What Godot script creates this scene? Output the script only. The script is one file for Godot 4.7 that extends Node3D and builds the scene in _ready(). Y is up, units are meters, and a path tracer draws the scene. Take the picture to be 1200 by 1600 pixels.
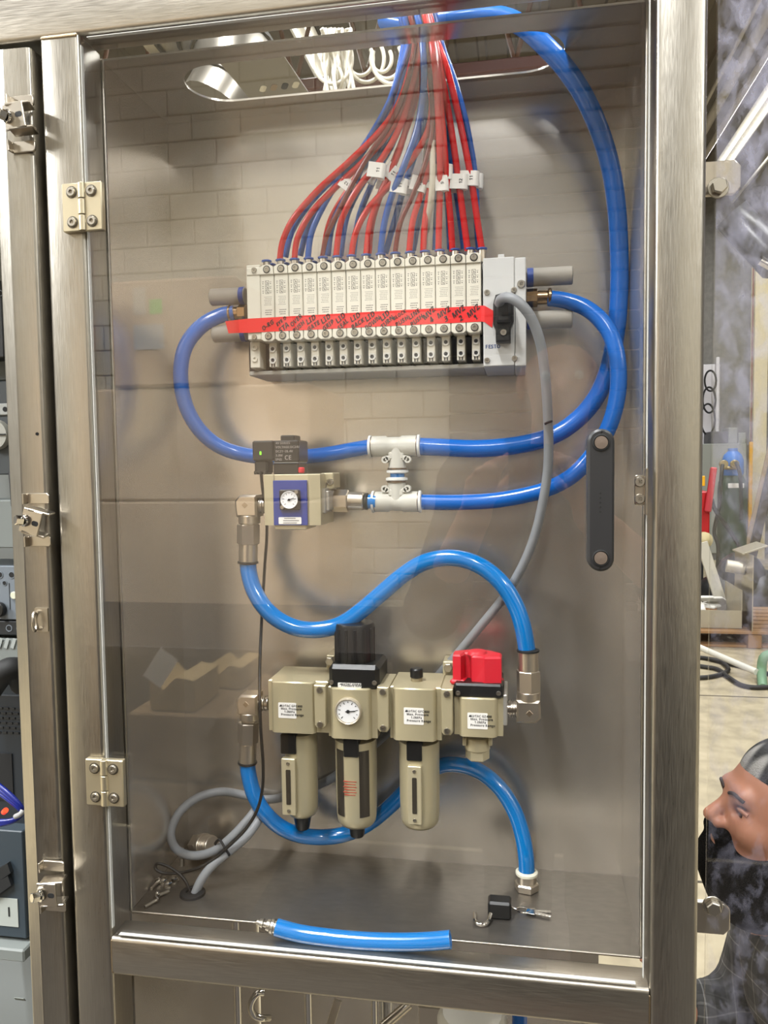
extends Node3D

const F := 1220.355                       # focal length in pixels of the 1200x1600 frame
const ZB := -0.1762                       # back panel of the pneumatic enclosure
const BY0 := -0.0738                      # enclosure floor
const BY1 := 0.7336                       # enclosure ceiling
const FY := -1.09                         # workshop floor
const CY := 4.4                           # workshop ceiling
var cb: Basis
var cp := Vector3(0.3149, 0.3602, 0.6482)
var M := {}
var taken := {}
var font: SystemFont
var hand: Font


func _ready() -> void:
	set_view()
	set_materials()
	build_room()
	build_cabinet()
	build_door()
	build_neighbour()
	build_manifold()
	build_tubes()
	build_hoses()
	build_starter()
	build_tees()
	build_air_units()
	build_cables()
	build_litter()
	build_below()
	build_above()
	build_right_side()
	build_workshop()
	build_behind()
	build_man()
	build_photographer()


func set_view() -> void:
	cb = Basis.from_euler(Vector3(-0.0612, 0.1713, -0.0136))
	var cam := Camera3D.new()
	cam.name = "camera"
	cam.transform = Transform3D(cb, cp)
	cam.fov = rad_to_deg(2.0 * atan(800.0 / F))
	cam.near = 0.02
	cam.far = 60.0
	add_child(cam)
	cam.current = true
	var we := WorldEnvironment.new()
	we.name = "environment"
	var e := Environment.new()
	e.background_mode = Environment.BG_COLOR
	e.background_color = Color(0.02, 0.02, 0.02)
	e.tonemap_mode = Environment.TONE_MAPPER_LINEAR
	e.tonemap_exposure = 1.0
	e.sdfgi_enabled = true
	e.ssao_enabled = true
	e.ssil_enabled = true
	we.environment = e
	add_child(we)
	# rows of fluorescent fittings under the workshop ceiling; each has its lamp just below its glowing tubes
	for r in [[2.93, -8.6, 3.4, 1, "farthest in the right row", CY - 0.25, 8.5], [2.93, -4.6, 3.4, 1, "second farthest in the right row", CY - 0.25, 8.5], [2.93, -0.6, 3.4, 2, "nearest of the row right of the cabinet", CY - 0.25, 10.0], [-1.54, -6.8, 2.4, 0, "seen through the cable slot", CY - 0.25, 8.0], [-2.8, 1.4, 1.6, 2, "hung low over the aisle at the left", 2.2, 15.5], [-4.4, 2.6, 1.6, 2, "added unseen at the left to brighten the block wall", 2.6, 6.0], [-0.7, 1.5, 2.4, 2, "added unseen above the aisle to brighten the mirrored cartons", CY - 0.25, 24.0], [0.3, 4.3, 1.2, 2, "added unseen behind the photographer to brighten the block wall", CY - 0.25, 7.0], [3.0, 3.0, 1.2, 2, "added unseen at the right to brighten the right post", 3.0, 9.0]]:  # lights marked added are unseen and brighten the rear wall, cartons and post
		var row: Array = r
		light_row(row[0], row[5], row[1], row[2], row[3], row[4], row[6])


func light_row(x: float, y: float, z: float, length: float, kind: int, where: String, power: float) -> void:
	var t := thing("ceiling_light", Vector3(x, y, z))
	tag(t, "white twin tube fluorescent ceiling light " + where, "light", "fluorescent lights over the " + ["cabinet", "workshop", "aisle"][kind])
	var s := st()
	extr(s, PackedVector2Array([Vector2(-0.11, 0.0), Vector2(0.11, 0.0), Vector2(0.06, 0.06), Vector2(-0.06, 0.06)]), -length / 2, length / 2, Transform3D(Basis(), Vector3(0, 0.02, 0)), 0)
	part(t, "housing", s, mat("lamp_housing", Color(0.82, 0.82, 0.8), 0.5, 0.0))
	for k in [-1, 1]:
		s = st()
		var kk: float = k
		tube(s, [Vector3(kk * 0.055, -0.005, -length / 2 + 0.02), Vector3(kk * 0.055, -0.005, length / 2 - 0.02)], 0.018, 8, true)
		part(t, "fluorescent_tube", s, glow("tube_glow", Color(1.0, 0.98, 0.93), 2.2))
	for k in [-1, 1]:
		s = st()
		var kk: float = k
		tube(s, [Vector3(0, 0.08, kk * length * 0.4), Vector3(0, CY - y, kk * length * 0.4)], 0.006, 6, false)
		part(t, "hanger_rod", s, mat("dark_steel", Color(0.3, 0.3, 0.3), 0.5, 0.6))
	var a := AreaLight3D.new()
	a.name = "fluorescent_lamp"
	a.area_size = Vector2(0.16, length)
	a.light_energy = power * LIGHT
	a.light_color = Color(0.98, 0.985, 0.985)
	a.area_normalize_energy = true
	a.area_range = 30.0
	a.area_attenuation = 2.0
	a.shadow_enabled = true
	a.transform = Transform3D(Basis(Vector3.RIGHT, -PI / 2), Vector3(0, -0.03, 0))
	t.add_child(a, true)


const LIGHT := 2.0                         # all the lamps together


# ---------------------------------------------------------------- places
func at(px: float, py: float, z: float) -> Vector3:      # the point at depth z seen at that pixel
	var d: Vector3 = cb * Vector3((px - 600.0) / F, (800.0 - py) / F, -1.0)
	return cp + d * ((z - cp.z) / d.z)


func on_level(px: float, py: float, y: float) -> Vector3:    # the point of a level plane seen at that pixel
	var d: Vector3 = cb * Vector3((px - 600.0) / F, (800.0 - py) / F, -1.0)
	return cp + d * ((y - cp.y) / d.y)


func rc(x0: float, y0: float, x1: float, y1: float, z: float) -> Array:   # [centre, width, height] of an upright rectangle at depth z
	var xm := (x0 + x1) / 2
	var ym := (y0 + y1) / 2
	var l := at(x0, ym, z)
	var r := at(x1, ym, z)
	var t := at(xm, y0, z)
	var b := at(xm, y1, z)
	return [Vector3((l.x + r.x) / 2, (t.y + b.y) / 2, z), r.x - l.x, t.y - b.y]


func pts(a: Array) -> Array:
	var o := []
	for p in a:
		var q: Array = p
		o.append(at(q[0], q[1], q[2]))
	return o


# ---------------------------------------------------------------- nodes
func numbered(called: String) -> String:
	var n: int = taken.get(called, 0)
	taken[called] = n + 1
	return called if n == 0 else "%s_%03d" % [called, n]


func thing(called: String, where: Vector3, turn := Basis()) -> Node3D:
	var o := Node3D.new()
	o.name = numbered(called)
	o.transform = Transform3D(turn, where)
	add_child(o)
	return o


func tag(o: Node, label: String, category := "", group := "", kind := "") -> void:
	if label: o.set_meta("label", label)
	if category: o.set_meta("category", category)
	if group: o.set_meta("group", group)
	if kind: o.set_meta("kind", kind)


func part(parent: Node, called: String, s: SurfaceTool, m: Material, label := "") -> MeshInstance3D:
	return put(parent, called, s.commit(), m, label)


func put(parent: Node, called: String, mesh: Mesh, m: Material, label := "", xf := Transform3D()) -> MeshInstance3D:
	var o := MeshInstance3D.new()
	o.name = numbered(called) if parent == self else called
	o.mesh = mesh
	o.material_override = m
	o.transform = xf
	if label: o.set_meta("label", label)
	parent.add_child(o, true)
	return o


func whole(called: String, s: SurfaceTool, m: Material, label: String, category: String, group := "") -> MeshInstance3D:
	var o := part(self, called, s, m)
	tag(o, label, category, group)
	return o


func struct(called: String, s: SurfaceTool, m: Material) -> MeshInstance3D:
	var o := part(self, called, s, m)
	o.set_meta("kind", "structure")
	return o


# ---------------------------------------------------------------- shapes
func st() -> SurfaceTool:
	var s := SurfaceTool.new()
	s.begin(Mesh.PRIMITIVE_TRIANGLES)
	return s


func vert(s: SurfaceTool, p: Vector3, n: Vector3, uv: Vector2) -> void:
	s.set_normal(n)
	s.set_uv(uv)
	s.add_vertex(p)


func t3(s: SurfaceTool, a: Vector3, b: Vector3, c: Vector3, na: Vector3, nb: Vector3, nc: Vector3, ua := Vector2(), ub := Vector2(), uc := Vector2()) -> void:
	var g := (b - a).cross(c - a)
	if g.length_squared() < 1e-20:
		return
	vert(s, a, na, ua)
	if g.dot(na + nb + nc) > 0.0:
		vert(s, c, nc, uc)
		vert(s, b, nb, ub)
	else:
		vert(s, b, nb, ub)
		vert(s, c, nc, uc)


func quad(s: SurfaceTool, a: Vector3, b: Vector3, c: Vector3, d: Vector3, n: Vector3) -> void:
	t3(s, a, b, c, n, n, n, Vector2(0, 1), Vector2(1, 1), Vector2(1, 0))
	t3(s, a, c, d, n, n, n, Vector2(0, 1), Vector2(1, 0), Vector2(0, 0))


func box(s: SurfaceTool, c: Vector3, size: Vector3, bev := 0.0, b := Basis()) -> void:
	var h := size / 2
	bev = minf(bev, minf(h.x, minf(h.y, h.z)) * 0.9)
	var e := [Vector3.RIGHT, Vector3.UP, Vector3.BACK]
	for i in 3:
		var j := (i + 1) % 3
		var k := (i + 2) % 3
		for sg in [-1.0, 1.0]:
			var n: Vector3 = e[i] * sg
			var o: Vector3 = n * h[i]
			var u: Vector3 = e[j] * (h[j] - bev)
			var v: Vector3 = e[k] * (h[k] - bev)
			quad(s, c + b * (o - u - v), c + b * (o + u - v), c + b * (o + u + v), c + b * (o - u + v), b * n)
			if bev > 0.0:
				for sh in [-1.0, 1.0]:                     # chamfer between faces i and j
					var m: Vector3 = e[j] * sh
					var w: Vector3 = e[k] * (h[k] - bev)
					var p: Vector3 = n * h[i] + m * (h[j] - bev)
					var q: Vector3 = n * (h[i] - bev) + m * h[j]
					quad(s, c + b * (p - w), c + b * (q - w), c + b * (q + w), c + b * (p + w), (b * (n + m)).normalized())
	if bev > 0.0:
		for x in [-1.0, 1.0]:
			for y in [-1.0, 1.0]:
				for z in [-1.0, 1.0]:
					var g := Vector3(x, y, z)
					var p := g * h
					var n2 := (b * g).normalized()
					t3(s, c + b * (p - Vector3(0, y, z) * bev), c + b * (p - Vector3(x, 0, z) * bev), c + b * (p - Vector3(x, y, 0) * bev), n2, n2, n2)


func lathe(s: SurfaceTool, prof: Array, xf: Transform3D, seg := 20, flat := false, phase := 0.0) -> void:   # prof: Vector2(radius, height) up the local y axis
	var n := prof.size()
	var nn := []
	for i in n - 1:
		var a: Vector2 = prof[i]
		var b: Vector2 = prof[i + 1]
		var d := b - a
		nn.append(Vector2(d.y, -d.x).normalized() if d.length() > 1e-9 else Vector2(1, 0))
	for i in n - 1:
		var a: Vector2 = prof[i]
		var b: Vector2 = prof[i + 1]
		if (b - a).length() < 1e-9:
			continue
		var n0: Vector2 = nn[i]
		var n1: Vector2 = nn[i]
		if i > 0 and nn[i].dot(nn[i - 1]) > 0.75: n0 = (nn[i] + nn[i - 1]).normalized()
		if i < n - 2 and nn[i].dot(nn[i + 1]) > 0.75: n1 = (nn[i] + nn[i + 1]).normalized()
		for k in seg:
			var t0 := TAU * k / seg + phase
			var t1 := TAU * (k + 1) / seg + phase
			var c0 := Vector3(cos(t0), 0, sin(t0))
			var c1 := Vector3(cos(t1), 0, sin(t1))
			var m0 := c0
			var m1 := c1
			if flat:
				m0 = ((c0 + c1) / 2).normalized()
				m1 = m0
			var p00 := xf * (c0 * a.x + Vector3(0, a.y, 0))
			var p10 := xf * (c1 * a.x + Vector3(0, a.y, 0))
			var p01 := xf * (c0 * b.x + Vector3(0, b.y, 0))
			var p11 := xf * (c1 * b.x + Vector3(0, b.y, 0))
			var q00 := (xf.basis * (m0 * n0.x + Vector3(0, n0.y, 0))).normalized()
			var q10 := (xf.basis * (m1 * n0.x + Vector3(0, n0.y, 0))).normalized()
			var q01 := (xf.basis * (m0 * n1.x + Vector3(0, n1.y, 0))).normalized()
			var q11 := (xf.basis * (m1 * n1.x + Vector3(0, n1.y, 0))).normalized()
			t3(s, p00, p10, p11, q00, q10, q11)
			t3(s, p00, p11, p01, q00, q11, q01)


func rod(s: SurfaceTool, a: Vector3, b: Vector3, r: float, seg := 16, bev := 0.0, flat := false, phase := 0.0) -> void:   # a capped cylinder, or a hexagon bar with seg 6
	var h := a.distance_to(b)
	var xf := Transform3D(along(b - a), a)
	lathe(s, [Vector2(0, 0), Vector2(r - bev, 0), Vector2(r, bev), Vector2(r, h - bev), Vector2(r - bev, h), Vector2(0, h)], xf, seg, flat, phase)


func along(d: Vector3) -> Basis:       # a basis whose y axis points along d
	var y := d.normalized()
	var x := y.cross(Vector3.BACK) if absf(y.z) < 0.9 else y.cross(Vector3.UP)
	x = x.normalized()
	return Basis(x, y, x.cross(y))


func smooth(p: Array, n := 6) -> Array:
	var o := []
	for i in p.size() - 1:
		var a: Vector3 = p[maxi(i - 1, 0)]
		var b: Vector3 = p[i]
		var c: Vector3 = p[i + 1]
		var d: Vector3 = p[mini(i + 2, p.size() - 1)]
		for k in n:
			var t := float(k) / n
			o.append(0.5 * (2.0 * b + (c - a) * t + (2.0 * a - 5.0 * b + 4.0 * c - d) * t * t + (3.0 * b - a - 3.0 * c + d) * t * t * t))
	o.append(p[p.size() - 1])
	return o


func tube(s: SurfaceTool, p: Array, r: float, seg := 12, cap := true, squash := 1.0) -> void:
	var n := p.size()
	var rings := []
	var norms := []
	var x := Vector3.ZERO
	for i in n:
		var a: Vector3 = p[maxi(i - 1, 0)]
		var b: Vector3 = p[mini(i + 1, n - 1)]
		var y := (b - a).normalized()
		if i == 0:
			x = along(y).x
		else:
			x = (x - y * x.dot(y)).normalized()
		var z := x.cross(y)
		var ring := []
		var nr := []
		for k in seg:
			var t := TAU * k / seg
			var d := x * cos(t) + z * sin(t) * squash
			ring.append(p[i] + d * r)
			nr.append((x * cos(t) * squash + z * sin(t)).normalized())
		rings.append(ring)
		norms.append(nr)
	for i in n - 1:
		for k in seg:
			var l := (k + 1) % seg
			t3(s, rings[i][k], rings[i][l], rings[i + 1][l], norms[i][k], norms[i][l], norms[i + 1][l])
			t3(s, rings[i][k], rings[i + 1][l], rings[i + 1][k], norms[i][k], norms[i + 1][l], norms[i + 1][k])
	if cap:
		for e in [0, n - 1]:
			var i: int = e
			var c: Vector3 = p[i]
			var nb: Vector3 = p[1] if i == 0 else p[n - 2]
			var d := (c - nb).normalized()
			for k in seg:
				t3(s, c, rings[i][k], rings[i][(k + 1) % seg], d, d, d)


func rrect(w: float, h: float, r: float, n := 4) -> PackedVector2Array:
	var o := PackedVector2Array()
	for q in 4:
		var c: Vector2 = [Vector2(w / 2 - r, h / 2 - r), Vector2(-w / 2 + r, h / 2 - r), Vector2(-w / 2 + r, -h / 2 + r), Vector2(w / 2 - r, -h / 2 + r)][q]
		for k in n + 1:
			var t := PI / 2 * (q + float(k) / n)
			o.append(c + r * Vector2(cos(t), sin(t)))
	return o


func oval(w: float, h: float, n := 24) -> PackedVector2Array:
	var o := PackedVector2Array()
	for k in n:
		o.append(Vector2(cos(TAU * k / n) * w / 2, sin(TAU * k / n) * h / 2))
	return o


func extr(s: SurfaceTool, poly: PackedVector2Array, z0: float, z1: float, xf := Transform3D(), bev := 0.0) -> void:   # an outline in the local xy plane, from depth z0 to z1, its front edge chamfered
	if Geometry2D.is_polygon_clockwise(poly):
		poly = poly.duplicate()
		poly.reverse()
	var n := poly.size()
	var inner := PackedVector2Array()
	var en := []
	for i in n:
		var d := poly[(i + 1) % n] - poly[i]
		en.append(Vector2(d.y, -d.x).normalized())
	for i in n:
		var a: Vector2 = en[(i + n - 1) % n]
		var b: Vector2 = en[i]
		var m := (a + b).normalized()
		inner.append(poly[i] - m * bev / maxf(0.4, m.dot(b)))
	var tri := Geometry2D.triangulate_polygon(poly)
	for k in range(0, tri.size(), 3):
		for side in 2:
			var src := inner if side == 0 else poly
			var z := z1 if side == 0 else z0
			var nv := xf.basis * Vector3(0, 0, 1 if side == 0 else -1)
			var v := []
			for q in 3:
				v.append(xf * Vector3(src[tri[k + q]].x, src[tri[k + q]].y, z))
			t3(s, v[0], v[1], v[2], nv, nv, nv)
	for i in n:
		var j := (i + 1) % n
		var na: Vector2 = en[i]
		var nb: Vector2 = en[i]
		var e: Vector2 = en[i]
		var before: Vector2 = en[(i + n - 1) % n]
		var after: Vector2 = en[j]
		if before.dot(e) > 0.7: na = (before + e).normalized()
		if after.dot(e) > 0.7: nb = (after + e).normalized()
		var qa := xf.basis * Vector3(na.x, na.y, 0)
		var qb := xf.basis * Vector3(nb.x, nb.y, 0)
		var a0 := xf * Vector3(poly[i].x, poly[i].y, z0)
		var b0 := xf * Vector3(poly[j].x, poly[j].y, z0)
		var a1 := xf * Vector3(poly[i].x, poly[i].y, z1 - bev)
		var b1 := xf * Vector3(poly[j].x, poly[j].y, z1 - bev)
		t3(s, a0, b0, b1, qa, qb, qb)
		t3(s, a0, b1, a1, qa, qb, qa)
		if bev > 0.0:
			var f := xf.basis.z
			var ra := (qa + f).normalized()
			var rb := (qb + f).normalized()
			var a2 := xf * Vector3(inner[i].x, inner[i].y, z1)
			var b2 := xf * Vector3(inner[j].x, inner[j].y, z1)
			t3(s, a1, b1, b2, ra, rb, rb)
			t3(s, a1, b2, a2, ra, rb, ra)


func shift(p: PackedVector2Array, by: Vector2) -> PackedVector2Array:
	var o := PackedVector2Array()
	for q in p:
		o.append(q + by)
	return o


func text(parent: Node, called: String, words: String, height: float, xf: Transform3D, m: Material, f: Font = null, deep := 0.0002) -> MeshInstance3D:
	var t := TextMesh.new()
	t.text = words
	t.font = f if f else font
	t.font_size = 32
	t.pixel_size = height / 32.0
	t.depth = deep
	t.curve_step = 3.0
	return put(parent, called, t, m, "", xf)


func screw(parent: Node, called: String, where: Vector3, r: float, m: Material, dirn := Vector3.BACK, slot := 0) -> MeshInstance3D:   # a round screw head with a recess
	var s := st()
	var xf := Transform3D(along(dirn), where)
	var h := r * 0.55
	var q := r * 0.45
	lathe(s, [Vector2(r, 0), Vector2(r, h * 0.6), Vector2(r * 0.85, h), Vector2(q, h), Vector2(q * 0.9, h * 0.3), Vector2(0, h * 0.3)], xf, 14 if slot == 0 else 12)
	if slot == 1:
		box(s, xf * Vector3(0, h * 0.55, 0), Vector3(q * 1.9, h * 0.7, q * 0.4), 0, xf.basis)
		box(s, xf * Vector3(0, h * 0.55, 0), Vector3(q * 0.4, h * 0.7, q * 1.9), 0, xf.basis)
	return part(parent, called, s, m)


# ---------------------------------------------------------------- materials
func mat(called: String, c: Color, rough := 0.5, metal := 0.0) -> StandardMaterial3D:
	if not M.has(called):
		var m := StandardMaterial3D.new()
		m.resource_name = called
		m.albedo_color = c
		m.roughness = rough
		m.metallic = metal
		M[called] = m
	return M[called]


func glow(called: String, c: Color, energy: float) -> StandardMaterial3D:
	var m := mat(called, c, 0.5, 0.0)
	m.emission_enabled = true
	m.emission = c
	m.emission_energy_multiplier = energy
	return m


func noise(sd: int, freq: float, size := 512, normal := false, ramp: Gradient = null, oct := 4, bump := 2.0) -> NoiseTexture2D:
	var n := FastNoiseLite.new()
	n.seed = sd
	n.frequency = freq
	n.fractal_octaves = oct
	var t := NoiseTexture2D.new()
	t.width = size
	t.height = size
	t.seamless = true
	t.noise = n
	t.as_normal_map = normal
	t.bump_strength = bump
	if ramp: t.color_ramp = ramp
	return t


func ramp(a: Array) -> Gradient:      # [offset, colour, offset, colour ...]
	var g := Gradient.new()
	var o := PackedFloat32Array()
	var c := PackedColorArray()
	for i in range(0, a.size(), 2):
		o.append(a[i])
		c.append(a[i + 1])
	g.offsets = o
	g.colors = c
	return g


func grey(v: float) -> Color:
	return Color(v, v, v)


func brushed(called: String, c: Color, rough: float, scale: Vector3, sd: int, strength := 0.25) -> StandardMaterial3D:
	var m := mat(called, c, 1.0, 1.0)
	m.roughness = 1.0
	m.roughness_texture = noise(sd, 0.05, 512, false, ramp([0.0, grey(rough - 0.07), 1.0, grey(rough + 0.08)]), 3)
	m.roughness_texture_channel = BaseMaterial3D.TEXTURE_CHANNEL_GREEN
	m.albedo_texture = noise(sd + 5, 0.03, 512, false, ramp([0.0, grey(0.93), 1.0, grey(1.0)]), 4)
	m.normal_enabled = true
	m.normal_texture = noise(sd, 0.05, 512, true, null, 3, 1.2)
	m.normal_scale = strength
	m.uv1_triplanar = true
	m.uv1_world_triplanar = true
	m.uv1_scale = scale
	return m


func set_materials() -> void:
	font = SystemFont.new()
	font.font_names = PackedStringArray(["Droid Sans"])
	font.font_weight = 700
	hand = font
	brushed("steel_upright", Color(0.67, 0.65, 0.61), 0.33, Vector3(40, 1.2, 40), 3)
	brushed("steel_level", Color(0.7, 0.675, 0.63), 0.34, Vector3(1.2, 40, 40), 4)
	brushed("steel_sheet", Color(0.8, 0.775, 0.735), 0.28, Vector3(1.5, 4, 1.5), 7, 0.05).metallic = 0.85
	var sheet: StandardMaterial3D = M["steel_sheet"]      # mill finish: nearly even, no brush lines
	sheet.normal_enabled = false
	sheet.roughness_texture = null
	sheet.roughness = 0.27
	sheet.uv1_scale = Vector3(2, 3, 2)
	sheet.albedo_texture = noise(12, 0.012, 512, false, ramp([0.0, grey(0.965), 1.0, grey(1.0)]), 3)
	brushed("steel_floor", Color(0.5, 0.48, 0.45), 0.36, Vector3(3, 3, 6), 9, 0.12).metallic = 0.85
	mat("steel_small", Color(0.74, 0.71, 0.66), 0.28, 1.0)
	mat("nickel", Color(0.78, 0.74, 0.68), 0.3, 0.9)
	mat("zinc", Color(0.7, 0.68, 0.64), 0.32, 1.0)
	mat("dark_steel", Color(0.3, 0.3, 0.3), 0.5, 0.6)
	mat("chrome", Color(0.8, 0.79, 0.77), 0.1, 1.0)
	mat("black_plastic", Color(0.07, 0.07, 0.07), 0.38)
	mat("black_rubber", Color(0.06, 0.06, 0.06), 0.7)
	mat("hole", Color(0.03, 0.03, 0.03), 0.8)
	mat("white_label", Color(0.88, 0.87, 0.85), 0.55)
	mat("ink", Color(0.08, 0.08, 0.08), 0.7)
	mat("blue_ring", Color(0.12, 0.25, 0.55), 0.4)
	var h := mat("blue_hose", Color(0.0, 0.42, 0.70), 0.16)
	h.clearcoat_enabled = true
	h.clearcoat = 0.5
	h.clearcoat_roughness = 0.05
	mat("blue_hose_old", Color(0.08, 0.37, 0.70), 0.2)
	mat("blue_tube", Color(0.13, 0.32, 0.63), 0.2)
	mat("red_tube", Color(0.74, 0.06, 0.09), 0.2)
	mat("dark_red_tube", Color(0.42, 0.08, 0.07), 0.25)
	mat("white_tube", Color(0.78, 0.75, 0.68), 0.35)
	mat("grey_cable", Color(0.5, 0.51, 0.52), 0.5)
	mat("valve_white", Color(0.83, 0.81, 0.75), 0.45)
	mat("valve_grey", Color(0.68, 0.67, 0.64), 0.45)
	mat("fitting_grey", Color(0.74, 0.73, 0.69), 0.45)
	mat("champagne", Color(0.7, 0.66, 0.54), 0.34, 0.35)
	mat("champagne_light", Color(0.74, 0.7, 0.58), 0.34, 0.35)
	mat("red_plastic", Color(0.76, 0.09, 0.16), 0.45)
	mat("panel_blue", Color(0.09, 0.19, 0.5), 0.35)
	mat("tape_red", Color(0.86, 0.1, 0.1), 0.5)
	mat("dial", Color(0.86, 0.86, 0.86), 0.3)
	var p := mat("acrylic", Color(0.2, 0.2, 0.2, 0.004), 0.0)
	p.transparency = BaseMaterial3D.TRANSPARENCY_ALPHA
	p.resource_name = "acrylic"


# ---------------------------------------------------------------- the workshop
func build_room() -> void:
	var conc := mat("concrete_floor", Color(1, 1, 1), 0.55)
	conc.albedo_texture = noise(21, 0.012, 1024, false, ramp([0.0, Color(0.56, 0.52, 0.43), 0.5, Color(0.66, 0.61, 0.5), 1.0, Color(0.72, 0.67, 0.56)]), 5)
	conc.uv1_triplanar = true
	conc.uv1_world_triplanar = true
	conc.uv1_scale = Vector3(0.5, 0.5, 0.5)
	var s := st()
	box(s, Vector3(1.0, FY - 0.1, -3.0), Vector3(13, 0.2, 18))
	var fl := struct("floor", s, conc)
	var j := mat("floor_joint", Color(0.3, 0.27, 0.22), 0.8)
	for z in [-4.35, -6.6, -2.1]:
		s = st()
		box(s, Vector3(1.0, FY + 0.0005, z), Vector3(12.6, 0.003, 0.012))
		part(fl, "joint", s, j)
	var paint := mat("far_wall", Color(0.5, 0.49, 0.47), 0.8)
	paint.albedo_texture = noise(22, 0.02, 512, false, ramp([0.0, grey(0.85), 1.0, grey(1.0)]))
	paint.uv1_triplanar = true
	paint.uv1_world_triplanar = true
	s = st()
	box(s, Vector3(1.0, (CY + FY) / 2, -12.1), Vector3(13, CY - FY + 0.4, 0.2))
	struct("wall_far", s, paint)
	s = st()
	box(s, Vector3(7.6, (CY + FY) / 2, -3.0), Vector3(0.2, CY - FY + 0.4, 18))
	struct("wall_right", s, paint)
	s = st()
	box(s, Vector3(-5.6, (CY + FY) / 2, -3.0), Vector3(0.2, CY - FY + 0.4, 18))
	struct("wall_left", s, paint)
	s = st()
	box(s, Vector3(1.0, CY + 0.1, -3.0), Vector3(13, 0.2, 18))
	var ce := struct("ceiling", s, mat("roof_deck", Color(0.42, 0.39, 0.34), 0.6))
	# the ribs of the steel roof deck
	for k in 44:
		s = st()
		extr(s, PackedVector2Array([Vector2(-0.05, 0), Vector2(-0.03, -0.04), Vector2(0.03, -0.04), Vector2(0.05, 0)]), -12.0, -2.5, Transform3D(Basis(), Vector3(-5.2 + k * 0.2875, CY, 0)))
		part(ce, "deck_rib", s, mat("roof_deck", Color(), 0.6))
	block_wall()


func block_wall() -> void:
	# painted concrete blocks behind the photographer, seen mirrored in the acrylic door
	var s := st()
	var z := 5.3
	box(s, Vector3(1.0, (CY + FY) / 2, z + 0.11), Vector3(13, CY - FY + 0.4, 0.2))
	var w := struct("wall_rear", s, mat("mortar", Color(0.66, 0.63, 0.56), 0.9))
	var tones := []
	for k in 4:
		var m := mat("block_paint_%d" % k, [Color(0.80, 0.77, 0.70), Color(0.77, 0.745, 0.675), Color(0.82, 0.79, 0.72), Color(0.78, 0.76, 0.69)][k], 0.6)
		m.normal_enabled = true
		m.normal_texture = noise(31, 0.08, 256, true, null, 3, 1.0)
		m.normal_scale = 0.25
		m.uv1_triplanar = true
		m.uv1_world_triplanar = true
		m.uv1_scale = Vector3(2, 2, 2)
		tones.append(m)
	var mesh_s := st()
	box(mesh_s, Vector3.ZERO, Vector3(0.39, 0.19, 0.04), 0.006)
	var mesh := mesh_s.commit()
	var rng := RandomNumberGenerator.new()
	rng.seed = 5
	for row in 27:
		for col in 14:
			var x := -4.0 + col * 0.4 + (0.2 if row % 2 else 0.0)
			if x > 1.5:
				continue
			put(w, "concrete_block", mesh, tones[rng.randi() % 4], "", Transform3D(Basis(), Vector3(x, FY + 0.1 + row * 0.2, z + rng.randf() * 0.004)))
	# the rest of the wall carries the same paint without block joints that could be told apart
	s = st()
	box(s, Vector3(4.6, (CY + FY) / 2, z + 0.0), Vector3(5.9, CY - FY - 0.02, 0.04))
	part(w, "plaster_panel", s, tones[0])


# ---------------------------------------------------------------- the cabinet
func steel_tube_frame(s: SurfaceTool, a: Vector3, b: Vector3, r: float) -> void:    # a square tube with rounded long edges between opposite corners
	var c := (a + b) / 2
	var d := (b - a).abs()
	if d.y > d.x:
		extr(s, rrect(d.x, d.z, r, 3), -d.y / 2, d.y / 2, Transform3D(Basis(Vector3.RIGHT, Vector3(0, 0, 1), Vector3(0, -1, 0)), c))
	else:
		extr(s, rrect(d.z, d.y, r, 3), -d.x / 2, d.x / 2, Transform3D(Basis(Vector3(0, 0, 1), Vector3(0, 1, 0), Vector3(-1, 0, 0)), c))


func weld(parent: Node, pts_: Array, r: float) -> void:
	var s := st()
	for p in pts_.size() - 1:
		var a: Vector3 = pts_[p]
		var b: Vector3 = pts_[p + 1]
		var n := int(a.distance_to(b) / (r * 0.9))
		for k in n:
			lathe(s, [Vector2(r * 1.1, 0), Vector2(r, r * 0.3), Vector2(r * 0.6, r * 0.55), Vector2(0, r * 0.6)], Transform3D(Basis(Vector3.RIGHT, Vector3.BACK, Vector3.DOWN), a.lerp(b, (k + 0.5) / n)), 8)
	part(parent, "weld_bead", s, mat("weld", Color(0.6, 0.54, 0.45), 0.35, 1.0))


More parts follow.
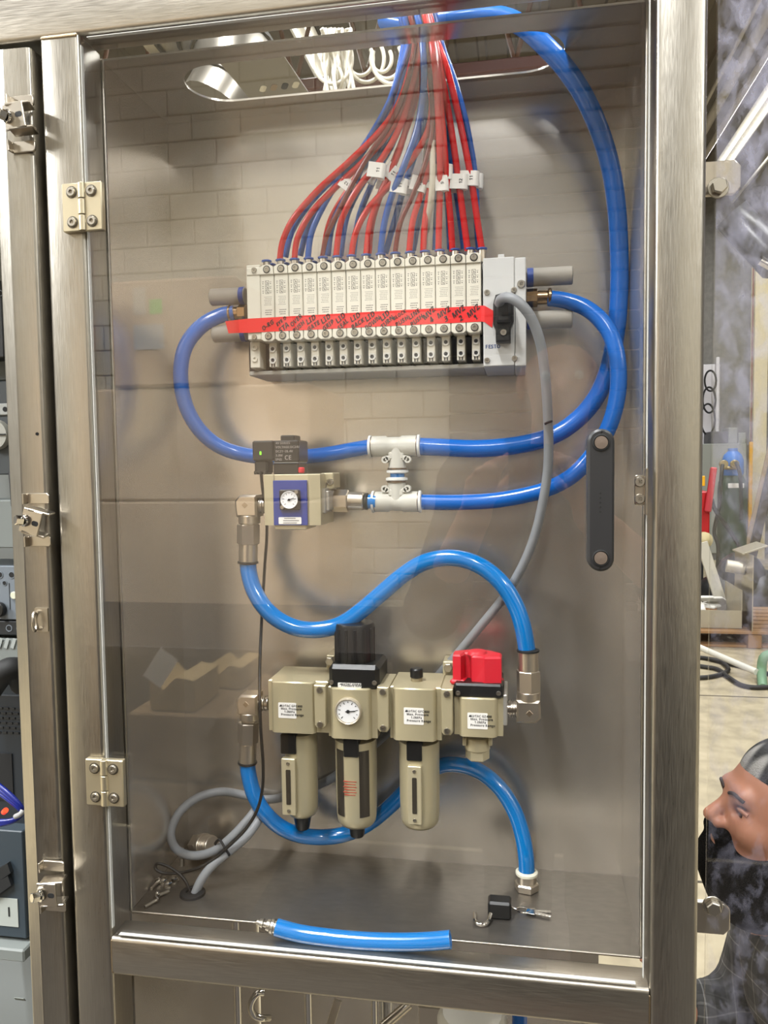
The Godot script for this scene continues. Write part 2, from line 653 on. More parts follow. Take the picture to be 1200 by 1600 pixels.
func build_cabinet() -> void:
	var t := thing("pneumatic_cabinet", Vector3(0, 0, 0))
	tag(t, "stainless steel cabinet with square tube frame and recessed box around the blue hoses", "cabinet")
	var up: Material = M["steel_upright"]
	var lv: Material = M["steel_level"]
	var s := st()
	steel_tube_frame(s, Vector3(-0.0985, FY + 0.06, -0.0381), Vector3(-0.0608, 0.7365, 0), 0.004)
	part(t, "post", s, up, "left upright tube behind the two hinges")
	s = st()
	steel_tube_frame(s, Vector3(0.4199, FY + 0.06, -0.0381), Vector3(0.458, 0.7746, 0), 0.004)
	part(t, "post", s, up, "right upright tube")
	s = st()
	steel_tube_frame(s, Vector3(-1.2, 0.7365, -0.0310), Vector3(0.4199, 0.7746, 0), 0.004)
	part(t, "top_rail", s, lv)
	s = st()
	steel_tube_frame(s, Vector3(-0.0608, -0.1136, -0.0310), Vector3(0.4199, -0.0767, 0), 0.004)
	part(t, "bottom_rail", s, lv)
	# the recessed box: panels 2 mm thick
	var sh: Material = M["steel_sheet"]
	s = st()
	box(s, Vector3(0.1796, 0.33, ZB - 0.001), Vector3(0.486, 0.811, 0.002))
	part(t, "back_panel", s, sh)
	for k in 2:
		s = st()
		var x: float = -0.0623 if k == 0 else 0.4207
		box(s, Vector3(x, 0.33, (ZB - 0.039) / 2), Vector3(0.002, 0.811, -ZB - 0.039))
		part(t, "side_panel", s, sh)
		# the folded edge at the front of the side panel, bright along its bend
		s = st()
		tube(s, [Vector3(x + (0.0014 if k == 0 else -0.0014), BY0, -0.0395), Vector3(x + (0.0014 if k == 0 else -0.0014), BY1, -0.0395)], 0.0016, 8, true)
		part(t, "folded_edge", s, up)
	s = st()
	box(s, Vector3(0.1796, BY0 - 0.001, (ZB - 0.039) / 2), Vector3(0.481, 0.002, -ZB - 0.039))
	part(t, "floor_panel", s, M["steel_floor"])
	s = st()
	tube(s, [Vector3(-0.06, BY0 - 0.0008, -0.0393), Vector3(0.419, BY0 - 0.0008, -0.0393)], 0.0012, 6, true)
	part(t, "folded_edge", s, lv)
	# ceiling panel with the long cable slot
	s = st()
	var slot := PackedVector2Array()
	var zc := -0.103
	var sr := 0.037
	for k in 33:
		var a := -PI / 2 + PI * k / 32
		slot.append(Vector2(0.320 + sr * cos(a), zc + sr * sin(a)))
	for k in 33:
		var a := PI / 2 + PI * k / 32
		slot.append(Vector2(0.031 + sr * cos(a), zc + sr * sin(a)))
	var mid := Vector2(0.1755, zc)
	var lo := Vector2(-0.061, ZB)
	var hi := Vector2(0.4197, -0.0405)
	var n := slot.size()
	var rim := PackedVector2Array()
	for p in slot:                                 # every slot point meets the panel's edge straight above, below or beside it
		var q := p
		if p.x > 0.321: q = Vector2(hi.x, lerpf(lo.y, hi.y, clampf((p.y - zc) / sr * 0.5 + 0.5, 0, 1)))
		elif p.x < 0.030: q = Vector2(lo.x, lerpf(lo.y, hi.y, clampf((p.y - zc) / sr * 0.5 + 0.5, 0, 1)))
		else: q = Vector2(p.x, hi.y if p.y > zc else lo.y)
		rim.append(q)
	for side in 2:
		var y := BY1 if side == 0 else BY1 + 0.002
		var nv := Vector3.DOWN if side == 0 else Vector3.UP
		for i in n:
			var j := (i + 1) % n
			t3(s, Vector3(slot[i].x, y, slot[i].y), Vector3(slot[j].x, y, slot[j].y), Vector3(rim[j].x, y, rim[j].y), nv, nv, nv)
			t3(s, Vector3(slot[i].x, y, slot[i].y), Vector3(rim[j].x, y, rim[j].y), Vector3(rim[i].x, y, rim[i].y), nv, nv, nv)
			# square off the corners that the fan leaves open
			if (rim[i].x == hi.x or rim[i].x == lo.x) != (rim[j].x == hi.x or rim[j].x == lo.x):
				var cx: float = hi.x if maxf(rim[i].x, rim[j].x) > mid.x else lo.x
				var cy: float = hi.y if (rim[i].y + rim[j].y) / 2 > zc else lo.y
				t3(s, Vector3(rim[i].x, y, rim[i].y), Vector3(rim[j].x, y, rim[j].y), Vector3(cx, y, cy), nv, nv, nv)
	for i in n:
		var j := (i + 1) % n
		var m := Vector3((slot[i].x + slot[j].x) / 2, 0, (slot[i].y + slot[j].y) / 2)
		var c := Vector3(clampf(m.x, 0.031, 0.32), 0, zc)
		var nv := (c - m).normalized()
		quad(s, Vector3(slot[i].x, BY1, slot[i].y), Vector3(slot[j].x, BY1, slot[j].y), Vector3(slot[j].x, BY1 + 0.002, slot[j].y), Vector3(slot[i].x, BY1 + 0.002, slot[i].y), nv)
	quad(s, Vector3(lo.x, BY1, hi.y), Vector3(hi.x, BY1, hi.y), Vector3(hi.x, BY1 + 0.002, hi.y), Vector3(lo.x, BY1 + 0.002, hi.y), Vector3.BACK)
	part(t, "ceiling_panel", s, M["steel_sheet"])
	# weld beads where the tubes meet
	weld(t, [Vector3(-0.096, 0.7365, 0.0), Vector3(-0.063, 0.7365, 0.0)], 0.0016)
	weld(t, [Vector3(-0.0606, -0.08, -0.0008), Vector3(-0.0606, -0.111, -0.0008)], 0.0014)
	weld(t, [Vector3(0.4199, -0.083, -0.0008), Vector3(0.4199, -0.111, -0.0008)], 0.0014)
	# open base below: left side sheet, back sheet widened to keep the inside dark
	s = st()
	box(s, Vector3(-0.0625, -0.55, -0.22), Vector3(0.003, 0.95, 0.36))
	part(t, "base_side", s, sh)
	s = st()
	box(s, Vector3(0.18, -0.56, -0.40), Vector3(0.478, 0.93, 0.003))
	part(t, "base_back", s, sh)


func build_door() -> void:
	var t := thing("cabinet_door", Vector3(0.178, 0.33, -0.002))
	tag(t, "clear acrylic cabinet door with black pull handle, reflecting the room", "door")
	var s := st()
	var z := -0.004
	extr(s, shift(rrect(0.4745, 0.807, 0.006, 4), Vector2(0, 0)), -0.002, 0.002)
	part(t, "pane", s, M["acrylic"])
	s = st()
	for k in [-1, 1]:
		box(s, Vector3(k * 0.2373, 0, 0), Vector3(0.0006, 0.795, 0.0038), 0)
		box(s, Vector3(0, k * 0.4035, 0), Vector3(0.4625, 0.0006, 0.0038), 0)
	part(t, "sawn_edge", s, mat("frosted_edge", Color(0.72, 0.72, 0.7), 0.6))
	# black pull handle
	var b := rc(918, 670, 960, 893, 0.014)
	var hb: Vector3 = b[0] - t.position
	var w: float = b[1]
	var h: float = b[2]
	s = st()
	extr(s, shift(rrect(w, h, w / 2, 10), Vector2(hb.x, hb.y)), 0.0025, 0.0165, Transform3D(), 0.0018)
	var hm := mat("handle_plastic", Color(0.13, 0.13, 0.135), 0.42)
	var hd := part(t, "handle", s, hm, "black oblong pull handle")
	for k in [-1, 1]:
		var p := Vector3(hb.x, hb.y + k * (h / 2 - w / 2 - 0.0005), 0.0168)
		s = st()
		lathe(s, [Vector2(0.0068, -0.0005), Vector2(0.0068, 0.0004), Vector2(0.0058, 0.0008), Vector2(0.0055, 0.0002)], Transform3D(along(Vector3.BACK), p), 24)
		part(hd, "screw_seat", s, M["hole"])
		s = st()
		lathe(s, [Vector2(0.0052, 0.0), Vector2(0.005, 0.0008), Vector2(0.0, 0.0011)], Transform3D(along(Vector3.BACK), p), 24)
		part(hd, "screw_cap", s, mat("cap_grey", Color(0.45, 0.4, 0.36), 0.4, 0.5))
	s = st()
	for k in 5:
		var q := at(938.5, 771.0 + k * 7.2, 0.0165) - t.position
		rod(s, Vector3(q.x, q.y, 0.0163), Vector3(q.x, q.y, 0.0167), 0.0008, 8)
	part(hd, "lock_mark", s, M["hole"])
	# catch plate with two screws near the right edge
	var cpos := rc(994, 742, 1012, 790, 0.002)
	var cc: Vector3 = cpos[0] - t.position
	s = st()
	extr(s, shift(rrect(0.008, 0.024, 0.002, 3), Vector2(cc.x - 0.0015, cc.y)), 0.002, 0.0036, Transform3D(), 0.0004)
	box(s, Vector3(cc.x + 0.0032, cc.y - 0.001, 0.004), Vector3(0.0022, 0.037, 0.006), 0.0005)
	var plate := part(t, "catch_plate", s, M["steel_small"])
	for k in [-1, 1]:
		screw(plate, "screw", Vector3(cc.x - 0.0018, cc.y + k * 0.0068, 0.0036), 0.0042, M["zinc"], Vector3.BACK, 1)
	# the two hinges
	hinge(94, 286, 161, 362, "upper left of the acrylic door")
	hinge(131, 1186, 194, 1258, "lower left of the acrylic door")


func hinge(x0: float, y0: float, x1: float, y1: float, where: String) -> void:
	var r := rc(x0, y0, x1, y1, 0.004)
	var t := thing("butt_hinge", r[0])
	tag(t, "square cast steel hinge with four screws at the " + where, "hinge", "door hinges")
	var w: float = r[1]
	var h: float = r[2]
	t.position.z = 0.0005
	var m := mat("hinge_steel", Color(0.72, 0.68, 0.58), 0.36, 0.85)
	var g := w * 0.08
	for k in [-1, 1]:
		var s := st()
		var lw := w * 0.42
		var c: float = k * (w / 2 - lw / 2) + (0.003 if k < 0 else 0.0)
		extr(s, shift(rrect(lw, h, 0.001, 2), Vector2(c, 0)), 0.0, 0.0055, Transform3D(), 0.0008)
		var lf := part(t, "leaf", s, m)
		for q in [-1, 1]:
			var sp := Vector3(c - k * 0.001, q * h * 0.31, 0.0052)
			s = st()
			lathe(s, [Vector2(0.0052, 0.0), Vector2(0.0052, 0.0006), Vector2(0.0044, 0.0007), Vector2(0.0042, 0.0002)], Transform3D(along(Vector3.BACK), sp), 20)
			part(lf, "countersink", s, mat("hinge_dark", Color(0.35, 0.33, 0.3), 0.4, 0.8))
			screw(lf, "screw", sp, 0.0041, M["zinc"])
	for q in 3:
		var s := st()
		var y0k := h / 2 - h / 3 * q - 0.0004
		var yk := y0k - h / 3 + 0.0008
		rod(s, Vector3(0.0015, yk, 0.0038), Vector3(0.0015, y0k, 0.0038), 0.0042, 18, 0.0003)
		part(t, "knuckle", s, m)


func build_neighbour() -> void:
	# the next cabinet on the left: the return of its door opening with screw clamps, and the electrical gear inside
	var t := thing("electrical_cabinet", Vector3(-0.125, 0, 0))
	tag(t, "open stainless steel electrical cabinet at the left edge with folded door flange", "cabinet")
	var up: Material = M["steel_upright"]
	var s := st()
	# a folded channel: raised inner strip, flat outer strip, rounded outer bend
	var o := PackedVector2Array([Vector2(-0.0205, -0.04), Vector2(-0.0205, -0.001), Vector2(-0.019, 0.0), Vector2(-0.0095, 0.0005), Vector2(-0.0082, 0.0012), Vector2(-0.007, 0.0005), Vector2(0.013, 0.0), Vector2(0.0155, -0.0006), Vector2(0.0172, -0.0025), Vector2(0.0175, -0.05), Vector2(0.0160, -0.05), Vector2(0.0158, -0.004), Vector2(-0.0188, -0.0022), Vector2(-0.0188, -0.04)])
	extr(s, o, -0.7307, 1.03, Transform3D(Basis(Vector3.RIGHT, Vector3(0, 0, 1), Vector3(0, -1, 0)), Vector3(0, 0, 0)))
	part(t, "door_flange", s, up)
	s = st()
	box(s, Vector3(-0.6, 0.72, -0.15), Vector3(1.15, 0.004, 0.28))
	part(t, "roof_panel", s, M["steel_level"])
	s = st()
	box(s, Vector3(0.0165, -0.15, -0.17), Vector3(0.003, 1.74, 0.25))
	part(t, "side_panel", s, up)
	s = st()
	box(s, Vector3(-0.5, -0.15, -0.30), Vector3(1.0, 1.74, 0.004))
	part(t, "mounting_plate", s, mat("plate_grey", Color(0.5, 0.52, 0.52), 0.5, 0.2))
	s = st()
	box(s, Vector3(-0.5, FY + 0.08, -0.17), Vector3(1.0, 0.01, 0.25))
	part(t, "floor_panel", s, up)
	s = st()
	rod(s, at(58, 678, 0.0005) - t.position, at(58, 678, 0.001) - t.position, 0.0016, 6)
	part(t, "drilled_hole", s, M["hole"])
	clamp_bracket(36, 195, 66, 130, "topmost near the top rail", 0)
	clamp_bracket(61, 812, 90, 0, "tilted, in the middle", 1)
	clamp_bracket(85, 1383, 103, 0, "lowest of the three", 2)
	# a hasp eye for a padlock
	var hp := thing("padlock_eye", at(66, 968, 0.0))
	tag(hp, "small steel padlock eye with an oblong loop welded on the left flange", "hasp")
	s = st()
	extr(s, rrect(0.013, 0.022, 0.001), 0.0, 0.0015)
	part(hp, "base_plate", s, M["steel_small"])
	s = st()
	var lp := []
	for k in 21:
		var a := TAU * k / 20
		lp.append(Vector3(-0.004 + 0.0012 * cos(a), -0.001 + 0.0085 * sin(a), 0.0055 + 0.0045 * cos(a)))
	tube(s, lp, 0.0014, 8, false)
	part(hp, "loop", s, M["steel_small"])
	electrical_gear()


func clamp_bracket(px: float, py: float, px2: float, _u: float, where: String, style: int) -> void:
	var c := at(px, py, 0.001)
	var t := thing("screw_clamp", Vector3(c.x, c.y, 0.001))
	tag(t, "stainless door clamp with bolt on the left flange, " + where, "clamp", "door clamps on the left flange")
	var m: Material = M["steel_small"]
	var tilt := Basis(Vector3.BACK, [0.15, -0.3, 0.03][style])
	# two welded ears
	for k in [-1, 1]:
		var s := st()
		extr(s, shift(rrect(0.022, 0.0095, 0.0025), Vector2(0.001, k * 0.0195)), 0.0, 0.0022, Transform3D(), 0.0005)
		box(s, Vector3(-0.0102, k * 0.0195, 0.004), Vector3(0.0016, 0.0095, 0.008), 0.0004)
		part(t, "ear", s, m)
	# the U-shaped claw
	var s2 := st()
	box(s2, tilt * Vector3(0.003, 0, 0.0165), Vector3(0.019, 0.022, 0.0022), 0.0006, tilt)
	for k in [-1, 1]:
		box(s2, tilt * Vector3(0.0055, k * 0.0105, 0.0095), Vector3(0.021, 0.0022, 0.0150), 0.0006, tilt * Basis(Vector3.UP, 0.25))
	var cl := part(t, "claw", s2, m)
	var b := tilt * Vector3(-0.002, 0, 0.0176)
	s2 = st()
	rod(s2, b, b + Vector3(-0.001, 0.0, 0.002), 0.0056, 16, 0.0003)
	rod(s2, b + Vector3(-0.001, 0.0, 0.002), b + Vector3(-0.0045, 0.001, 0.0075), 0.0046, 6, 0.0006, true)
	part(cl, "bolt_head", s2, M["chrome"])
	s2 = st()
	extr(s2, shift(rrect(0.0065, 0.0045, 0.002), Vector2(0.0078, 0.0)), 0.0176, 0.0178, Transform3D(tilt, Vector3.ZERO))
	part(cl, "slot", s2, M["hole"])


func gear(called: String, label: String, category: String, x0: float, y0: float, x1: float, y1: float, z: float, deep: float, m: Material) -> Node3D:
	var r := rc(x0, y0, x1, y1, z)
	var t := thing(called, r[0] - Vector3(0, 0, deep))
	tag(t, label, category)
	var s := st()
	box(s, Vector3(0, 0, deep / 2), Vector3(r[1], r[2], deep), 0.0012)
	part(t, "housing", s, m)
	t.set_meta("w", r[1])
	t.set_meta("h", r[2])
	return t


func holes(t: Node3D, deep: float, xs: Array, y: float, r: float) -> void:
	for x in xs:
		var xx: float = x
		var s := st()
		lathe(s, [Vector2(r * 1.25, 0), Vector2(r * 1.25, 0.0006), Vector2(r, 0.0007), Vector2(r * 0.9, 0.0001)], Transform3D(along(Vector3.BACK), Vector3(xx, y, deep)), 14)
		part(t, "terminal_rim", s, mat("gear_grey", Color(0.4, 0.43, 0.46), 0.5))
		s = st()
		rod(s, Vector3(xx, y, deep), Vector3(xx, y, deep + 0.0003), r * 0.95, 12)
		part(t, "terminal_hole", s, M["hole"])


func electrical_gear() -> void:
	var z := -0.20
	var grey_m := mat("gear_grey", Color(0.4, 0.43, 0.46), 0.5)
	var dark := mat("gear_dark", Color(0.1, 0.11, 0.12), 0.5)
	var duct := mat("duct_grey", Color(0.42, 0.44, 0.43), 0.6)
	# right-hand halves of the devices; they run on past the frame to the left
	var a := gear("contactor", "black contactor behind the flange above the white rotary switch", "contactor", -70, 440, 4, 560, z, 0.07, dark)
	holes(a, 0.07, [0.02, 0.03], 0.03, 0.003)
	a = gear("wire_duct", "grey wiring duct between the top contactor and the motor switch", "duct", -120, 548, 18, 596, z - 0.03, 0.06, duct)
	a = gear("motor_switch", "motor switch with a pale round rotary knob at the left edge", "switch", -60, 596, 22, 742, z, 0.07, mat("gear_mid", Color(0.2, 0.22, 0.23), 0.5))
	var w: float = a.get_meta("w")
	var s := st()
	lathe(s, [Vector2(0.018, 0), Vector2(0.017, 0.008), Vector2(0.0, 0.009)], Transform3D(along(Vector3.BACK), Vector3(w / 2 - 0.022, -0.008, 0.07)), 24)
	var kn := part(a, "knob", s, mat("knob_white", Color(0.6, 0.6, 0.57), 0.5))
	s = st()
	box(s, Vector3(w / 2 - 0.012, -0.008, 0.0795), Vector3(0.014, 0.0015, 0.001))
	part(kn, "pointer", s, M["ink"])
	s = st()
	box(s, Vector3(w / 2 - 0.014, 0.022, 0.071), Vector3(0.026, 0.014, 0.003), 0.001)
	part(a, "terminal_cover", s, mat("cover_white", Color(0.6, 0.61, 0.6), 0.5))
	s = st()
	rod(s, Vector3(w / 2 - 0.009, 0.022, 0.0724), Vector3(w / 2 - 0.009, 0.022, 0.073), 0.003, 12)
	part(a, "terminal_hole", s, M["hole"])
	s = st()
	tube(s, smooth(pts([[20, 738, z + 0.02], [22, 760, z + 0.025], [24, 790, z + 0.02]])), 0.0048, 10)
	whole("black_cable", s, M["black_rubber"], "short thick black cable dropping into the grey duct under the motor switch", "cable")
	gear("wire_duct", "plain grey wiring duct cover between motor switch and circuit breakers", "duct", -120, 782, 26, 856, z + 0.01, 0.06, duct)
	a = gear("circuit_breaker", "grey motor circuit breaker with white round button behind the flange", "breaker", -60, 884, 36, 968, z, 0.07, grey_m)
	w = a.get_meta("w")
	holes(a, 0.07, [w / 2 - 0.03, w / 2 - 0.014], 0.022, 0.0036)
	holes(a, 0.07, [w / 2 - 0.034, w / 2 - 0.024, w / 2 - 0.004], 0.012, 0.0026)
	s = st()
	rod(s, Vector3(w / 2 - 0.011, -0.0025, 0.07), Vector3(w / 2 - 0.011, -0.0025, 0.073), 0.0046, 18, 0.0006)
	part(a, "reset_button", s, mat("button_white", Color(0.75, 0.76, 0.68), 0.4))
	s = st()
	box(s, Vector3(w / 2 - 0.018, -0.004, 0.0702), Vector3(0.0006, 0.032, 0.0006))
	part(a, "case_joint", s, M["hole"])
	s = st()
	rod(s, Vector3(w / 2 - 0.031, -0.020, 0.07), Vector3(w / 2 - 0.031, -0.020, 0.078), 0.009, 20, 0.001)
	part(a, "rotary_handle", s, M["black_plastic"])
	a = gear("terminal_block", "dark terminal block with round wire entries under the circuit breaker", "terminal", -60, 970, 40, 992, z, 0.062, dark)
	w = a.get_meta("w")
	holes(a, 0.062, [w / 2 - 0.022, w / 2 - 0.008], 0, 0.0034)
	a = gear("wire_duct", "slotted grey wiring duct directly above the drive", "duct", -120, 1000, 40, 1040, z + 0.01, 0.07, duct)
	w = a.get_meta("w")
	for k in 10:
		s = st()
		box(s, Vector3(w / 2 - 0.006 - k * 0.009, 0.013, 0.0705), Vector3(0.0045, 0.012, 0.002), 0, Basis(Vector3.BACK, -0.35))
		part(a, "slot_finger", s, mat("duct_light", Color(0.55, 0.57, 0.56), 0.6))
	s = st()
	tube(s, smooth(pts([[-20, 1085, z + 0.01], [4, 1052, z + 0.03], [24, 1046, z + 0.02], [34, 1068, z - 0.02]])), 0.014, 12)
	whole("black_sleeve", s, M["black_rubber"], "fat black cable sleeve arching over the drive grille", "cable")
	# the drive with a grille on top and a blue-grey side
	a = gear("motor_drive", "dark motor drive with ribbed grille and slate side at the left edge", "drive", -60, 1085, 42, 1290, z - 0.02, 0.07, mat("slate", Color(0.1, 0.125, 0.15), 0.5))
	w = a.get_meta("w")
	for i in 6:
		for j in 6:
			s = st()
			box(s, Vector3(w / 2 - 0.008 - i * 0.0085 - (0.004 if j % 2 else 0.0), 0.068 - j * 0.0062, 0.0705), Vector3(0.006, 0.0026, 0.0012))
			part(a, "grille_rib", s, dark)
	s = st()
	box(s, Vector3(w / 2 - 0.045, -0.02, 0.0705), Vector3(0.05, 0.06, 0.002))
	part(a, "front_recess", s, M["hole"])
	for k in 3:
		s = st()
		tube(s, smooth(pts([[-8, 1222 + k * 6, z + 0.055], [14, 1240 + k * 5, z + 0.06], [31, 1258 + k * 3, z + 0.06], [36, 1270, z + 0.055], [20, 1281 + k, z + 0.06], [-8, 1284 + k * 3, z + 0.06]])), 0.0028, 8)
		whole("blue_wire", s, mat("wire_blue", Color(0.04, 0.1, 0.42), 0.35), ["topmost", "middle", "lowest"][k] + " of the three glossy blue wires looping in front of the dark drive", "wire", "blue wires in front of the drive")
	s = st()
	tube(s, smooth(pts([[24, 1276, z + 0.066], [32, 1272, z + 0.068], [36, 1266, z + 0.066]])), 0.003, 8)
	whole("wire_ferrule", s, mat("ferrule", Color(0.55, 0.55, 0.55), 0.5), "pale grey sleeve at the tip of the blue wire loop", "sleeve")
	s = st()
	rod(s, at(6, 1269, z + 0.062), at(9, 1266, z + 0.066), 0.003, 10)
	whole("indicator_lamp", s, glow("lamp_red", Color(1.0, 0.25, 0.1), 0.8), "tiny orange indicator lamp glowing between the blue wires", "lamp")
	a = gear("frequency_inverter", "slate blue frequency inverter with white label low in the left cabinet", "inverter", -60, 1296, 38, 1462, z, 0.06, mat("inverter_blue", Color(0.17, 0.21, 0.24), 0.5))
	w = a.get_meta("w")
	s = st()
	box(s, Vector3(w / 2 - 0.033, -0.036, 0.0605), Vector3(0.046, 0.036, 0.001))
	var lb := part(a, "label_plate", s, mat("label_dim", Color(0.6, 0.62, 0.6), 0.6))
	s = st()
	box(s, Vector3(w / 2 - 0.022, -0.035, 0.0612), Vector3(0.002, 0.012, 0.0006))
	part(lb, "key_slot", s, M["hole"])
	for k in 2:
		s = st()
		extr(s, PackedVector2Array([Vector2(0, 0), Vector2(0.03, 0.018), Vector2(0.034, 0.006), Vector2(0.006, -0.014)]), 0.06, 0.066, Transform3D(Basis(), Vector3(w / 2 - 0.048, 0.012 - k * 0.016, 0)))
		part(a, "vent_louvre", s, dark)
	s = st()
	box(s, at(15, 1480, z + 0.0) + Vector3(-0.05, 0, 0), Vector3(0.16, 0.016, 0.03), 0.002)
	whole("mounting_rail", s, duct, "olive grey cross rail below the slate frequency inverter", "rail")
	s = st()
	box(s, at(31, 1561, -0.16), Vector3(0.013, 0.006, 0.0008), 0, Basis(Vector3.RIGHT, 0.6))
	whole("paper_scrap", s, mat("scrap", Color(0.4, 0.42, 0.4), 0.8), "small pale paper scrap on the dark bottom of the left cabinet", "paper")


# ---------------------------------------------------------------- boxes and rods given by what the photograph measures
func pbox(s: SurfaceTool, o: Vector3, x0: float, y0: float, x1: float, y1: float, z: float, deep: float, bev := 0.0006) -> void:
	var r := rc(x0, y0, x1, y1, z)
	var c: Vector3 = r[0]
	box(s, c - Vector3(0, 0, deep / 2) - o, Vector3(r[1], r[2], deep), bev)


func prod(s: SurfaceTool, o: Vector3, x0: float, y0: float, x1: float, y1: float, z: float, r: float, seg := 18, bev := 0.0005, flat := false) -> void:
	rod(s, at(x0, y0, z) - o, at(x1, y1, z) - o, r, seg, bev, flat)


func symbol_print() -> StandardMaterial3D:
	if M.has("valve_print"):
		return M["valve_print"]
	var im := Image.create(64, 224, false, Image.FORMAT_RGB8)
	var paper := Color(0.83, 0.81, 0.75)
	var ink := Color(0.25, 0.24, 0.22)
	im.fill(paper)
	var rng := RandomNumberGenerator.new()
	rng.seed = 11
	# valve symbol: a column of boxes with arrows, drawn sideways
	for k in 3:
		var y := 12 + k * 26
		im.fill_rect(Rect2i(22, y, 20, 2), ink)
		im.fill_rect(Rect2i(22, y + 20, 20, 2), ink)
		im.fill_rect(Rect2i(22, y, 2, 22), ink)
		im.fill_rect(Rect2i(40, y, 2, 22), ink)
		for d in 14:
			im.set_pixel(26 + d, y + 4 + d, ink)
			im.set_pixel(27 + d, y + 4 + d, ink)
		im.fill_rect(Rect2i(30, y + 8, 3, 10), ink)
		im.fill_rect(Rect2i(6, y + 4, 8, 3), ink)
		im.fill_rect(Rect2i(8, y + 12, 3, 8), ink)
		im.fill_rect(Rect2i(46, y + 6, 9, 2), ink)
		im.fill_rect(Rect2i(48, y + 14, 5, 5), ink)
	for k in 6:
		var y := 102 + k * 9
		var x := 10 + rng.randi() % 10
		while x < 52:
			var w := 2 + rng.randi() % 5
			im.fill_rect(Rect2i(x, y, w, 3), Color(0.5, 0.49, 0.45))
			x += w + 2
	for k in 3:
		var y := 176 + k * 12
		var x := 18 + rng.randi() % 4
		while x < 54:
			var w := 3 + rng.randi() % 4
			im.fill_rect(Rect2i(x, y, w, 5), Color(0.36, 0.35, 0.33))
			x += w + 2
	var m := mat("valve_print", Color(1, 1, 1), 0.45)
	m.albedo_texture = ImageTexture.create_from_image(im)
	return m


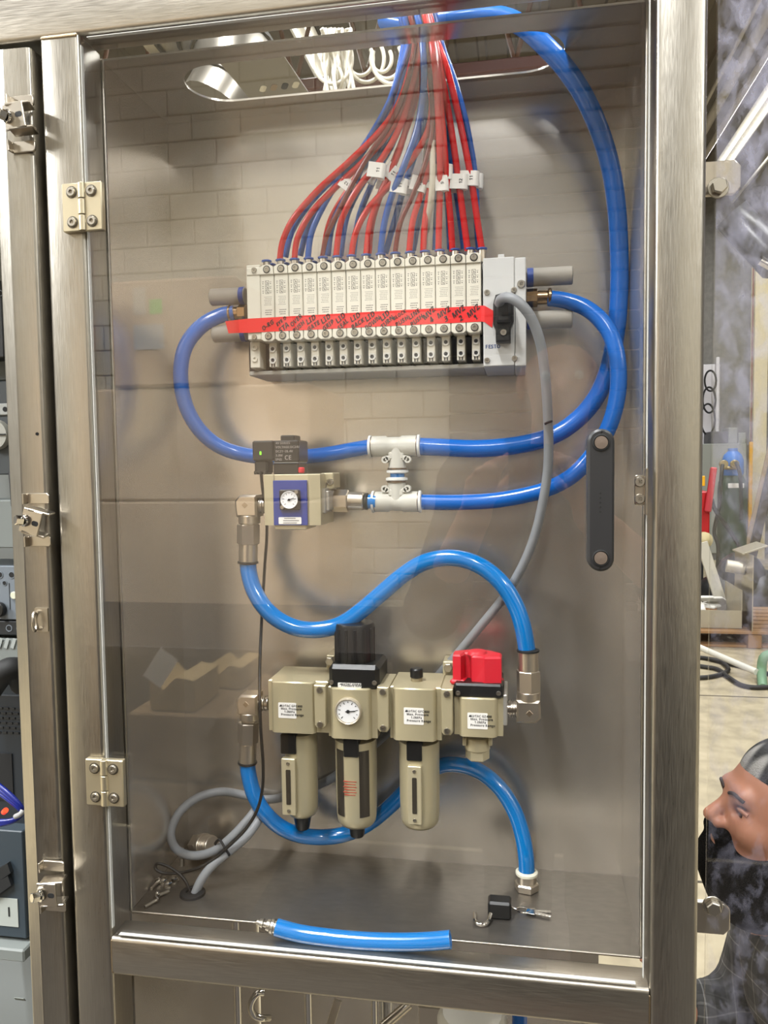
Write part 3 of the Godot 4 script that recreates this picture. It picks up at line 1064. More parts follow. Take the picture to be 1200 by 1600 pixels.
func build_manifold() -> void:
	var zf := -0.095
	var o := at(604, 490, -0.17)
	var t := thing("valve_manifold", o)
	tag(t, "long white pneumatic valve manifold of fifteen slim valves on the back wall", "valve manifold")
	var white: Material = M["valve_white"]
	var gm: Material = M["valve_grey"]
	var s := st()
	pbox(s, o, 389, 418, 757, 526, -0.122, 0.05, 0.001)
	pbox(s, o, 389, 574, 757, 581, -0.112, 0.06, 0.001)
	part(t, "sub_base", s, gm)
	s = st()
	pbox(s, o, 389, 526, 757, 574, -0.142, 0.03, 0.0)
	part(t, "gap_shade_strip", s, mat("gap_shade", Color(0.2, 0.18, 0.16), 0.6))  # dark strip paints the deep shade between the pilot blocks
	s = st()
	pbox(s, o, 386, 414, 407, 531, zf, 0.03, 0.0006)
	pbox(s, o, 385, 418, 407, 430, zf + 0.001, 0.03, 0.0006)
	pbox(s, o, 391, 534, 406, 575, -0.105, 0.02, 0.0006)
	var ep := part(t, "end_plate", s, white)
	for q in [[397, 422, 0.0012], [397.5, 527, 0.0008]]:
		var qq: Array = q
		screw(ep, "screw", at(qq[0], qq[1], zf + qq[2]) - o, 0.0027, M["zinc"], Vector3.BACK, 1)
	for py in [543, 561]:
		s = st()
		var p := at(398.5, py, -0.105) - o
		lathe(s, [Vector2(0.0029, 0), Vector2(0.0029, 0.0014), Vector2(0.0015, 0.0014), Vector2(0.0013, 0.0002), Vector2(0, 0.0002)], Transform3D(along(Vector3.BACK), p), 14)
		part(ep, "manual_override", s, white)
	# fifteen valves
	var x0 := at(407, 470, zf).x
	var x1 := at(752.5, 470, zf).x
	var pitch := (x1 - x0) / 15.0
	var yc0 := at(580, 407, zf).y        # cap top
	var yc1 := at(580, 419.5, zf).y      # cap bottom
	var yl0 := at(580, 508, zf).y        # lower cap top
	var yl1 := at(580, 525.5, zf).y
	var yp1 := at(580, 568, -0.105).y
	var w := pitch * 0.955
	var first := Node3D.new()
	first.name = "valve"
	s = st()
	box(s, Vector3(0, (yc1 + yl0) / 2 - o.y, 0) + Vector3(0, 0, -0.014), Vector3(w, yc1 - yl0 + 0.002, 0.028), 0.0005)
	part(first, "body", s, white)
	s = st()
	var yc := (yc0 + yc1) / 2 - o.y
	extr(s, PackedVector2Array([Vector2(-w / 2, -0.0042), Vector2(w / 2, -0.0042), Vector2(w / 2, 0.0030), Vector2(w * 0.25, 0.0050), Vector2(-w * 0.25, 0.0050), Vector2(-w / 2, 0.0030)]), -0.02, 0.0018, Transform3D(Basis(), Vector3(0, yc, 0)), 0.0005)
	part(first, "upper_cap", s, white)
	screw(first, "screw", Vector3(0.0004, yc + 0.0006, 0.0017), 0.0029, M["zinc"], Vector3.BACK, 1)
	s = st()
	var yl := (yl0 + yl1) / 2 - o.y
	extr(s, PackedVector2Array([Vector2(-w / 2, 0.0058), Vector2(-w / 2, -0.0042), Vector2(-w * 0.3, -0.0062), Vector2(w * 0.3, -0.0062), Vector2(w / 2, -0.0042), Vector2(w / 2, 0.0058)]), -0.02, 0.0010, Transform3D(Basis(), Vector3(0, yl, 0)), 0.0005)
	part(first, "lower_cap", s, white)
	screw(first, "screw", Vector3(0.0006, yl - 0.0012, 0.0009), 0.0031, M["zinc"], Vector3.BACK, 1)
	s = st()
	box(s, Vector3(0.0012, (yl1 + yp1) / 2 - o.y, -0.028), Vector3(w * 0.56, yl1 - yp1, 0.036), 0.0004)
	part(first, "pilot_block", s, white)
	s = st()
	for k in 2:
		box(s, Vector3(0.0012 + (k - 0.5) * 0.0027, yp1 - o.y + 0.0026, -0.0099), Vector3(0.0011, 0.0046, 0.0004), 0)
	part(first, "contact_slot", s, mat("hole_grey", Color(0.2, 0.2, 0.22), 0.7))
	s = st()
	for q in [Vector3(0.0004, yc + 0.0006, 0.0018), Vector3(0.0006, yl - 0.0012, 0.0010)]:
		lathe(s, [Vector2(0.0030, 0.0), Vector2(0.0037, 0.0001), Vector2(0.0037, 0.0003), Vector2(0.0028, 0.0003)], Transform3D(along(Vector3.BACK), q), 18)
	part(first, "screw_recess", s, mat("recess_dark", Color(0.16, 0.15, 0.13), 0.7))
	for k in 2:
		s = st()
		var py := yl1 - o.y - 0.0068 - k * 0.0112
		lathe(s, [Vector2(0.0036, 0), Vector2(0.0034, 0.0018), Vector2(0.0020, 0.0018), Vector2(0.0018, 0.0004), Vector2(0, 0.0004)], Transform3D(along(Vector3.BACK), Vector3(0.0012, py, -0.010)), 16)
		part(first, "manual_override", s, mat("override_white", Color(0.8, 0.79, 0.76), 0.4), "round white push button ring")
	s = st()
	rod(s, Vector3(0.0012, yl1 - o.y - 0.0068, -0.0098), Vector3(0.0012, yl1 - o.y - 0.0068, -0.0093), 0.0019, 10)
	rod(s, Vector3(0.0012, yl1 - o.y - 0.018, -0.0098), Vector3(0.0012, yl1 - o.y - 0.018, -0.0093), 0.0017, 10)
	part(first, "button_hole", s, mat("hole_grey", Color(0.2, 0.2, 0.22), 0.7))
	s = st()
	var zy0 := yc1 - o.y - 0.004
	var zy1 := at(580, 490, zf).y - o.y
	quad(s, Vector3(-w * 0.44, zy1, 0.0002), Vector3(w * 0.44, zy1, 0.0002), Vector3(w * 0.44, zy0, 0.0002), Vector3(-w * 0.44, zy0, 0.0002), Vector3.BACK)
	part(first, "symbol_print", s, symbol_print(), "printed valve symbols and small type")
	# push-in fitting on top
	s = st()
	var ft := at(580, 396.5, -0.107).y - o.y
	var fx := at(572, 402, -0.107).x - (x0 + pitch * 7.5)
	rod(s, Vector3(fx, ft - 0.012, -0.012), Vector3(fx, ft - 0.0022, -0.012), 0.0036, 16, 0.0004)
	rod(s, Vector3(fx, ft - 0.012, -0.026), Vector3(fx, ft - 0.0022, -0.026), 0.0036, 16, 0.0004)
	part(first, "push_in_fitting", s, M["nickel"])
	s = st()
	for z in [-0.012, -0.026]:
		lathe(s, [Vector2(0.0031, 0), Vector2(0.0050, 0.0006), Vector2(0.0050, 0.0018), Vector2(0.0032, 0.0024)], Transform3D(Basis(), Vector3(fx, ft - 0.0024, z)), 16)
	part(first, "release_ring", s, M["blue_ring"])
	for k in 15:
		var v: Node3D = first if k == 0 else first.duplicate()
		v.name = "valve"
		t.add_child(v, true)
		v.position = Vector3(x0 + pitch * (k + 0.5) - o.x, 0, zf - o.z)
	# the sixteenth fitting, at the end of the row
	s = st()
	var fe := at(753, 387, -0.107) - o
	rod(s, fe + Vector3(0, -0.014, 0), fe + Vector3(0, -0.0022, 0), 0.0036, 16, 0.0004)
	var f16 := part(t, "push_in_fitting", s, M["nickel"])
	s = st()
	lathe(s, [Vector2(0.0031, 0), Vector2(0.0050, 0.0006), Vector2(0.0050, 0.0018), Vector2(0.0032, 0.0024)], Transform3D(Basis(), fe + Vector3(0, -0.0024, 0)), 16)
	part(f16, "release_ring", s, M["blue_ring"])
	# the connection block on the right
	s = st()
	pbox(s, o, 755, 402, 804, 572, -0.092, 0.08, 0.0008)
	pbox(s, o, 804.5, 402, 822, 572, -0.092, 0.08, 0.0008)
	pbox(s, o, 778, 397, 788, 403, -0.10, 0.01, 0.0004)
	var blk := part(t, "connection_block", s, mat("block_grey", Color(0.74, 0.74, 0.73), 0.42))
	for q in [[761, 457], [803, 453], [761, 563], [804, 560]]:
		var qq: Array = q
		screw(blk, "screw", at(qq[0], qq[1], -0.0921) - o, 0.0027, M["zinc"], Vector3.BACK, 1)
	screw(blk, "screw", at(814.5, 444, -0.0921) - o, 0.0038, M["zinc"], Vector3.BACK, 1)
	text(blk, "maker_mark", "FESTO", 0.0048, Transform3D(Basis(), at(770, 541.5, -0.0919) - o), mat("mark_blue", Color(0.15, 0.25, 0.45), 0.5))
	# multi-pin plug
	s = st()
	var pp := at(786, 498, -0.0915) - o
	var u := at(796, 498, -0.0915).x - at(786, 498, -0.0915).x
	extr(s, PackedVector2Array([Vector2(-1.5 * u, -1.1 * u), Vector2(-1.5 * u, 2.0 * u), Vector2(-1.1 * u, 3.4 * u), Vector2(0.6 * u, 3.8 * u), Vector2(1.4 * u, 3.2 * u), Vector2(1.7 * u, 1.6 * u), Vector2(1.7 * u, -0.8 * u), Vector2(1.2 * u, -1.9 * u), Vector2(1.2 * u, -3.9 * u), Vector2(-1.1 * u, -3.9 * u), Vector2(-1.1 * u, -1.9 * u)]), 0.0, 0.012, Transform3D(Basis(), pp), 0.0015)
	extr(s, shift(rrect(2.2 * u, 3.4 * u, 0.4 * u), Vector2(0.1 * u, 0.6 * u)), 0.012, 0.02, Transform3D(Basis(), pp), 0.002)
	var plug := part(t, "plug", s, M["black_plastic"])
	screw(plug, "screw", pp + Vector3(0.1 * u, -2.5 * u, 0.012), 0.0032, M["zinc"], Vector3.BACK, 1)
	# silencers and ports at both ends
	for q in [[330, 463.5, 384, 462], [334, 522, 386, 520], [895, 432, 822, 434], [894, 499, 822, 501]]:
		var qq: Array = q
		var a := at(qq[0], qq[1], -0.14) - o
		var b := at(qq[2], qq[3], -0.14) - o
		a.y = b.y
		s = st()
		rod(s, a, b, 0.0088, 20, 0.001)
		var sil := part(t, "silencer", s, mat("silencer_grey", Color(0.6, 0.58, 0.54), 0.7))
		s = st()
		rod(s, b.lerp(a, 0.02), b.lerp(a, 0.16), 0.0091, 20, 0.0004)
		part(sil, "collar", s, M["blue_ring"])
	for q in [[386, 489, 358, 490], [822, 466, 862, 466]]:
		var qq: Array = q
		var a := at(qq[0], qq[1], -0.14) - o
		var b := at(qq[2], qq[3], -0.14) - o
		b.y = a.y
		s = st()
		rod(s, a, a.lerp(b, 0.45), 0.0090, 6, 0.0006, true)
		rod(s, a.lerp(b, 0.4), a.lerp(b, 0.85), 0.0068, 18, 0.0005)
		rod(s, a.lerp(b, 0.85), b, 0.0088, 18, 0.0008)
		part(t, "port_fitting", s, mat("brass_nickel", Color(0.66, 0.55, 0.42), 0.25, 1.0))
	red_tape()


func red_tape() -> void:
	var top := [at(352, 502, -0.1), at(372, 499.5, -0.0945), at(386, 498, -0.0937), at(752, 477.5, -0.0937), at(757, 477.5, -0.0912), at(772, 486, -0.0914)]
	var bot := [at(357, 521, -0.1), at(374, 520, -0.0945), at(386, 520, -0.0937), at(752, 502.5, -0.0937), at(757, 503, -0.0912), at(769, 512, -0.0914)]
	var c: Vector3 = at(570, 500, -0.0937)
	var t := thing("label_tape", c)
	tag(t, "red adhesive tape with black handwriting stretched across the white valves", "tape")
	var s := st()
	for k in top.size() - 1:
		var a: Vector3 = top[k] - c
		var b: Vector3 = top[k + 1] - c
		var d: Vector3 = bot[k + 1] - c
		var e: Vector3 = bot[k] - c
		var n := (b - a).cross(e - a).normalized()
		if n.z < 0: n = -n
		var back := -n * 0.0003
		quad(s, e, d, b, a, n)
		quad(s, e + back, d + back, b + back, a + back, -n)
		quad(s, a, b, b + back, a + back, Vector3.UP)
		quad(s, e, d, d + back, e + back, Vector3.DOWN)
	part(t, "strip", s, M["tape_red"])
	var words := [["O-RG"], ["GO"], ["EYE O", "STA"], ["OVER", "PUSH"], ["LID", "GATE"], ["LID", "GRIP"], ["LID", "SEAL"], ["LID", "BACK"], ["LID", "DOWN"], ["LID", "TURN"], ["BLOCK", "PUSH"], ["LINE", "PUSH"], ["MVZ", "4"], ["MVZ", "3"], ["MVZ", "2"], ["MVZ", "1"]]
	for k in 15:
		var w: Array = words[k + 1] if k > 0 else words[0]
		var px := 418.5 + k * 23.05
		var py := 508.0 - (k * 23.05) * 0.0535
		var n := w.size()
		for j in n:
			var p := at(px + (j - (n - 1) * 0.5) * 4.0, py + (j - (n - 1) * 0.5) * (20.0 / n), -0.0934) - c
			var word: String = w[j]
			var hgt: float = minf(0.0068, 0.0225 / word.length())
			text(t, "handwriting", word, hgt, Transform3D(Basis(Vector3.BACK, 0.55 + 0.08 * (k % 3)) * Basis(Vector3.RIGHT, Vector3(0.25, 1, 0), Vector3.BACK), p), M["ink"], hand, 0.0004)


# ---------------------------------------------------------------- small tubes above the manifold
func build_tubes() -> void:
	# [pixel path from fitting to slot], colour, which fitting, flag [pixel, turn] or none
	var front := [
		[[[437, 406], [442, 376], [459, 341], [497, 297], [544, 254], [591, 208], [620, 168], [638, 120], [650, 62]], "red_tube", "second", []],
		[[[460, 404], [465, 372], [486, 333], [526, 291], [566, 254], [601, 215], [629, 170], [645, 115], [655, 62]], "red_tube", "third", [540, 289, 0.9, 0.7]],
		[[[481, 404], [486, 366], [503, 326], [528, 284], [556, 247], [583, 206], [608, 160], [626, 110], [638, 62]], "blue_tube", "fourth", []],
		[[[503, 403], [511, 368], [530, 328], [552, 285], [578, 240], [612, 190], [636, 130], [648, 62]], "dark_red_tube", "fifth", []],
		[[[525, 402], [529, 366], [537, 335], [560, 293], [598, 246], [628, 190], [648, 120], [658, 62]], "red_tube", "sixth", [586, 265, -0.2, 1.2]],
		[[[549, 400], [555, 366], [574, 328], [611, 287], [644, 248], [668, 205], [675, 160], [668, 110], [663, 62]], "red_tube", "seventh", [611, 268, -0.75, 1.25]],
		[[[572, 399], [577, 355], [588, 318], [602, 285], [622, 240], [640, 180], [650, 120], [654, 62]], "red_tube", "eighth", []],
		[[[594, 399], [600, 350], [613, 303], [630, 262], [652, 200], [662, 130], [660, 62]], "blue_tube", "ninth", [621, 289, -0.2, 1.1]],
		[[[617, 398], [625, 350], [645, 305], [662, 262], [675, 205], [674, 140], [666, 62]], "dark_red_tube", "tenth", []],
		[[[639, 396], [645, 345], [660, 296], [670, 255], [678, 190], [676, 130], [668, 62]], "red_tube", "eleventh", [652, 286, -0.3, 1.1]],
		[[[661, 395], [664, 345], [671, 295], [676, 240], [680, 170], [678, 120], [671, 62]], "red_tube", "twelfth", [667, 281, -0.25, 1.0]],
		[[[685, 394], [686, 345], [687, 290], [687, 240], [684, 170], [680, 110], [674, 62]], "red_tube", "thirteenth", [688, 286, 0.0, 0.8]],
		[[[707, 393], [704, 345], [699, 290], [694, 230], [688, 160], [682, 105], [675, 62]], "red_tube", "fourteenth", [690, 268, -0.05, 1.3]],
		[[[731, 392], [724, 340], [716, 280], [707, 215], [695, 145], [685, 95], [678, 62]], "red_tube", "fifteenth", [715, 283, -0.08, 1.2]],
		[[[753, 391], [746, 345], [737, 285], [723, 212], [706, 135], [693, 90], [682, 62]], "red_tube", "last", [731, 278, -0.08, 1.3]],
	]
	var n_tube := 0
	for f in front:
		var ff: Array = f
		n_tube += 1
		var col: String = ff[1]
		air_tube(ff[0], -0.107, -0.074 - 0.006 * (n_tube % 4), col, "%s air tube rising from the %s fitting from the left of the valve row" % [{"red_tube": "red", "blue_tube": "bright blue", "dark_red_tube": "dark red"}[col], ff[2]] if ff[2] != "last" else "rightmost red air tube, in front of the outermost blue one", ff[3])
	var back := [
		[[[446, 402], [456, 362], [484, 318], [522, 278], [560, 240], [592, 196], [616, 140], [632, 62]], "second red one from the left", []],
		[[[469, 400], [482, 352], [508, 312], [540, 272], [570, 232], [600, 180], [622, 120], [640, 62]], "third tube from the left", []],
		[[[512, 400], [520, 350], [545, 300], [575, 256], [600, 210], [625, 150], [643, 62]], "dark red fifth tube", [598, 285, -0.2, 1.0]],
		[[[532, 400], [540, 345], [556, 305], [585, 258], [614, 205], [634, 140], [648, 62]], "sixth red tube", [575, 272, -0.4, 0.9]],
		[[[602, 396], [618, 340], [632, 290], [650, 235], [664, 170], [664, 62]], "pale blue ninth tube", [633, 292, -0.1, 1.0]],
		[[[645, 392], [654, 345], [668, 300], [678, 250], [680, 180], [670, 62]], "eleventh tube", []],
		[[[680, 391], [682, 340], [686, 290], [688, 230], [684, 150], [672, 62]], "thirteenth tube", []],
		[[[703, 390], [701, 340], [697, 290], [693, 230], [688, 160], [676, 62]], "fourteenth tube", [694, 274, 0.0, 1.0]],
		[[[725, 389], [718, 335], [710, 280], [700, 215], [690, 140], [678, 62]], "fifteenth tube", [711, 290, 0.0, 1.0]],
		[[[748, 389], [745, 345], [743, 290], [737, 240], [724, 175], [706, 115], [690, 70]], "last red tube, outermost of the bundle", [741, 282, -0.05, 0.9]],
	]
	for f in back:
		var ff: Array = f
		var where: String = ff[1]
		n_tube += 1
		air_tube(ff[0], -0.121, -0.098 - 0.005 * (n_tube % 3), "blue_tube", "dark blue air tube close behind the " + where, ff[2])
	# tubes deeper in the bundle, seen between the front ones
	for q in [[[[505, 398], [516, 345], [548, 290], [582, 240], [612, 180], [630, 110], [640, 62]], "red_tube", "red air tube half hidden deep in the left of the bundle"],
			[[[576, 396], [583, 340], [608, 270], [630, 215], [650, 150], [656, 62]], "red_tube", "red air tube half hidden behind the paper flags in the middle of the bundle"],
			[[[552, 397], [562, 335], [590, 268], [616, 218], [634, 160], [645, 62]], "blue_tube", "blue air tube half hidden behind the paper flags left of the middle"],
			[[[664, 392], [664, 330], [664, 270], [668, 200], [672, 130], [668, 62]], "white_tube", "clear pale air tube half hidden behind the white tube stub"]]:
		var qq: Array = q
		air_tube(qq[0], -0.135, -0.108, qq[1], qq[2], [])
	var s := st()
	tube(s, smooth([at(676, 220, -0.085), at(676, 262, -0.087), at(674, 305, -0.092), at(669, 340, -0.104), at(666, 362, -0.118)]), 0.0028, 10)
	var w := whole("white_tube_stub", s, M["white_tube"], "short white tube standing upright with a cut top end among the red tubes", "tube")
	w.set_meta("group", "air tubes above the valves")


func air_tube(path: Array, z0: float, z1: float, col: String, label: String, flag: Array) -> void:
	var p := []
	var n := path.size()
	for k in n:
		var q: Array = path[k]
		var f := float(k) / (n - 1)
		var z := lerpf(z0, z1, f * f * (3 - 2 * f)) + 0.006 * sin(f * PI)
		p.append(at(q[0], q[1], z))
	var e: Array = path[n - 1]
	var top: float = e[0]
	p.append(at(652 + (top - 660) * 0.9, 26, z1 + 0.004))
	p.append(at(640 + (top - 660) * 0.9, -30, z1))
	p.append(at(600 + (top - 660) * 0.9, -70, z1 - 0.03))
	var c: Vector3 = p[0]
	var t := thing("air_tube", c)
	tag(t, label, "tube", "air tubes above the valves")
	var q := []
	for v in p:
		q.append(v - c)
	var s := st()
	tube(s, smooth(q, 5), 0.0031 if col != "dark_red_tube" else 0.0024, 8)
	part(t, "tubing", s, M[col])
	if flag.size():
		var zf := z1 + 0.0
		var best := 1e9
		for k in n:
			var a: Array = path[k]
			var dd: float = absf(a[1] - flag[1])
			if dd < best:
				best = dd
				var f := float(k) / (n - 1)
				zf = lerpf(z0, z1, f * f * (3 - 2 * f)) + 0.006 * sin(f * PI)
		var fp := at(flag[0], flag[1], zf + 0.0035) - c
		s = st()
		var h: float = 0.0135
		var w: float = 0.0118 * flag[3]
		var b := Basis(Vector3.BACK, flag[2])
		box(s, fp, Vector3(w, h, 0.0006), 0.0001, b)
		rod(s, fp + b * Vector3(w * 0.42, -h / 2, -0.0032), fp + b * Vector3(w * 0.42, h / 2, -0.0032), 0.0038, 12)
		var fl := part(t, "paper_flag", s, M["white_label"], "white paper flag wrapped round the tube")
		text(fl, "flag_number", ["12", "11", "10", "9", "8"][int(flag[0]) % 5], 0.0042, Transform3D(b * Basis(Vector3.BACK, PI / 2), fp + b * Vector3(w * 0.2, 0, 0.0004)), M["ink"], null, 0.0001)


# ---------------------------------------------------------------- big blue hoses
func hose(path: Array, r: float, m: String, label: String, seg := 16) -> MeshInstance3D:
	var s := st()
	var p := smooth(pts(path), 8)
	var c: Vector3 = p[0]
	var q := []
	for v in p:
		q.append(v - c)
	tube(s, q, r, seg)
	var o := whole("air_hose", s, M[m], label, "hose", "large blue air hoses")
	o.position = c
	return o


func build_hoses() -> void:
	hose([[366, 489, -0.14], [345, 493, -0.138], [318, 507, -0.132], [295, 532, -0.127], [284, 562, -0.124], [283, 600, -0.124], [292, 638, -0.126], [312, 672, -0.13], [342, 697, -0.139], [380, 710, -0.15], [425, 715, -0.155], [470, 714, -0.153], [515, 709, -0.146], [555, 702, -0.139], [588, 697, -0.135]], 0.0078, "blue_hose_old", "blue hose looping down on the left from the manifold to the upper tee")
	hose([[645, 697, -0.135], [690, 699, -0.136], [740, 701, -0.138], [790, 698, -0.14], [835, 690, -0.143], [875, 675, -0.145], [908, 650, -0.147], [932, 620, -0.148], [948, 585, -0.148], [958, 545, -0.147], [965, 495, -0.145], [968, 440, -0.142], [967, 380, -0.138], [963, 320, -0.132], [954, 262, -0.126], [937, 205, -0.12], [912, 150, -0.114], [882, 105, -0.108], [850, 70, -0.104], [818, 42, -0.104], [785, 27, -0.106], [745, 26, -0.108], [700, 31, -0.108], [650, 38, -0.112], [600, 30, -0.13]], 0.0088, "blue_hose_old", "long blue hose rising on the right from the upper tee through the slot")
	hose([[858, 466, -0.14], [885, 470, -0.137], [915, 481, -0.13], [940, 502, -0.123], [957, 530, -0.118], [965, 565, -0.115], [966, 605, -0.115], [959, 645, -0.117], [945, 680, -0.121], [922, 715, -0.126], [893, 744, -0.13], [855, 764, -0.132], [810, 776, -0.133], [760, 783, -0.134], [700, 785, -0.134], [648, 784, -0.134]], 0.0078, "blue_hose_old", "blue hose curling on the right from the manifold down to the lower tee")
	hose([[387, 874, -0.12], [389, 895, -0.119], [396, 920, -0.117], [411, 946, -0.115], [433, 967, -0.114], [463, 981, -0.114], [497, 984, -0.116], [531, 976, -0.12], [562, 956, -0.124], [595, 928, -0.128], [628, 900, -0.131], [660, 880, -0.132], [694, 872, -0.132], [727, 875, -0.13], [758, 889, -0.127], [785, 913, -0.124], [805, 945, -0.122], [817, 980, -0.12], [824, 1020, -0.12]], 0.0086, "blue_hose", "bright blue S-shaped hose between the start valve elbow and the red handled valve")
	hose([[386, 1188, -0.118], [389, 1212, -0.117], [397, 1241, -0.116], [413, 1269, -0.117], [438, 1292, -0.124], [470, 1305, -0.135], [505, 1308, -0.146], [540, 1303, -0.152], [575, 1287, -0.155], [607, 1262, -0.157], [637, 1232, -0.158], [664, 1208, -0.158], [695, 1195, -0.156], [727, 1197, -0.153], [757, 1210, -0.149], [784, 1235, -0.145], [804, 1268, -0.141], [816, 1304, -0.137], [822, 1340, -0.134], [823, 1372, -0.134]], 0.0082, "blue_hose", "bright blue hose passing behind the filter bowls down to the floor fitting")
	# the loose piece with a barbed fitting on the front ledge
	var a := pts([[432, 1449, -0.0215], [470, 1459, -0.0212], [520, 1466, -0.021], [570, 1470.5, -0.021], [620, 1472, -0.021], [665, 1471, -0.0212], [703, 1468, -0.0215]])
	var c: Vector3 = a[3]
	var t := thing("loose_hose", c)
	tag(t, "loose cut piece of blue hose with a barbed metal end lying on the front ledge", "hose")
	var q := []
	for v in smooth(a, 6):
		q.append(v - c)
	var s := st()
	tube(s, q, 0.0078, 18, false)
	part(t, "tubing", s, M["blue_hose"])
	s = st()
	var e: Vector3 = q[q.size() - 1]
	var d: Vector3 = (e - q[q.size() - 2]).normalized()
	lathe(s, [Vector2(0.0078, -0.0001), Vector2(0.0078, 0.0005), Vector2(0.0058, 0.0005), Vector2(0.0055, -0.008), Vector2(0, -0.008)], Transform3D(along(d), e), 18)
	part(t, "cut_end", s, mat("blue_pale", Color(0.15, 0.45, 0.72), 0.3))
	s = st()
	var b: Vector3 = q[0]
	var w: Vector3 = (b - q[1]).normalized()
	lathe(s, [Vector2(0.006, -0.004), Vector2(0.006, 0.002), Vector2(0.0068, 0.0025), Vector2(0.0068, 0.005), Vector2(0.0055, 0.0062), Vector2(0.0055, 0.009), Vector2(0.0028, 0.0095), Vector2(0.0028, 0.0125), Vector2(0.0046, 0.013), Vector2(0.0036, 0.0165), Vector2(0.0024, 0.017), Vector2(0.0024, 0.019), Vector2(0, 0.0192)], Transform3D(along(w), b), 16)
	part(t, "barbed_fitting", s, M["zinc"], "ribbed grey metal fitting")


# ---------------------------------------------------------------- fittings
func ferrule(parent: Node, o: Vector3, x0: float, y0: float, x1: float, y1: float, z: float, r: float) -> void:   # hexagon nut then smooth sleeve then black gasket, from the elbow outwards
	var a := at(x0, y0, z) - o
	var b := at(x1, y1, z) - o
	var s := st()
	rod(s, a, a.lerp(b, 0.5), r * 1.08, 6, 0.0008, true, 0.3)
	part(parent, "hexagon_nut", s, M["nickel"])
	s = st()
	rod(s, a.lerp(b, 0.48), a.lerp(b, 0.95), r * 0.9, 22, 0.0008)
	part(parent, "sleeve", s, M["nickel"])
	s = st()
	lathe(s, [Vector2(r * 0.7, 0), Vector2(r * 1.0, 0.0005), Vector2(r * 1.0, 0.0022), Vector2(r * 0.72, 0.0034)], Transform3D(along(b - a), a.lerp(b, 0.93)), 22)
	part(parent, "gasket", s, M["black_rubber"])


func elbow(label: String, cx: float, cy: float, z: float, side: float, up: float, half: float) -> Node3D:
	# a forged right angle: a vertical neck and a sideways neck joined by a chamfered corner block
	var o := at(cx, cy, z)
	var t := thing("elbow_fitting", o)
	tag(t, label, "fitting", "nickel plated elbow fittings")
	var r := half
	var s := st()
	var poly := PackedVector2Array([Vector2(side * r, r * 0.95), Vector2(side * r, -r * 0.95), Vector2(-side * r * 0.9, -r * 0.95), Vector2(-side * r, 0), Vector2(-side * r, r * 0.5), Vector2(-side * r * 0.55, r * 0.95)])
	if up > 0:
		poly = PackedVector2Array([Vector2(side * r, -r * 0.95), Vector2(side * r, r * 0.95), Vector2(-side * r * 0.9, r * 0.95), Vector2(-side * r, 0), Vector2(-side * r, -r * 0.5), Vector2(-side * r * 0.55, -r * 0.95)])
	extr(s, poly, -r * 0.9, r * 0.9, Transform3D(), r * 0.18)
	part(t, "body", s, M["nickel"])
	s = st()
	rod(s, Vector3(0, up * r * 0.85, 0), Vector3(0, up * r * 1.55, 0), r * 0.96, 22, 0.0006)
	rod(s, Vector3(0, up * r * 1.5, 0), Vector3(0, up * r * 1.75, 0), r * 0.8, 22, 0.0)
	part(t, "collar", s, M["nickel"])
	s = st()
	rod(s, Vector3(side * r * 0.9, 0, 0), Vector3(side * r * 1.9, 0, 0), r * 0.62, 20, 0.0004)
	for k in 3:
		rod(s, Vector3(side * r * (1.05 + k * 0.22), 0, 0), Vector3(side * r * (1.15 + k * 0.22), 0, 0), r * 0.7, 20, 0.0004)
	part(t, "threaded_neck", s, M["steel_small"])
	s = st()
	var rb := Basis(Vector3.BACK, PI / 4)
	box(s, Vector3(-side * r * 0.05, -up * r * 0.1, r * 0.9), Vector3(r * 0.42, r * 0.42, 0.0006), 0.0002, rb)
	part(t, "stamped_mark", s, mat("stamp", Color(0.72, 0.66, 0.58), 0.35, 1.0))
	return t


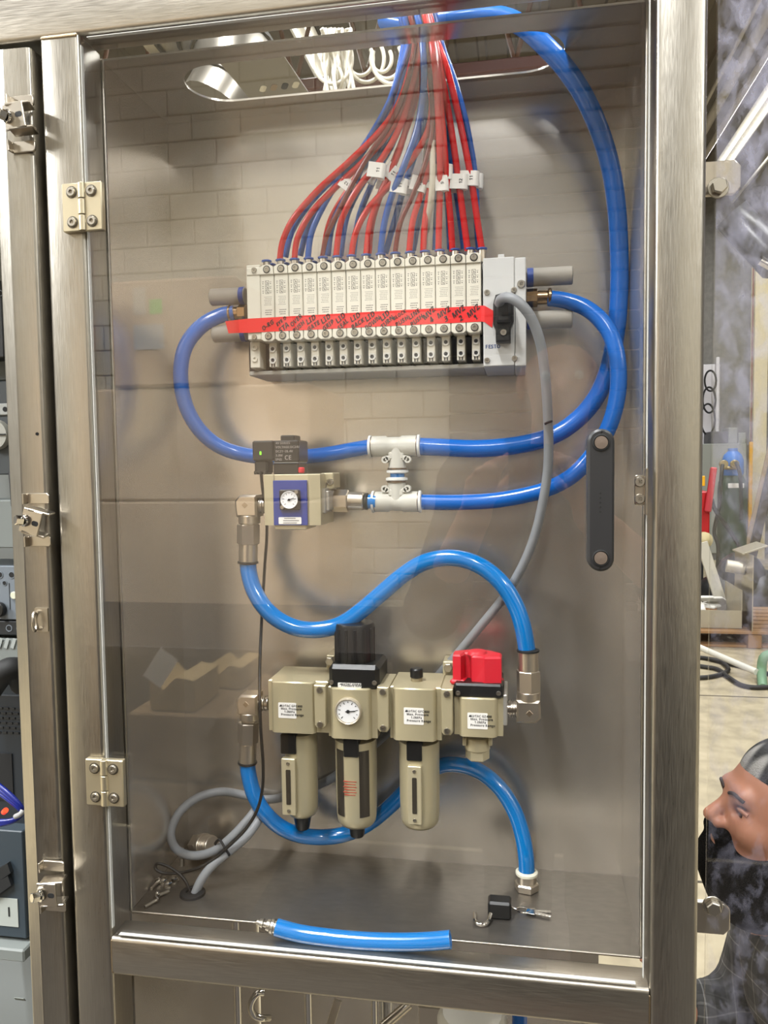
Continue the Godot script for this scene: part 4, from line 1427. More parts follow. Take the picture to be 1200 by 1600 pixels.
func build_starter() -> void:
	# soft start valve with coil
	var zf := -0.092
	var o := at(456, 780, -0.13)
	var t := thing("soft_start_valve", o)
	tag(t, "cream soft start valve with blue front plate and black solenoid coil on top", "valve")
	var body: Material = M["champagne_light"]
	var s := st()
	var r := rc(412, 741, 500, 821, zf)
	var c: Vector3 = r[0] - o
	var w: float = r[1]
	var h: float = r[2]
	var sec := PackedVector2Array([Vector2(-w / 2, -0.055), Vector2(w / 2, -0.055), Vector2(w / 2, -0.002), Vector2(w * 0.31, 0.0), Vector2(w * 0.29, -0.0015), Vector2(-w * 0.30, -0.0015), Vector2(-w * 0.32, 0.0), Vector2(-w / 2, -0.002)])
	extr(s, sec, -h / 2, h / 2, Transform3D(Basis(Vector3.RIGHT, Vector3.FORWARD, Vector3.UP), Vector3(c.x, c.y, c.z)).scaled_local(Vector3(1, -1, 1)), 0.0008)
	pbox(s, o, 429, 819, 479, 828, zf - 0.002, 0.04, 0.001)
	part(t, "body", s, body)
	s = st()
	pbox(s, o, 427, 750.5, 480, 821, zf + 0.0008, 0.0022, 0.0004)
	var fp := part(t, "front_plate", s, M["panel_blue"], "royal blue front plate")
	# the square gauge
	s = st()
	pbox(s, o, 436, 765, 468, 797, zf + 0.005, 0.0045, 0.0012)
	var ga := part(fp, "gauge_case", s, M["black_plastic"])
	var gc := at(452, 781, zf + 0.0052) - o
	s = st()
	lathe(s, [Vector2(0.0086, 0), Vector2(0.0086, 0.0012), Vector2(0.008, 0.0012), Vector2(0.0078, 0.0004), Vector2(0, 0.0004)], Transform3D(along(Vector3.BACK), gc), 32)
	part(fp, "gauge_dial", s, M["dial"])
	gauge_marks(fp, gc + Vector3(0, 0, 0.0006), 0.0074, 0.35)
	for q in [[441, 792.5], [463, 769]]:
		var qq: Array = q
		screw(fp, "gauge_screw", at(qq[0], qq[1], zf + 0.005) - o, 0.002, M["zinc"])
	s = st()
	var lr := rc(435.5, 808, 471, 819, zf + 0.0012)
	extr(s, rrect(lr[1], lr[2], 0.001), 0.0, 0.0003, Transform3D(Basis(), lr[0] - o))
	var lb := part(fp, "rating_label", s, M["white_label"])
	label_lines(fp, lr[0] - o + Vector3(0, 0, 0.0004), lr[1], lr[2], 3)
	# coil and plug
	s = st()
	pbox(s, o, 427, 688, 467, 722, -0.098, 0.034, 0.0012)
	pbox(s, o, 427, 724, 466, 741, -0.098, 0.034, 0.0008)
	pbox(s, o, 438, 680, 460, 689, -0.102, 0.022, 0.001)
	var coil := part(t, "solenoid_coil", s, mat("coil_black", Color(0.055, 0.05, 0.05), 0.4))
	s = st()
	pbox(s, o, 427.5, 722.2, 466, 723.4, -0.0975, 0.033, 0.0)
	part(coil, "coil_seam", s, mat("seam_grey", Color(0.5, 0.5, 0.48), 0.5))
	var lines := ["4V SERIES", "VOLTAGE:DC24V", "DC21~26.4V", "3.0W", "IP65"]
	for k in 5:
		var p := at(430.5, 692.5 + k * 6.4, -0.0978) - o
		var tm := text(coil, "coil_print", lines[k], 0.0026, Transform3D(Basis(), p), mat("print_grey", Color(0.5, 0.48, 0.46), 0.6), null, 0.0001)
		var tmesh: TextMesh = tm.mesh
		tmesh.horizontal_alignment = HORIZONTAL_ALIGNMENT_LEFT
	text(coil, "ce_mark", "CE", 0.0062, Transform3D(Basis(), at(450, 715, -0.0978) - o), mat("print_grey", Color(), 0.6), null, 0.0001)
	s = st()
	pbox(s, o, 394, 688.5, 427, 720, -0.096, 0.026, 0.0015)
	pbox(s, o, 397, 719, 418, 741, -0.098, 0.02, 0.002)
	for k in 3:
		pbox(s, o, 396.5 + k * 7.5, 736, 400 + k * 7.5, 741.5, -0.0965, 0.02, 0.0004)
	var pg := part(coil, "plug", s, M["black_plastic"])
	s = st()
	box(s, at(407, 708, -0.0958) - o, Vector3(0.0016, 0.0032, 0.0006))
	part(coil, "status_lamp", s, glow("lamp_green", Color(0.45, 0.9, 0.1), 1.4), "glowing green light")
	s = st()
	prod(s, o, 471, 739, 471, 730, -0.1, 0.0032, 14, 0.001)
	part(t, "manual_button", s, M["red_plastic"], "small red push button")
	# right hand bracket and flange
	s = st()
	pbox(s, o, 501, 739, 521, 764, -0.115, 0.03, 0.001)
	part(t, "pipe_bracket", s, body)
	screw(t, "screw", at(506, 758, -0.1148) - o, 0.0035, M["zinc"], Vector3.BACK, 1)
	screw(t, "screw", at(516, 753, -0.1148) - o, 0.0035, M["zinc"], Vector3.BACK, 1)
	s = st()
	pbox(s, o, 501, 763, 508, 802, -0.10, 0.05, 0.0008)
	pbox(s, o, 508.5, 767, 514, 798, -0.104, 0.042, 0.0008)
	part(t, "port_flange", s, mat("flange_light", Color(0.76, 0.75, 0.72), 0.35, 0.7))
	# straight fitting to the lower tee
	var f := thing("straight_fitting", at(545, 782, -0.13))
	tag(f, "straight nickel plated hose fitting between the start valve and the lower tee", "fitting")
	var fo := f.position
	s = st()
	prod(s, fo, 513, 782, 545, 782.5, -0.13, 0.0115, 6, 0.001, true)
	part(f, "hexagon_nut", s, M["nickel"])
	s = st()
	prod(s, fo, 544, 782.5, 569, 783.3, -0.13, 0.0092, 24, 0.001)
	part(f, "sleeve", s, M["nickel"])
	s = st()
	prod(s, fo, 569, 783.3, 576, 783.5, -0.13, 0.0086, 20, 0.0012)
	part(f, "gasket", s, M["black_rubber"])
	s = st()
	prod(s, Vector3.ZERO, 574, 783.5, 588, 784, -0.13, 0.0074, 18, 0)
	whole("hose_stub", s, M["blue_hose"], "very short blue hose stub between the straight fitting and the lower tee", "hose")
	var e := elbow("nickel elbow left of the blue fronted start valve, pointing down into the S-shaped hose", 389, 790, -0.12, 1.0, -1.0, 0.0118)
	ferrule(e, e.position, 388, 819, 387.5, 881, -0.12, 0.0108)


func gauge_marks(parent: Node, c: Vector3, r: float, turn: float) -> void:
	var s := st()
	for k in 11:
		var a := deg_to_rad(225.0 - 27.0 * k)
		var l := 0.22 if k % 2 == 0 else 0.12
		var p := Vector3(cos(a), sin(a), 0)
		box(s, c + p * r * (0.92 - l / 2), Vector3(r * l, r * 0.06, 0.0001), 0, Basis(Vector3.BACK, a))
	part(parent, "scale_mark", s, M["ink"])
	s = st()
	box(s, c + Vector3(cos(turn), sin(turn), 0) * r * 0.22 + Vector3(0, 0, 0.0004), Vector3(r * 0.95, r * 0.09, 0.0002), 0, Basis(Vector3.BACK, turn))
	rod(s, c, c + Vector3(0, 0, 0.0006), r * 0.16, 12)
	part(parent, "needle", s, M["ink"])


func label_lines(parent: Node, c: Vector3, w: float, h: float, n: int, words: Array = []) -> void:
	if words.size():
		for k in words.size():
			var word: String = words[k]
			var right := word.begins_with(">")
			if right: word = word.substr(1)
			var tm := text(parent, "label_print", word, h * 0.15 if k else h * 0.19, Transform3D(Basis(), c + Vector3(w * (0.42 if right else -0.36), h * (0.3 - 0.19 * k), 0)), M["ink"], null, 0.0001)
			var q: TextMesh = tm.mesh
			q.horizontal_alignment = HORIZONTAL_ALIGNMENT_RIGHT if right else HORIZONTAL_ALIGNMENT_LEFT
		var m := st()
		extr(m, PackedVector2Array([Vector2(-w * 0.44, h * 0.24), Vector2(-w * 0.37, h * 0.4), Vector2(-w * 0.3, h * 0.24)]), 0, 0.0001, Transform3D(Basis(), c))
		part(parent, "maker_mark", m, M["ink"])
		return
	var s := st()
	for k in n:
		var ww: float = w * [0.5, 0.7, 0.6, 0.8][k % 4]
		box(s, c + Vector3((k % 2) * w * 0.05, h * (0.32 - 0.64 * (k + 0.0) / maxf(1, n - 1)), 0), Vector3(ww, h * 0.1, 0.0001))
	part(parent, "label_print", s, mat("print_dark", Color(0.35, 0.35, 0.35), 0.6))


func tee(label: String, x0: float, x1: float, y0: float, y1: float, zc: float, xb: float, yb: float, up: float) -> void:
	var o := at((x0 + x1) / 2, (y0 + y1) / 2, zc)
	var t := thing("tee_fitting", o)
	tag(t, label, "fitting", "push-in tee fittings")
	var a := at(x0, y0, zc) - o
	var b := at(x1, y1, zc) - o
	b.y = a.y
	var h := absf(at(xb, yb, zc).y - o.y)
	var cx := at(xb, yb, zc).x - o.x
	var r := 0.0104
	var g: Material = M["fitting_grey"]
	var s := st()
	lathe(s, [Vector2(0, 0), Vector2(r, 0), Vector2(r, 0.014), Vector2(r * 0.88, 0.0155), Vector2(r * 0.88, a.distance_to(b) - 0.0165), Vector2(r, a.distance_to(b) - 0.015), Vector2(r, a.distance_to(b)), Vector2(0, a.distance_to(b))], Transform3D(along(b - a), a), 24)
	rod(s, Vector3(cx, 0, 0), Vector3(cx, up * h, 0), r * 0.86, 24, 0.0008)
	box(s, Vector3(cx, up * 0.0095, 0), Vector3(0.016, 0.008, 0.016), 0.0015)
	var bd := part(t, "body", s, g)
	for k in [-1, 1]:
		s = st()
		var p := Vector3(cx + k * 0.0115, up * 0.0135, 0.0)
		lathe(s, [Vector2(0.0036, 0), Vector2(0.0036, 0.008), Vector2(0.0018, 0.008), Vector2(0.0018, 0.001), Vector2(0, 0.001)], Transform3D(along(Vector3.BACK), p), 16)
		box(s, Vector3(cx + k * 0.0088, up * 0.012, 0.004), Vector3(0.005, 0.005, 0.008), 0.0006)
		part(t, "mounting_ear", s, g)
	for k in 3:
		var c0: Vector3 = [a, b, Vector3(cx, up * h, 0)][k]
		var d: Vector3 = [(a - b).normalized(), (b - a).normalized(), Vector3(0, up, 0)][k]
		s = st()
		lathe(s, [Vector2(r * 0.97, -0.0025), Vector2(r * 0.97, -0.0006)], Transform3D(along(d), c0 + d * 0.0012), 24)
		part(t, "metal_ring", s, mat("ring_brown", Color(0.5, 0.42, 0.35), 0.3, 0.8))
		s = st()
		lathe(s, [Vector2(r * 0.8, 0), Vector2(r * 1.07, 0.0003), Vector2(r * 1.07, 0.0026), Vector2(r * 0.78, 0.0034)], Transform3D(along(d), c0 + d * 0.0008), 24)
		part(t, "release_collar", s, mat("collar_white", Color(0.84, 0.84, 0.82), 0.4))


func build_tees() -> void:
	tee("upper grey push-in tee fitting joining the two upper blue hoses, branch pointing down", 582, 651, 697.5, 697, -0.135, 621, 733, -1.0)
	tee("lower grey push-in tee fitting beside the straight nickel fitting, branch pointing up", 587, 653, 784, 784, -0.134, 620, 752, 1.0)
	var s := st()
	prod(s, Vector3.ZERO, 621.5, 732, 620.5, 753, -0.1345, 0.0074, 18, 0)
	whole("hose_stub", s, M["blue_hose"], "very short blue hose stub joining the upper tee to the lower tee", "hose")


# ---------------------------------------------------------------- air preparation units
func unit_body(parent: Node, o: Vector3, x0: float, y0: float, x1: float, y1: float, fx0: float, fx1: float, zf: float, deep: float, m: Material) -> void:
	# a die cast block: raised middle with stepped flanks
	var r := rc(x0, y0, x1, y1, zf)
	var c: Vector3 = r[0] - o
	var w: float = r[1]
	var h: float = r[2]
	var f0 := at(fx0, (y0 + y1) / 2, zf).x - o.x - c.x
	var f1 := at(fx1, (y0 + y1) / 2, zf).x - o.x - c.x
	var sec := PackedVector2Array([Vector2(-w / 2, -deep), Vector2(w / 2, -deep), Vector2(w / 2, -0.006), Vector2(f1 + 0.004, -0.006), Vector2(f1 + 0.003, -0.003), Vector2(f1, 0.0), Vector2(f0, 0.0), Vector2(f0 - 0.003, -0.003), Vector2(f0 - 0.004, -0.006), Vector2(-w / 2, -0.006)])
	var s := st()
	extr(s, sec, -h / 2, h / 2, Transform3D(Basis(Vector3.RIGHT, Vector3.FORWARD, Vector3.UP), c).scaled_local(Vector3(1, -1, 1)), 0.0012)
	part(parent, "body", s, m)


func bowl(parent: Node, o: Vector3, cx: float, y0: float, y1: float, half: float, zc: float, m: Material) -> Array:
	var top := at(cx, y0, zc) - o
	var bot := at(cx, y1, zc) - o
	var r := at(cx + half, y0, zc).x - at(cx, y0, zc).x
	var h := top.y - bot.y
	bot.x = top.x
	var s := st()
	lathe(s, [Vector2(0, 0), Vector2(r * 0.55, 0), Vector2(r * 0.8, h * 0.02), Vector2(r * 0.93, h * 0.06), Vector2(r * 0.97, h * 0.12), Vector2(r, h * 0.3), Vector2(r * 1.02, h), Vector2(0, h)], Transform3D(Basis(), bot), 32)
	var b := part(parent, "bowl", s, m)
	return [b, bot, r, h]


func sight_plate(parent: Node, o: Vector3, x0: float, y0: float, x1: float, y1: float, z: float) -> void:
	var s := st()
	var r := rc(x0, y0, x1, y1, z)
	var w: float = r[1]
	var h: float = r[2]
	extr(s, rrect(w, h, 0.0012), -0.006, 0.0, Transform3D(Basis(), r[0] - o), 0.0006)
	part(parent, "sight_plate", s, M["champagne_light"])
	s = st()
	extr(s, rrect(w * 0.34, h * 0.62, 0.001), 0.0, 0.0004, Transform3D(Basis(), r[0] - o))
	part(parent, "sight_glass", s, mat("sight_dark", Color(0.22, 0.2, 0.17), 0.15))
	for k in [-1, 1]:
		screw(parent, "screw", r[0] - o + Vector3(0, k * h * 0.42, 0), 0.0019, M["zinc"])


func unit_label(parent: Node, o: Vector3, x0: float, y0: float, x1: float, y1: float, z: float, words: Array) -> void:
	var r := rc(x0, y0, x1, y1, z)
	var s := st()
	extr(s, rrect(r[1], r[2], 0.0008), 0.0, 0.0003, Transform3D(Basis(), r[0] - o))
	var l := part(parent, "rating_label", s, M["white_label"])
	label_lines(parent if parent.get_parent() != self else l, r[0] - o + Vector3(0, 0, 0.00035), r[1], r[2], 3, words)


func build_air_units() -> void:
	var zf := -0.094
	var zc := -0.122
	var m: Material = M["champagne"]
	# filter
	var o := at(462, 1150, zc)
	var t := thing("air_filter", o)
	tag(t, "leftmost champagne coloured air filter with metal bowl and slit sight plate", "air filter")
	unit_body(t, o, 417, 1066, 511, 1146, 428, 486, zf, 0.06, m)
	unit_label(t, o, 435, 1098, 463, 1122, zf + 0.0001, ["AirTAC GFC400", "Max. Pressure", ">1.0MPa", "Pressure Range"])
	var b: Array = bowl(t, o, 470, 1142, 1273, 24.5, zc, m)
	var bn: Node = b[0]
	var s := st()
	pbox(s, o, 438, 1148, 462, 1179, -0.103, 0.012, 0.001)
	part(t, "release_window", s, M["black_plastic"])
	sight_plate(bn, o, 440, 1186, 461.5, 1274, -0.1005)
	s = st()
	var bo: Vector3 = b[1]
	lathe(s, [Vector2(0, -0.0145), Vector2(0.0062, -0.0145), Vector2(0.0074, -0.013), Vector2(0.0095, 0.0), Vector2(0.0095, 0.003)], Transform3D(Basis(), bo), 20)
	part(bn, "drain_cap", s, M["black_plastic"])
	# regulator
	o = at(552, 1150, zc)
	t = thing("pressure_regulator", o)
	tag(t, "pressure regulator with tall black knob, round gauge and slotted bowl, second unit from the left", "regulator")
	unit_body(t, o, 511, 1076, 588, 1155, 521, 573, zf, 0.06, m)
	b = bowl(t, o, 556, 1152, 1287, 31.5, zc, m)
	bn = b[0]
	bo = b[1]
	var br: float = b[2]
	var bh: float = b[3]
	for a in [-2.25, -0.97]:
		var ang: float = a
		s = st()
		for k in 8:
			var a0 := -ang - 0.26 + 0.52 * k / 8.0
			var a1 := -ang - 0.26 + 0.52 * (k + 1) / 8.0
			var rr := br * 1.012
			var n0 := Vector3(cos(a0), 0, sin(a0))
			var n1 := Vector3(cos(a1), 0, sin(a1))
			t3(s, bo + n0 * rr + Vector3(0, bh * 0.17, 0), bo + n1 * rr + Vector3(0, bh * 0.17, 0), bo + n1 * rr * 1.012 + Vector3(0, bh * 0.92, 0), n0, n1, n1)
			t3(s, bo + n0 * rr + Vector3(0, bh * 0.17, 0), bo + n1 * rr * 1.012 + Vector3(0, bh * 0.92, 0), bo + n0 * rr * 1.012 + Vector3(0, bh * 0.92, 0), n0, n1, n0)
		part(bn, "bowl_slot", s, mat("slot_dark", Color(0.2, 0.18, 0.15), 0.2))
	s = st()
	pbox(s, o, 536, 1155, 560, 1184, -0.0995, 0.012, 0.001)
	part(t, "release_window", s, M["black_plastic"])
	var red := mat("print_red", Color(0.62, 0.25, 0.18), 0.6)
	for k in 6:
		s = st()
		var q := at(547, 1221 + k * 4.2, -0.1015) - o
		box(s, q, Vector3(0.0135 - 0.002 * (k % 2), 0.0007, 0.0016))
		part(bn, "warning_print", s, red)
	s = st()
	lathe(s, [Vector2(0, -0.0125), Vector2(0.0068, -0.0125), Vector2(0.0075, -0.011), Vector2(0.0085, 0.0), Vector2(0.0085, 0.003)], Transform3D(Basis(), bo), 20)
	part(bn, "drain_cap", s, M["black_plastic"])
	var gc := at(545, 1110, zf) - o
	s = st()
	lathe(s, [Vector2(0.0135, 0), Vector2(0.0135, 0.004), Vector2(0.0125, 0.0052), Vector2(0.0118, 0.0046), Vector2(0.0116, 0.003), Vector2(0, 0.003)], Transform3D(along(Vector3.BACK), gc), 36)
	var ga := part(t, "gauge", s, mat("gauge_rim", Color(0.74, 0.7, 0.62), 0.3, 0.4))
	s = st()
	rod(s, gc + Vector3(0, 0, 0.003), gc + Vector3(0, 0, 0.0034), 0.0114, 32)
	part(ga, "dial", s, M["dial"])
	gauge_marks(ga, gc + Vector3(0, 0, 0.0036), 0.0108, 0.1)
	s = st()
	pbox(s, o, 513, 1040, 592, 1079, zf - 0.003, 0.054, 0.004)
	var kz := -0.122
	var k0 := at(555, 1042, kz) - o
	var k1 := at(555, 972, kz) - o
	var kr := at(586, 1000, kz).x - at(555, 1000, kz).x
	k1.x = k0.x
	lathe(s, [Vector2(kr * 1.28, -0.006), Vector2(kr * 1.2, 0.004), Vector2(kr * 1.05, 0.007)], Transform3D(Basis(), k0), 8, true, PI / 8)
	part(t, "bonnet", s, M["black_plastic"])
	s = st()
	var kh := k1.y - k0.y
	lathe(s, [Vector2(kr * 1.08, 0), Vector2(kr * 1.08, 0.004), Vector2(kr, 0.005), Vector2(kr * 0.99, kh * 0.94), Vector2(kr * 0.94, kh), Vector2(0, kh * 1.01)], Transform3D(Basis(), k0), 28)
	for k in 14:
		var a := TAU * k / 14
		box(s, k0 + Vector3(cos(a) * kr * 0.99, kh * 0.5, sin(a) * kr * 0.99), Vector3(0.0012, kh * 0.82, 0.003), 0.0003, Basis(Vector3.UP, -a))
	part(t, "knob", s, mat("knob_black", Color(0.05, 0.05, 0.05), 0.35), "tall ribbed black knob")
	unit_label(t, o, 528, 1067, 565, 1078, zf - 0.0028, ["AirTAC GFR400", "Pressure Range"])
	for q in [[518, 1066], [585, 1067]]:
		var qq: Array = q
		screw(t, "screw", at(qq[0], qq[1], zf - 0.003) - o, 0.0024, M["zinc"])
	# lubricator
	o = at(652, 1160, zc)
	t = thing("oil_lubricator", o)
	tag(t, "oil lubricator with small black sight knob and slit plate, left of the red handled valve", "lubricator")
	unit_body(t, o, 608, 1076, 689, 1158, 619, 675, zf, 0.06, m)
	unit_label(t, o, 631, 1106, 662, 1132, zf + 0.0001, ["AirTAC GFC400", "Max. Pressure", ">1.0MPa", "Pressure Range"])
	b = bowl(t, o, 655, 1155, 1289, 31, zc, m)
	bn = b[0]
	s = st()
	pbox(s, o, 635, 1160, 659, 1190, -0.1, 0.012, 0.001)
	part(t, "release_window", s, M["black_plastic"])
	sight_plate(bn, o, 637, 1198, 658.5, 1289, -0.0975)
	s = st()
	var d0 := at(651, 1072, zc) - o
	rod(s, d0 + Vector3(0, -0.004, 0), d0 + Vector3(0, 0.009, 0), 0.0058, 20)
	part(t, "sight_dome", s, mat("dome_clear", Color(0.5, 0.46, 0.36), 0.15))
	s = st()
	rod(s, d0 + Vector3(0, 0.0085, 0), d0 + Vector3(0, 0.0185, 0), 0.0066, 20, 0.0012)
	part(t, "drip_knob", s, M["black_plastic"])
	s = st()
	rod(s, at(668, 1083, zc + 0.012) - o, at(668, 1081.5, zc + 0.012) - o, 0.004, 16)
	part(t, "fill_plug", s, M["champagne_light"])
	# shut-off valve
	o = at(747, 1120, zc)
	t = thing("shutoff_valve", o)
	tag(t, "lockable shut-off valve with bright red T handle, rightmost of the air units", "valve")
	unit_body(t, o, 709, 1091, 786, 1152, 723, 771, zf, 0.056, m)
	unit_label(t, o, 730.5, 1114, 762, 1139, zf + 0.0001, ["AirTAC GZ400", "Max. Pressure", ">1.0MPa", "Pressure Range"])
	s = st()
	pbox(s, o, 709, 1069, 785, 1091, zf - 0.002, 0.052, 0.002)
	part(t, "black_cover", s, M["black_plastic"])
	for q in [[715.5, 1083], [779, 1083.5]]:
		var qq: Array = q
		screw(t, "screw", at(qq[0], qq[1], zf - 0.002) - o, 0.0024, M["zinc"])
	s = st()
	var y0 := at(746, 1070, zc).y - o.y
	rod(s, Vector3(0, y0 - 0.004, 0.006), Vector3(0, y0 + 0.008, 0.006), 0.007, 16)
	part(t, "stem", s, mat("brass", Color(0.6, 0.45, 0.15), 0.3, 1.0))
	s = st()
	var y2 := at(746, 1017, zc).y - o.y
	var y1 := at(746, 1062, zc).y - o.y
	var hw := at(785, 1040, zc).x - at(747, 1040, zc).x
	# T handle: a hub and two thick wings with a hollow on the left
	var top_view := PackedVector2Array([Vector2(-1.0, -0.3), Vector2(-0.99, 0.42), Vector2(-0.66, 0.5), Vector2(-0.5, 0.0), Vector2(-0.3, 0.02), Vector2(-0.2, 0.56), Vector2(0.22, 0.62), Vector2(0.32, 0.74), Vector2(0.98, 0.62), Vector2(1.0, -0.1), Vector2(0.5, -0.55), Vector2(0.0, -0.7), Vector2(-0.5, -0.55)])
	for k in top_view.size():
		top_view[k] = top_view[k] * hw
	extr(s, top_view, y1 + 0.001, y2 - 0.001, Transform3D(Basis(Vector3.RIGHT, Vector3.BACK, Vector3.UP), Vector3(0, 0, 0.004)), 0.0016)
	lathe(s, [Vector2(hw * 0.42, y2 - 0.002), Vector2(hw * 0.36, y2 + 0.0012), Vector2(0, y2 + 0.0022)], Transform3D(Basis(), Vector3(0, 0, 0.004)), 16)
	box(s, Vector3(-hw * 0.72, y1 + 0.001, 0.007), Vector3(hw * 0.66, 0.0055, 0.02), 0.002, Basis(Vector3.UP, -0.2))
	box(s, Vector3(hw * 0.7, y1 + 0.0005, 0.008), Vector3(hw * 0.56, 0.005, 0.026), 0.002, Basis(Vector3.UP, -0.2))
	part(t, "handle", s, M["red_plastic"], "bright red T handle")
	s = st()
	prod(s, o, 746, 1150, 746, 1170, zc + 0.004, 0.0125, 22, 0.001)
	prod(s, o, 746, 1166, 746, 1185, zc + 0.004, 0.0118, 6, 0.001, true)
	for k in [-1, 1]:
		box(s, at(746 + k * 20, 1158, zc + 0.012) - o, Vector3(0.004, 0.008, 0.006), 0.0008)
	part(t, "exhaust_port", s, M["champagne_light"])
	s = st()
	pbox(s, o, 786, 1086, 792.5, 1134, zf - 0.005, 0.05, 0.0008)
	part(t, "port_flange", s, mat("flange_light", Color(0.76, 0.75, 0.72), 0.35, 0.7))
	# the clamping spacers between the units
	for q in [[491, 1071, 509, 1138, "between the air filter and the regulator"], [589.5, 1074, 607.5, 1144, "between the regulator and the lubricator"], [689.5, 1077, 707.5, 1149, "between the lubricator and the red handled valve"]]:
		var qq: Array = q
		var r := rc(qq[0], qq[1], qq[2], qq[3], zf + 0.0022)
		var sp := thing("joint_clamp", r[0])
		tag(sp, "champagne coloured joint clamp with two screws " + str(qq[4]).replace("red handled valve", "shut-off valve"), "clamp", "joint clamps of the air units")
		s = st()
		extr(s, PackedVector2Array([Vector2(-r[1] / 2, r[2] / 2), Vector2(r[1] / 2, r[2] / 2), Vector2(r[1] / 2, -r[2] / 2 + 0.003), Vector2(r[1] * 0.3, -r[2] / 2), Vector2(-r[1] * 0.3, -r[2] / 2), Vector2(-r[1] / 2, -r[2] / 2 + 0.003)]), -0.05, 0.0, Transform3D(), 0.0008)
		part(sp, "clamp_body", s, m)
		for k in [-1, 1]:
			screw(sp, "screw", Vector3(0, k * r[2] * 0.4, 0), 0.0033, M["zinc"], Vector3.BACK, 1)
	# wall brackets showing above the units
	for q in [[510, 1024, 523, 1056, "behind the tall black regulator knob"], [692, 1034, 709, 1072, "behind the red T handle"]]:
		var qq: Array = q
		var w := thing("wall_bracket", at((qq[0] + qq[2]) / 2.0, (qq[1] + qq[3]) / 2.0, -0.15))
		tag(w, "bright metal wall bracket with a screw showing " + str(qq[4]), "bracket", "wall brackets of the air units")
		s = st()
		pbox(s, w.position, qq[0], qq[1], qq[2], qq[3], -0.148, 0.027, 0.0008)
		part(w, "bracket_plate", s, M["champagne_light"])
		s = st()
		var bp := at((qq[0] + qq[2]) / 2.0, qq[1] + 8.0, -0.148) - w.position
		rod(s, bp, bp + Vector3(0, 0, 0.006), 0.0048, 6, 0.0006, true)
		part(w, "bolt", s, M["zinc"])
	# elbows at both ends
	var e := elbow("nickel elbow at the left end of the air filter, pointing down", 390, 1098, -0.118, 1.0, -1.0, 0.0112)
	ferrule(e, e.position, 388, 1128, 386.5, 1194, -0.118, 0.0100)
	e = elbow("nickel elbow right of the red handled valve, pointing up into the S-shaped hose", 826, 1108, -0.12, -1.0, 1.0, 0.0118)
	ferrule(e, e.position, 826, 1080, 825, 1014, -0.12, 0.0110)


# ---------------------------------------------------------------- cables and small things inside the box
func cable(called: String, path: Array, r: float, m: Material, label: String, group := "", seg := 10) -> MeshInstance3D:
	var p := smooth(pts(path), 7)
	var c: Vector3 = p[0]
	var q := []
	for v in p:
		q.append(v - c)
	var s := st()
	tube(s, q, r, seg)
	var o := whole(called, s, m, label, "cable", group)
	o.position = c
	return o


func build_cables() -> void:
	var g: Material = M["grey_cable"]
	cable("grey_cable", [[780, 474, -0.074], [784, 467, -0.066], [795, 465, -0.058], [812, 474, -0.056], [830, 497, -0.06], [844, 535, -0.068], [851, 580, -0.077], [855, 630, -0.087], [857, 680, -0.097], [856, 730, -0.105], [849, 780, -0.111], [836, 835, -0.118], [816, 885, -0.126], [788, 932, -0.135], [752, 977, -0.145], [718, 1018, -0.155], [690, 1050, -0.163], [660, 1085, -0.169], [600, 1150, -0.171], [520, 1215, -0.171], [450, 1243, -0.170], [413, 1249, -0.168], [380, 1242, -0.163], [345, 1237, -0.155], [310, 1246, -0.146], [281, 1269, -0.136], [267, 1300, -0.126], [275, 1326, -0.116], [301, 1337, -0.108], [333, 1330, -0.104], [362, 1308, -0.106], [388, 1280, -0.114], [403, 1262, -0.124], [405, 1278, -0.118], [386, 1306, -0.104], [358, 1330, -0.094], [332, 1352, -0.086], [315, 1374, -0.081], [304, 1398, -0.079]], 0.0046, g, "long grey cable from the black manifold plug to the loop at lower left")
	var tie := cable("cable_tie", [[852, 662, -0.089], [856, 660, -0.083], [862, 658, -0.091], [856, 661, -0.099], [852, 662, -0.089]], 0.0011, M["black_rubber"], "black cable tie on the grey cable below the right silencers", "cable ties", 6)
	tie.set_meta("category", "cable tie")
	tie = cable("cable_tie", [[336, 1318, -0.104], [343, 1312, -0.096], [352, 1326, -0.091], [358, 1336, -0.09], [350, 1332, -0.102], [336, 1318, -0.104]], 0.0013, M["black_rubber"], "black cable tie binding the grey cable loop at the lower left", "cable ties", 6)
	tie.set_meta("category", "cable tie")
	cable("black_cable", [[408, 738, -0.108], [409, 752, -0.108], [411, 770, -0.109], [416, 800, -0.121], [417, 835, -0.13], [414, 880, -0.138], [411, 930, -0.137], [408, 985, -0.128], [406, 1040, -0.115], [406, 1100, -0.100], [408, 1150, -0.097], [411, 1195, -0.097], [410, 1232, -0.098], [402, 1265, -0.098], [385, 1294, -0.094], [362, 1318, -0.089], [338, 1339, -0.086], [310, 1356, -0.083], [280, 1364, -0.085], [255, 1364, -0.076], [243, 1357, -0.075], [248, 1349, -0.082], [270, 1358, -0.084], [288, 1374, -0.082], [298, 1396, -0.080]], 0.0016, mat("cable_black", Color(0.09, 0.085, 0.08), 0.45), "thin black cable hanging from the solenoid plug down to the floor grommet", "", 8)
	# floor grommet
	var c := on_level(301, 1397, BY0)
	var t := thing("grommet", c)
	tag(t, "round black rubber grommet in the box floor where the grey cable leaves", "grommet")
	var s := st()
	lathe(s, [Vector2(0.0065, 0.0005), Vector2(0.0065, 0.003), Vector2(0.009, 0.0036), Vector2(0.0125, 0.0024), Vector2(0.013, 0.0)], Transform3D(), 28)
	part(t, "rubber_ring", s, M["black_rubber"])
	s = st()
	rod(s, Vector3(0, 0.0001, 0), Vector3(0, 0.001, 0), 0.0068, 20)
	part(t, "opening", s, M["hole"])


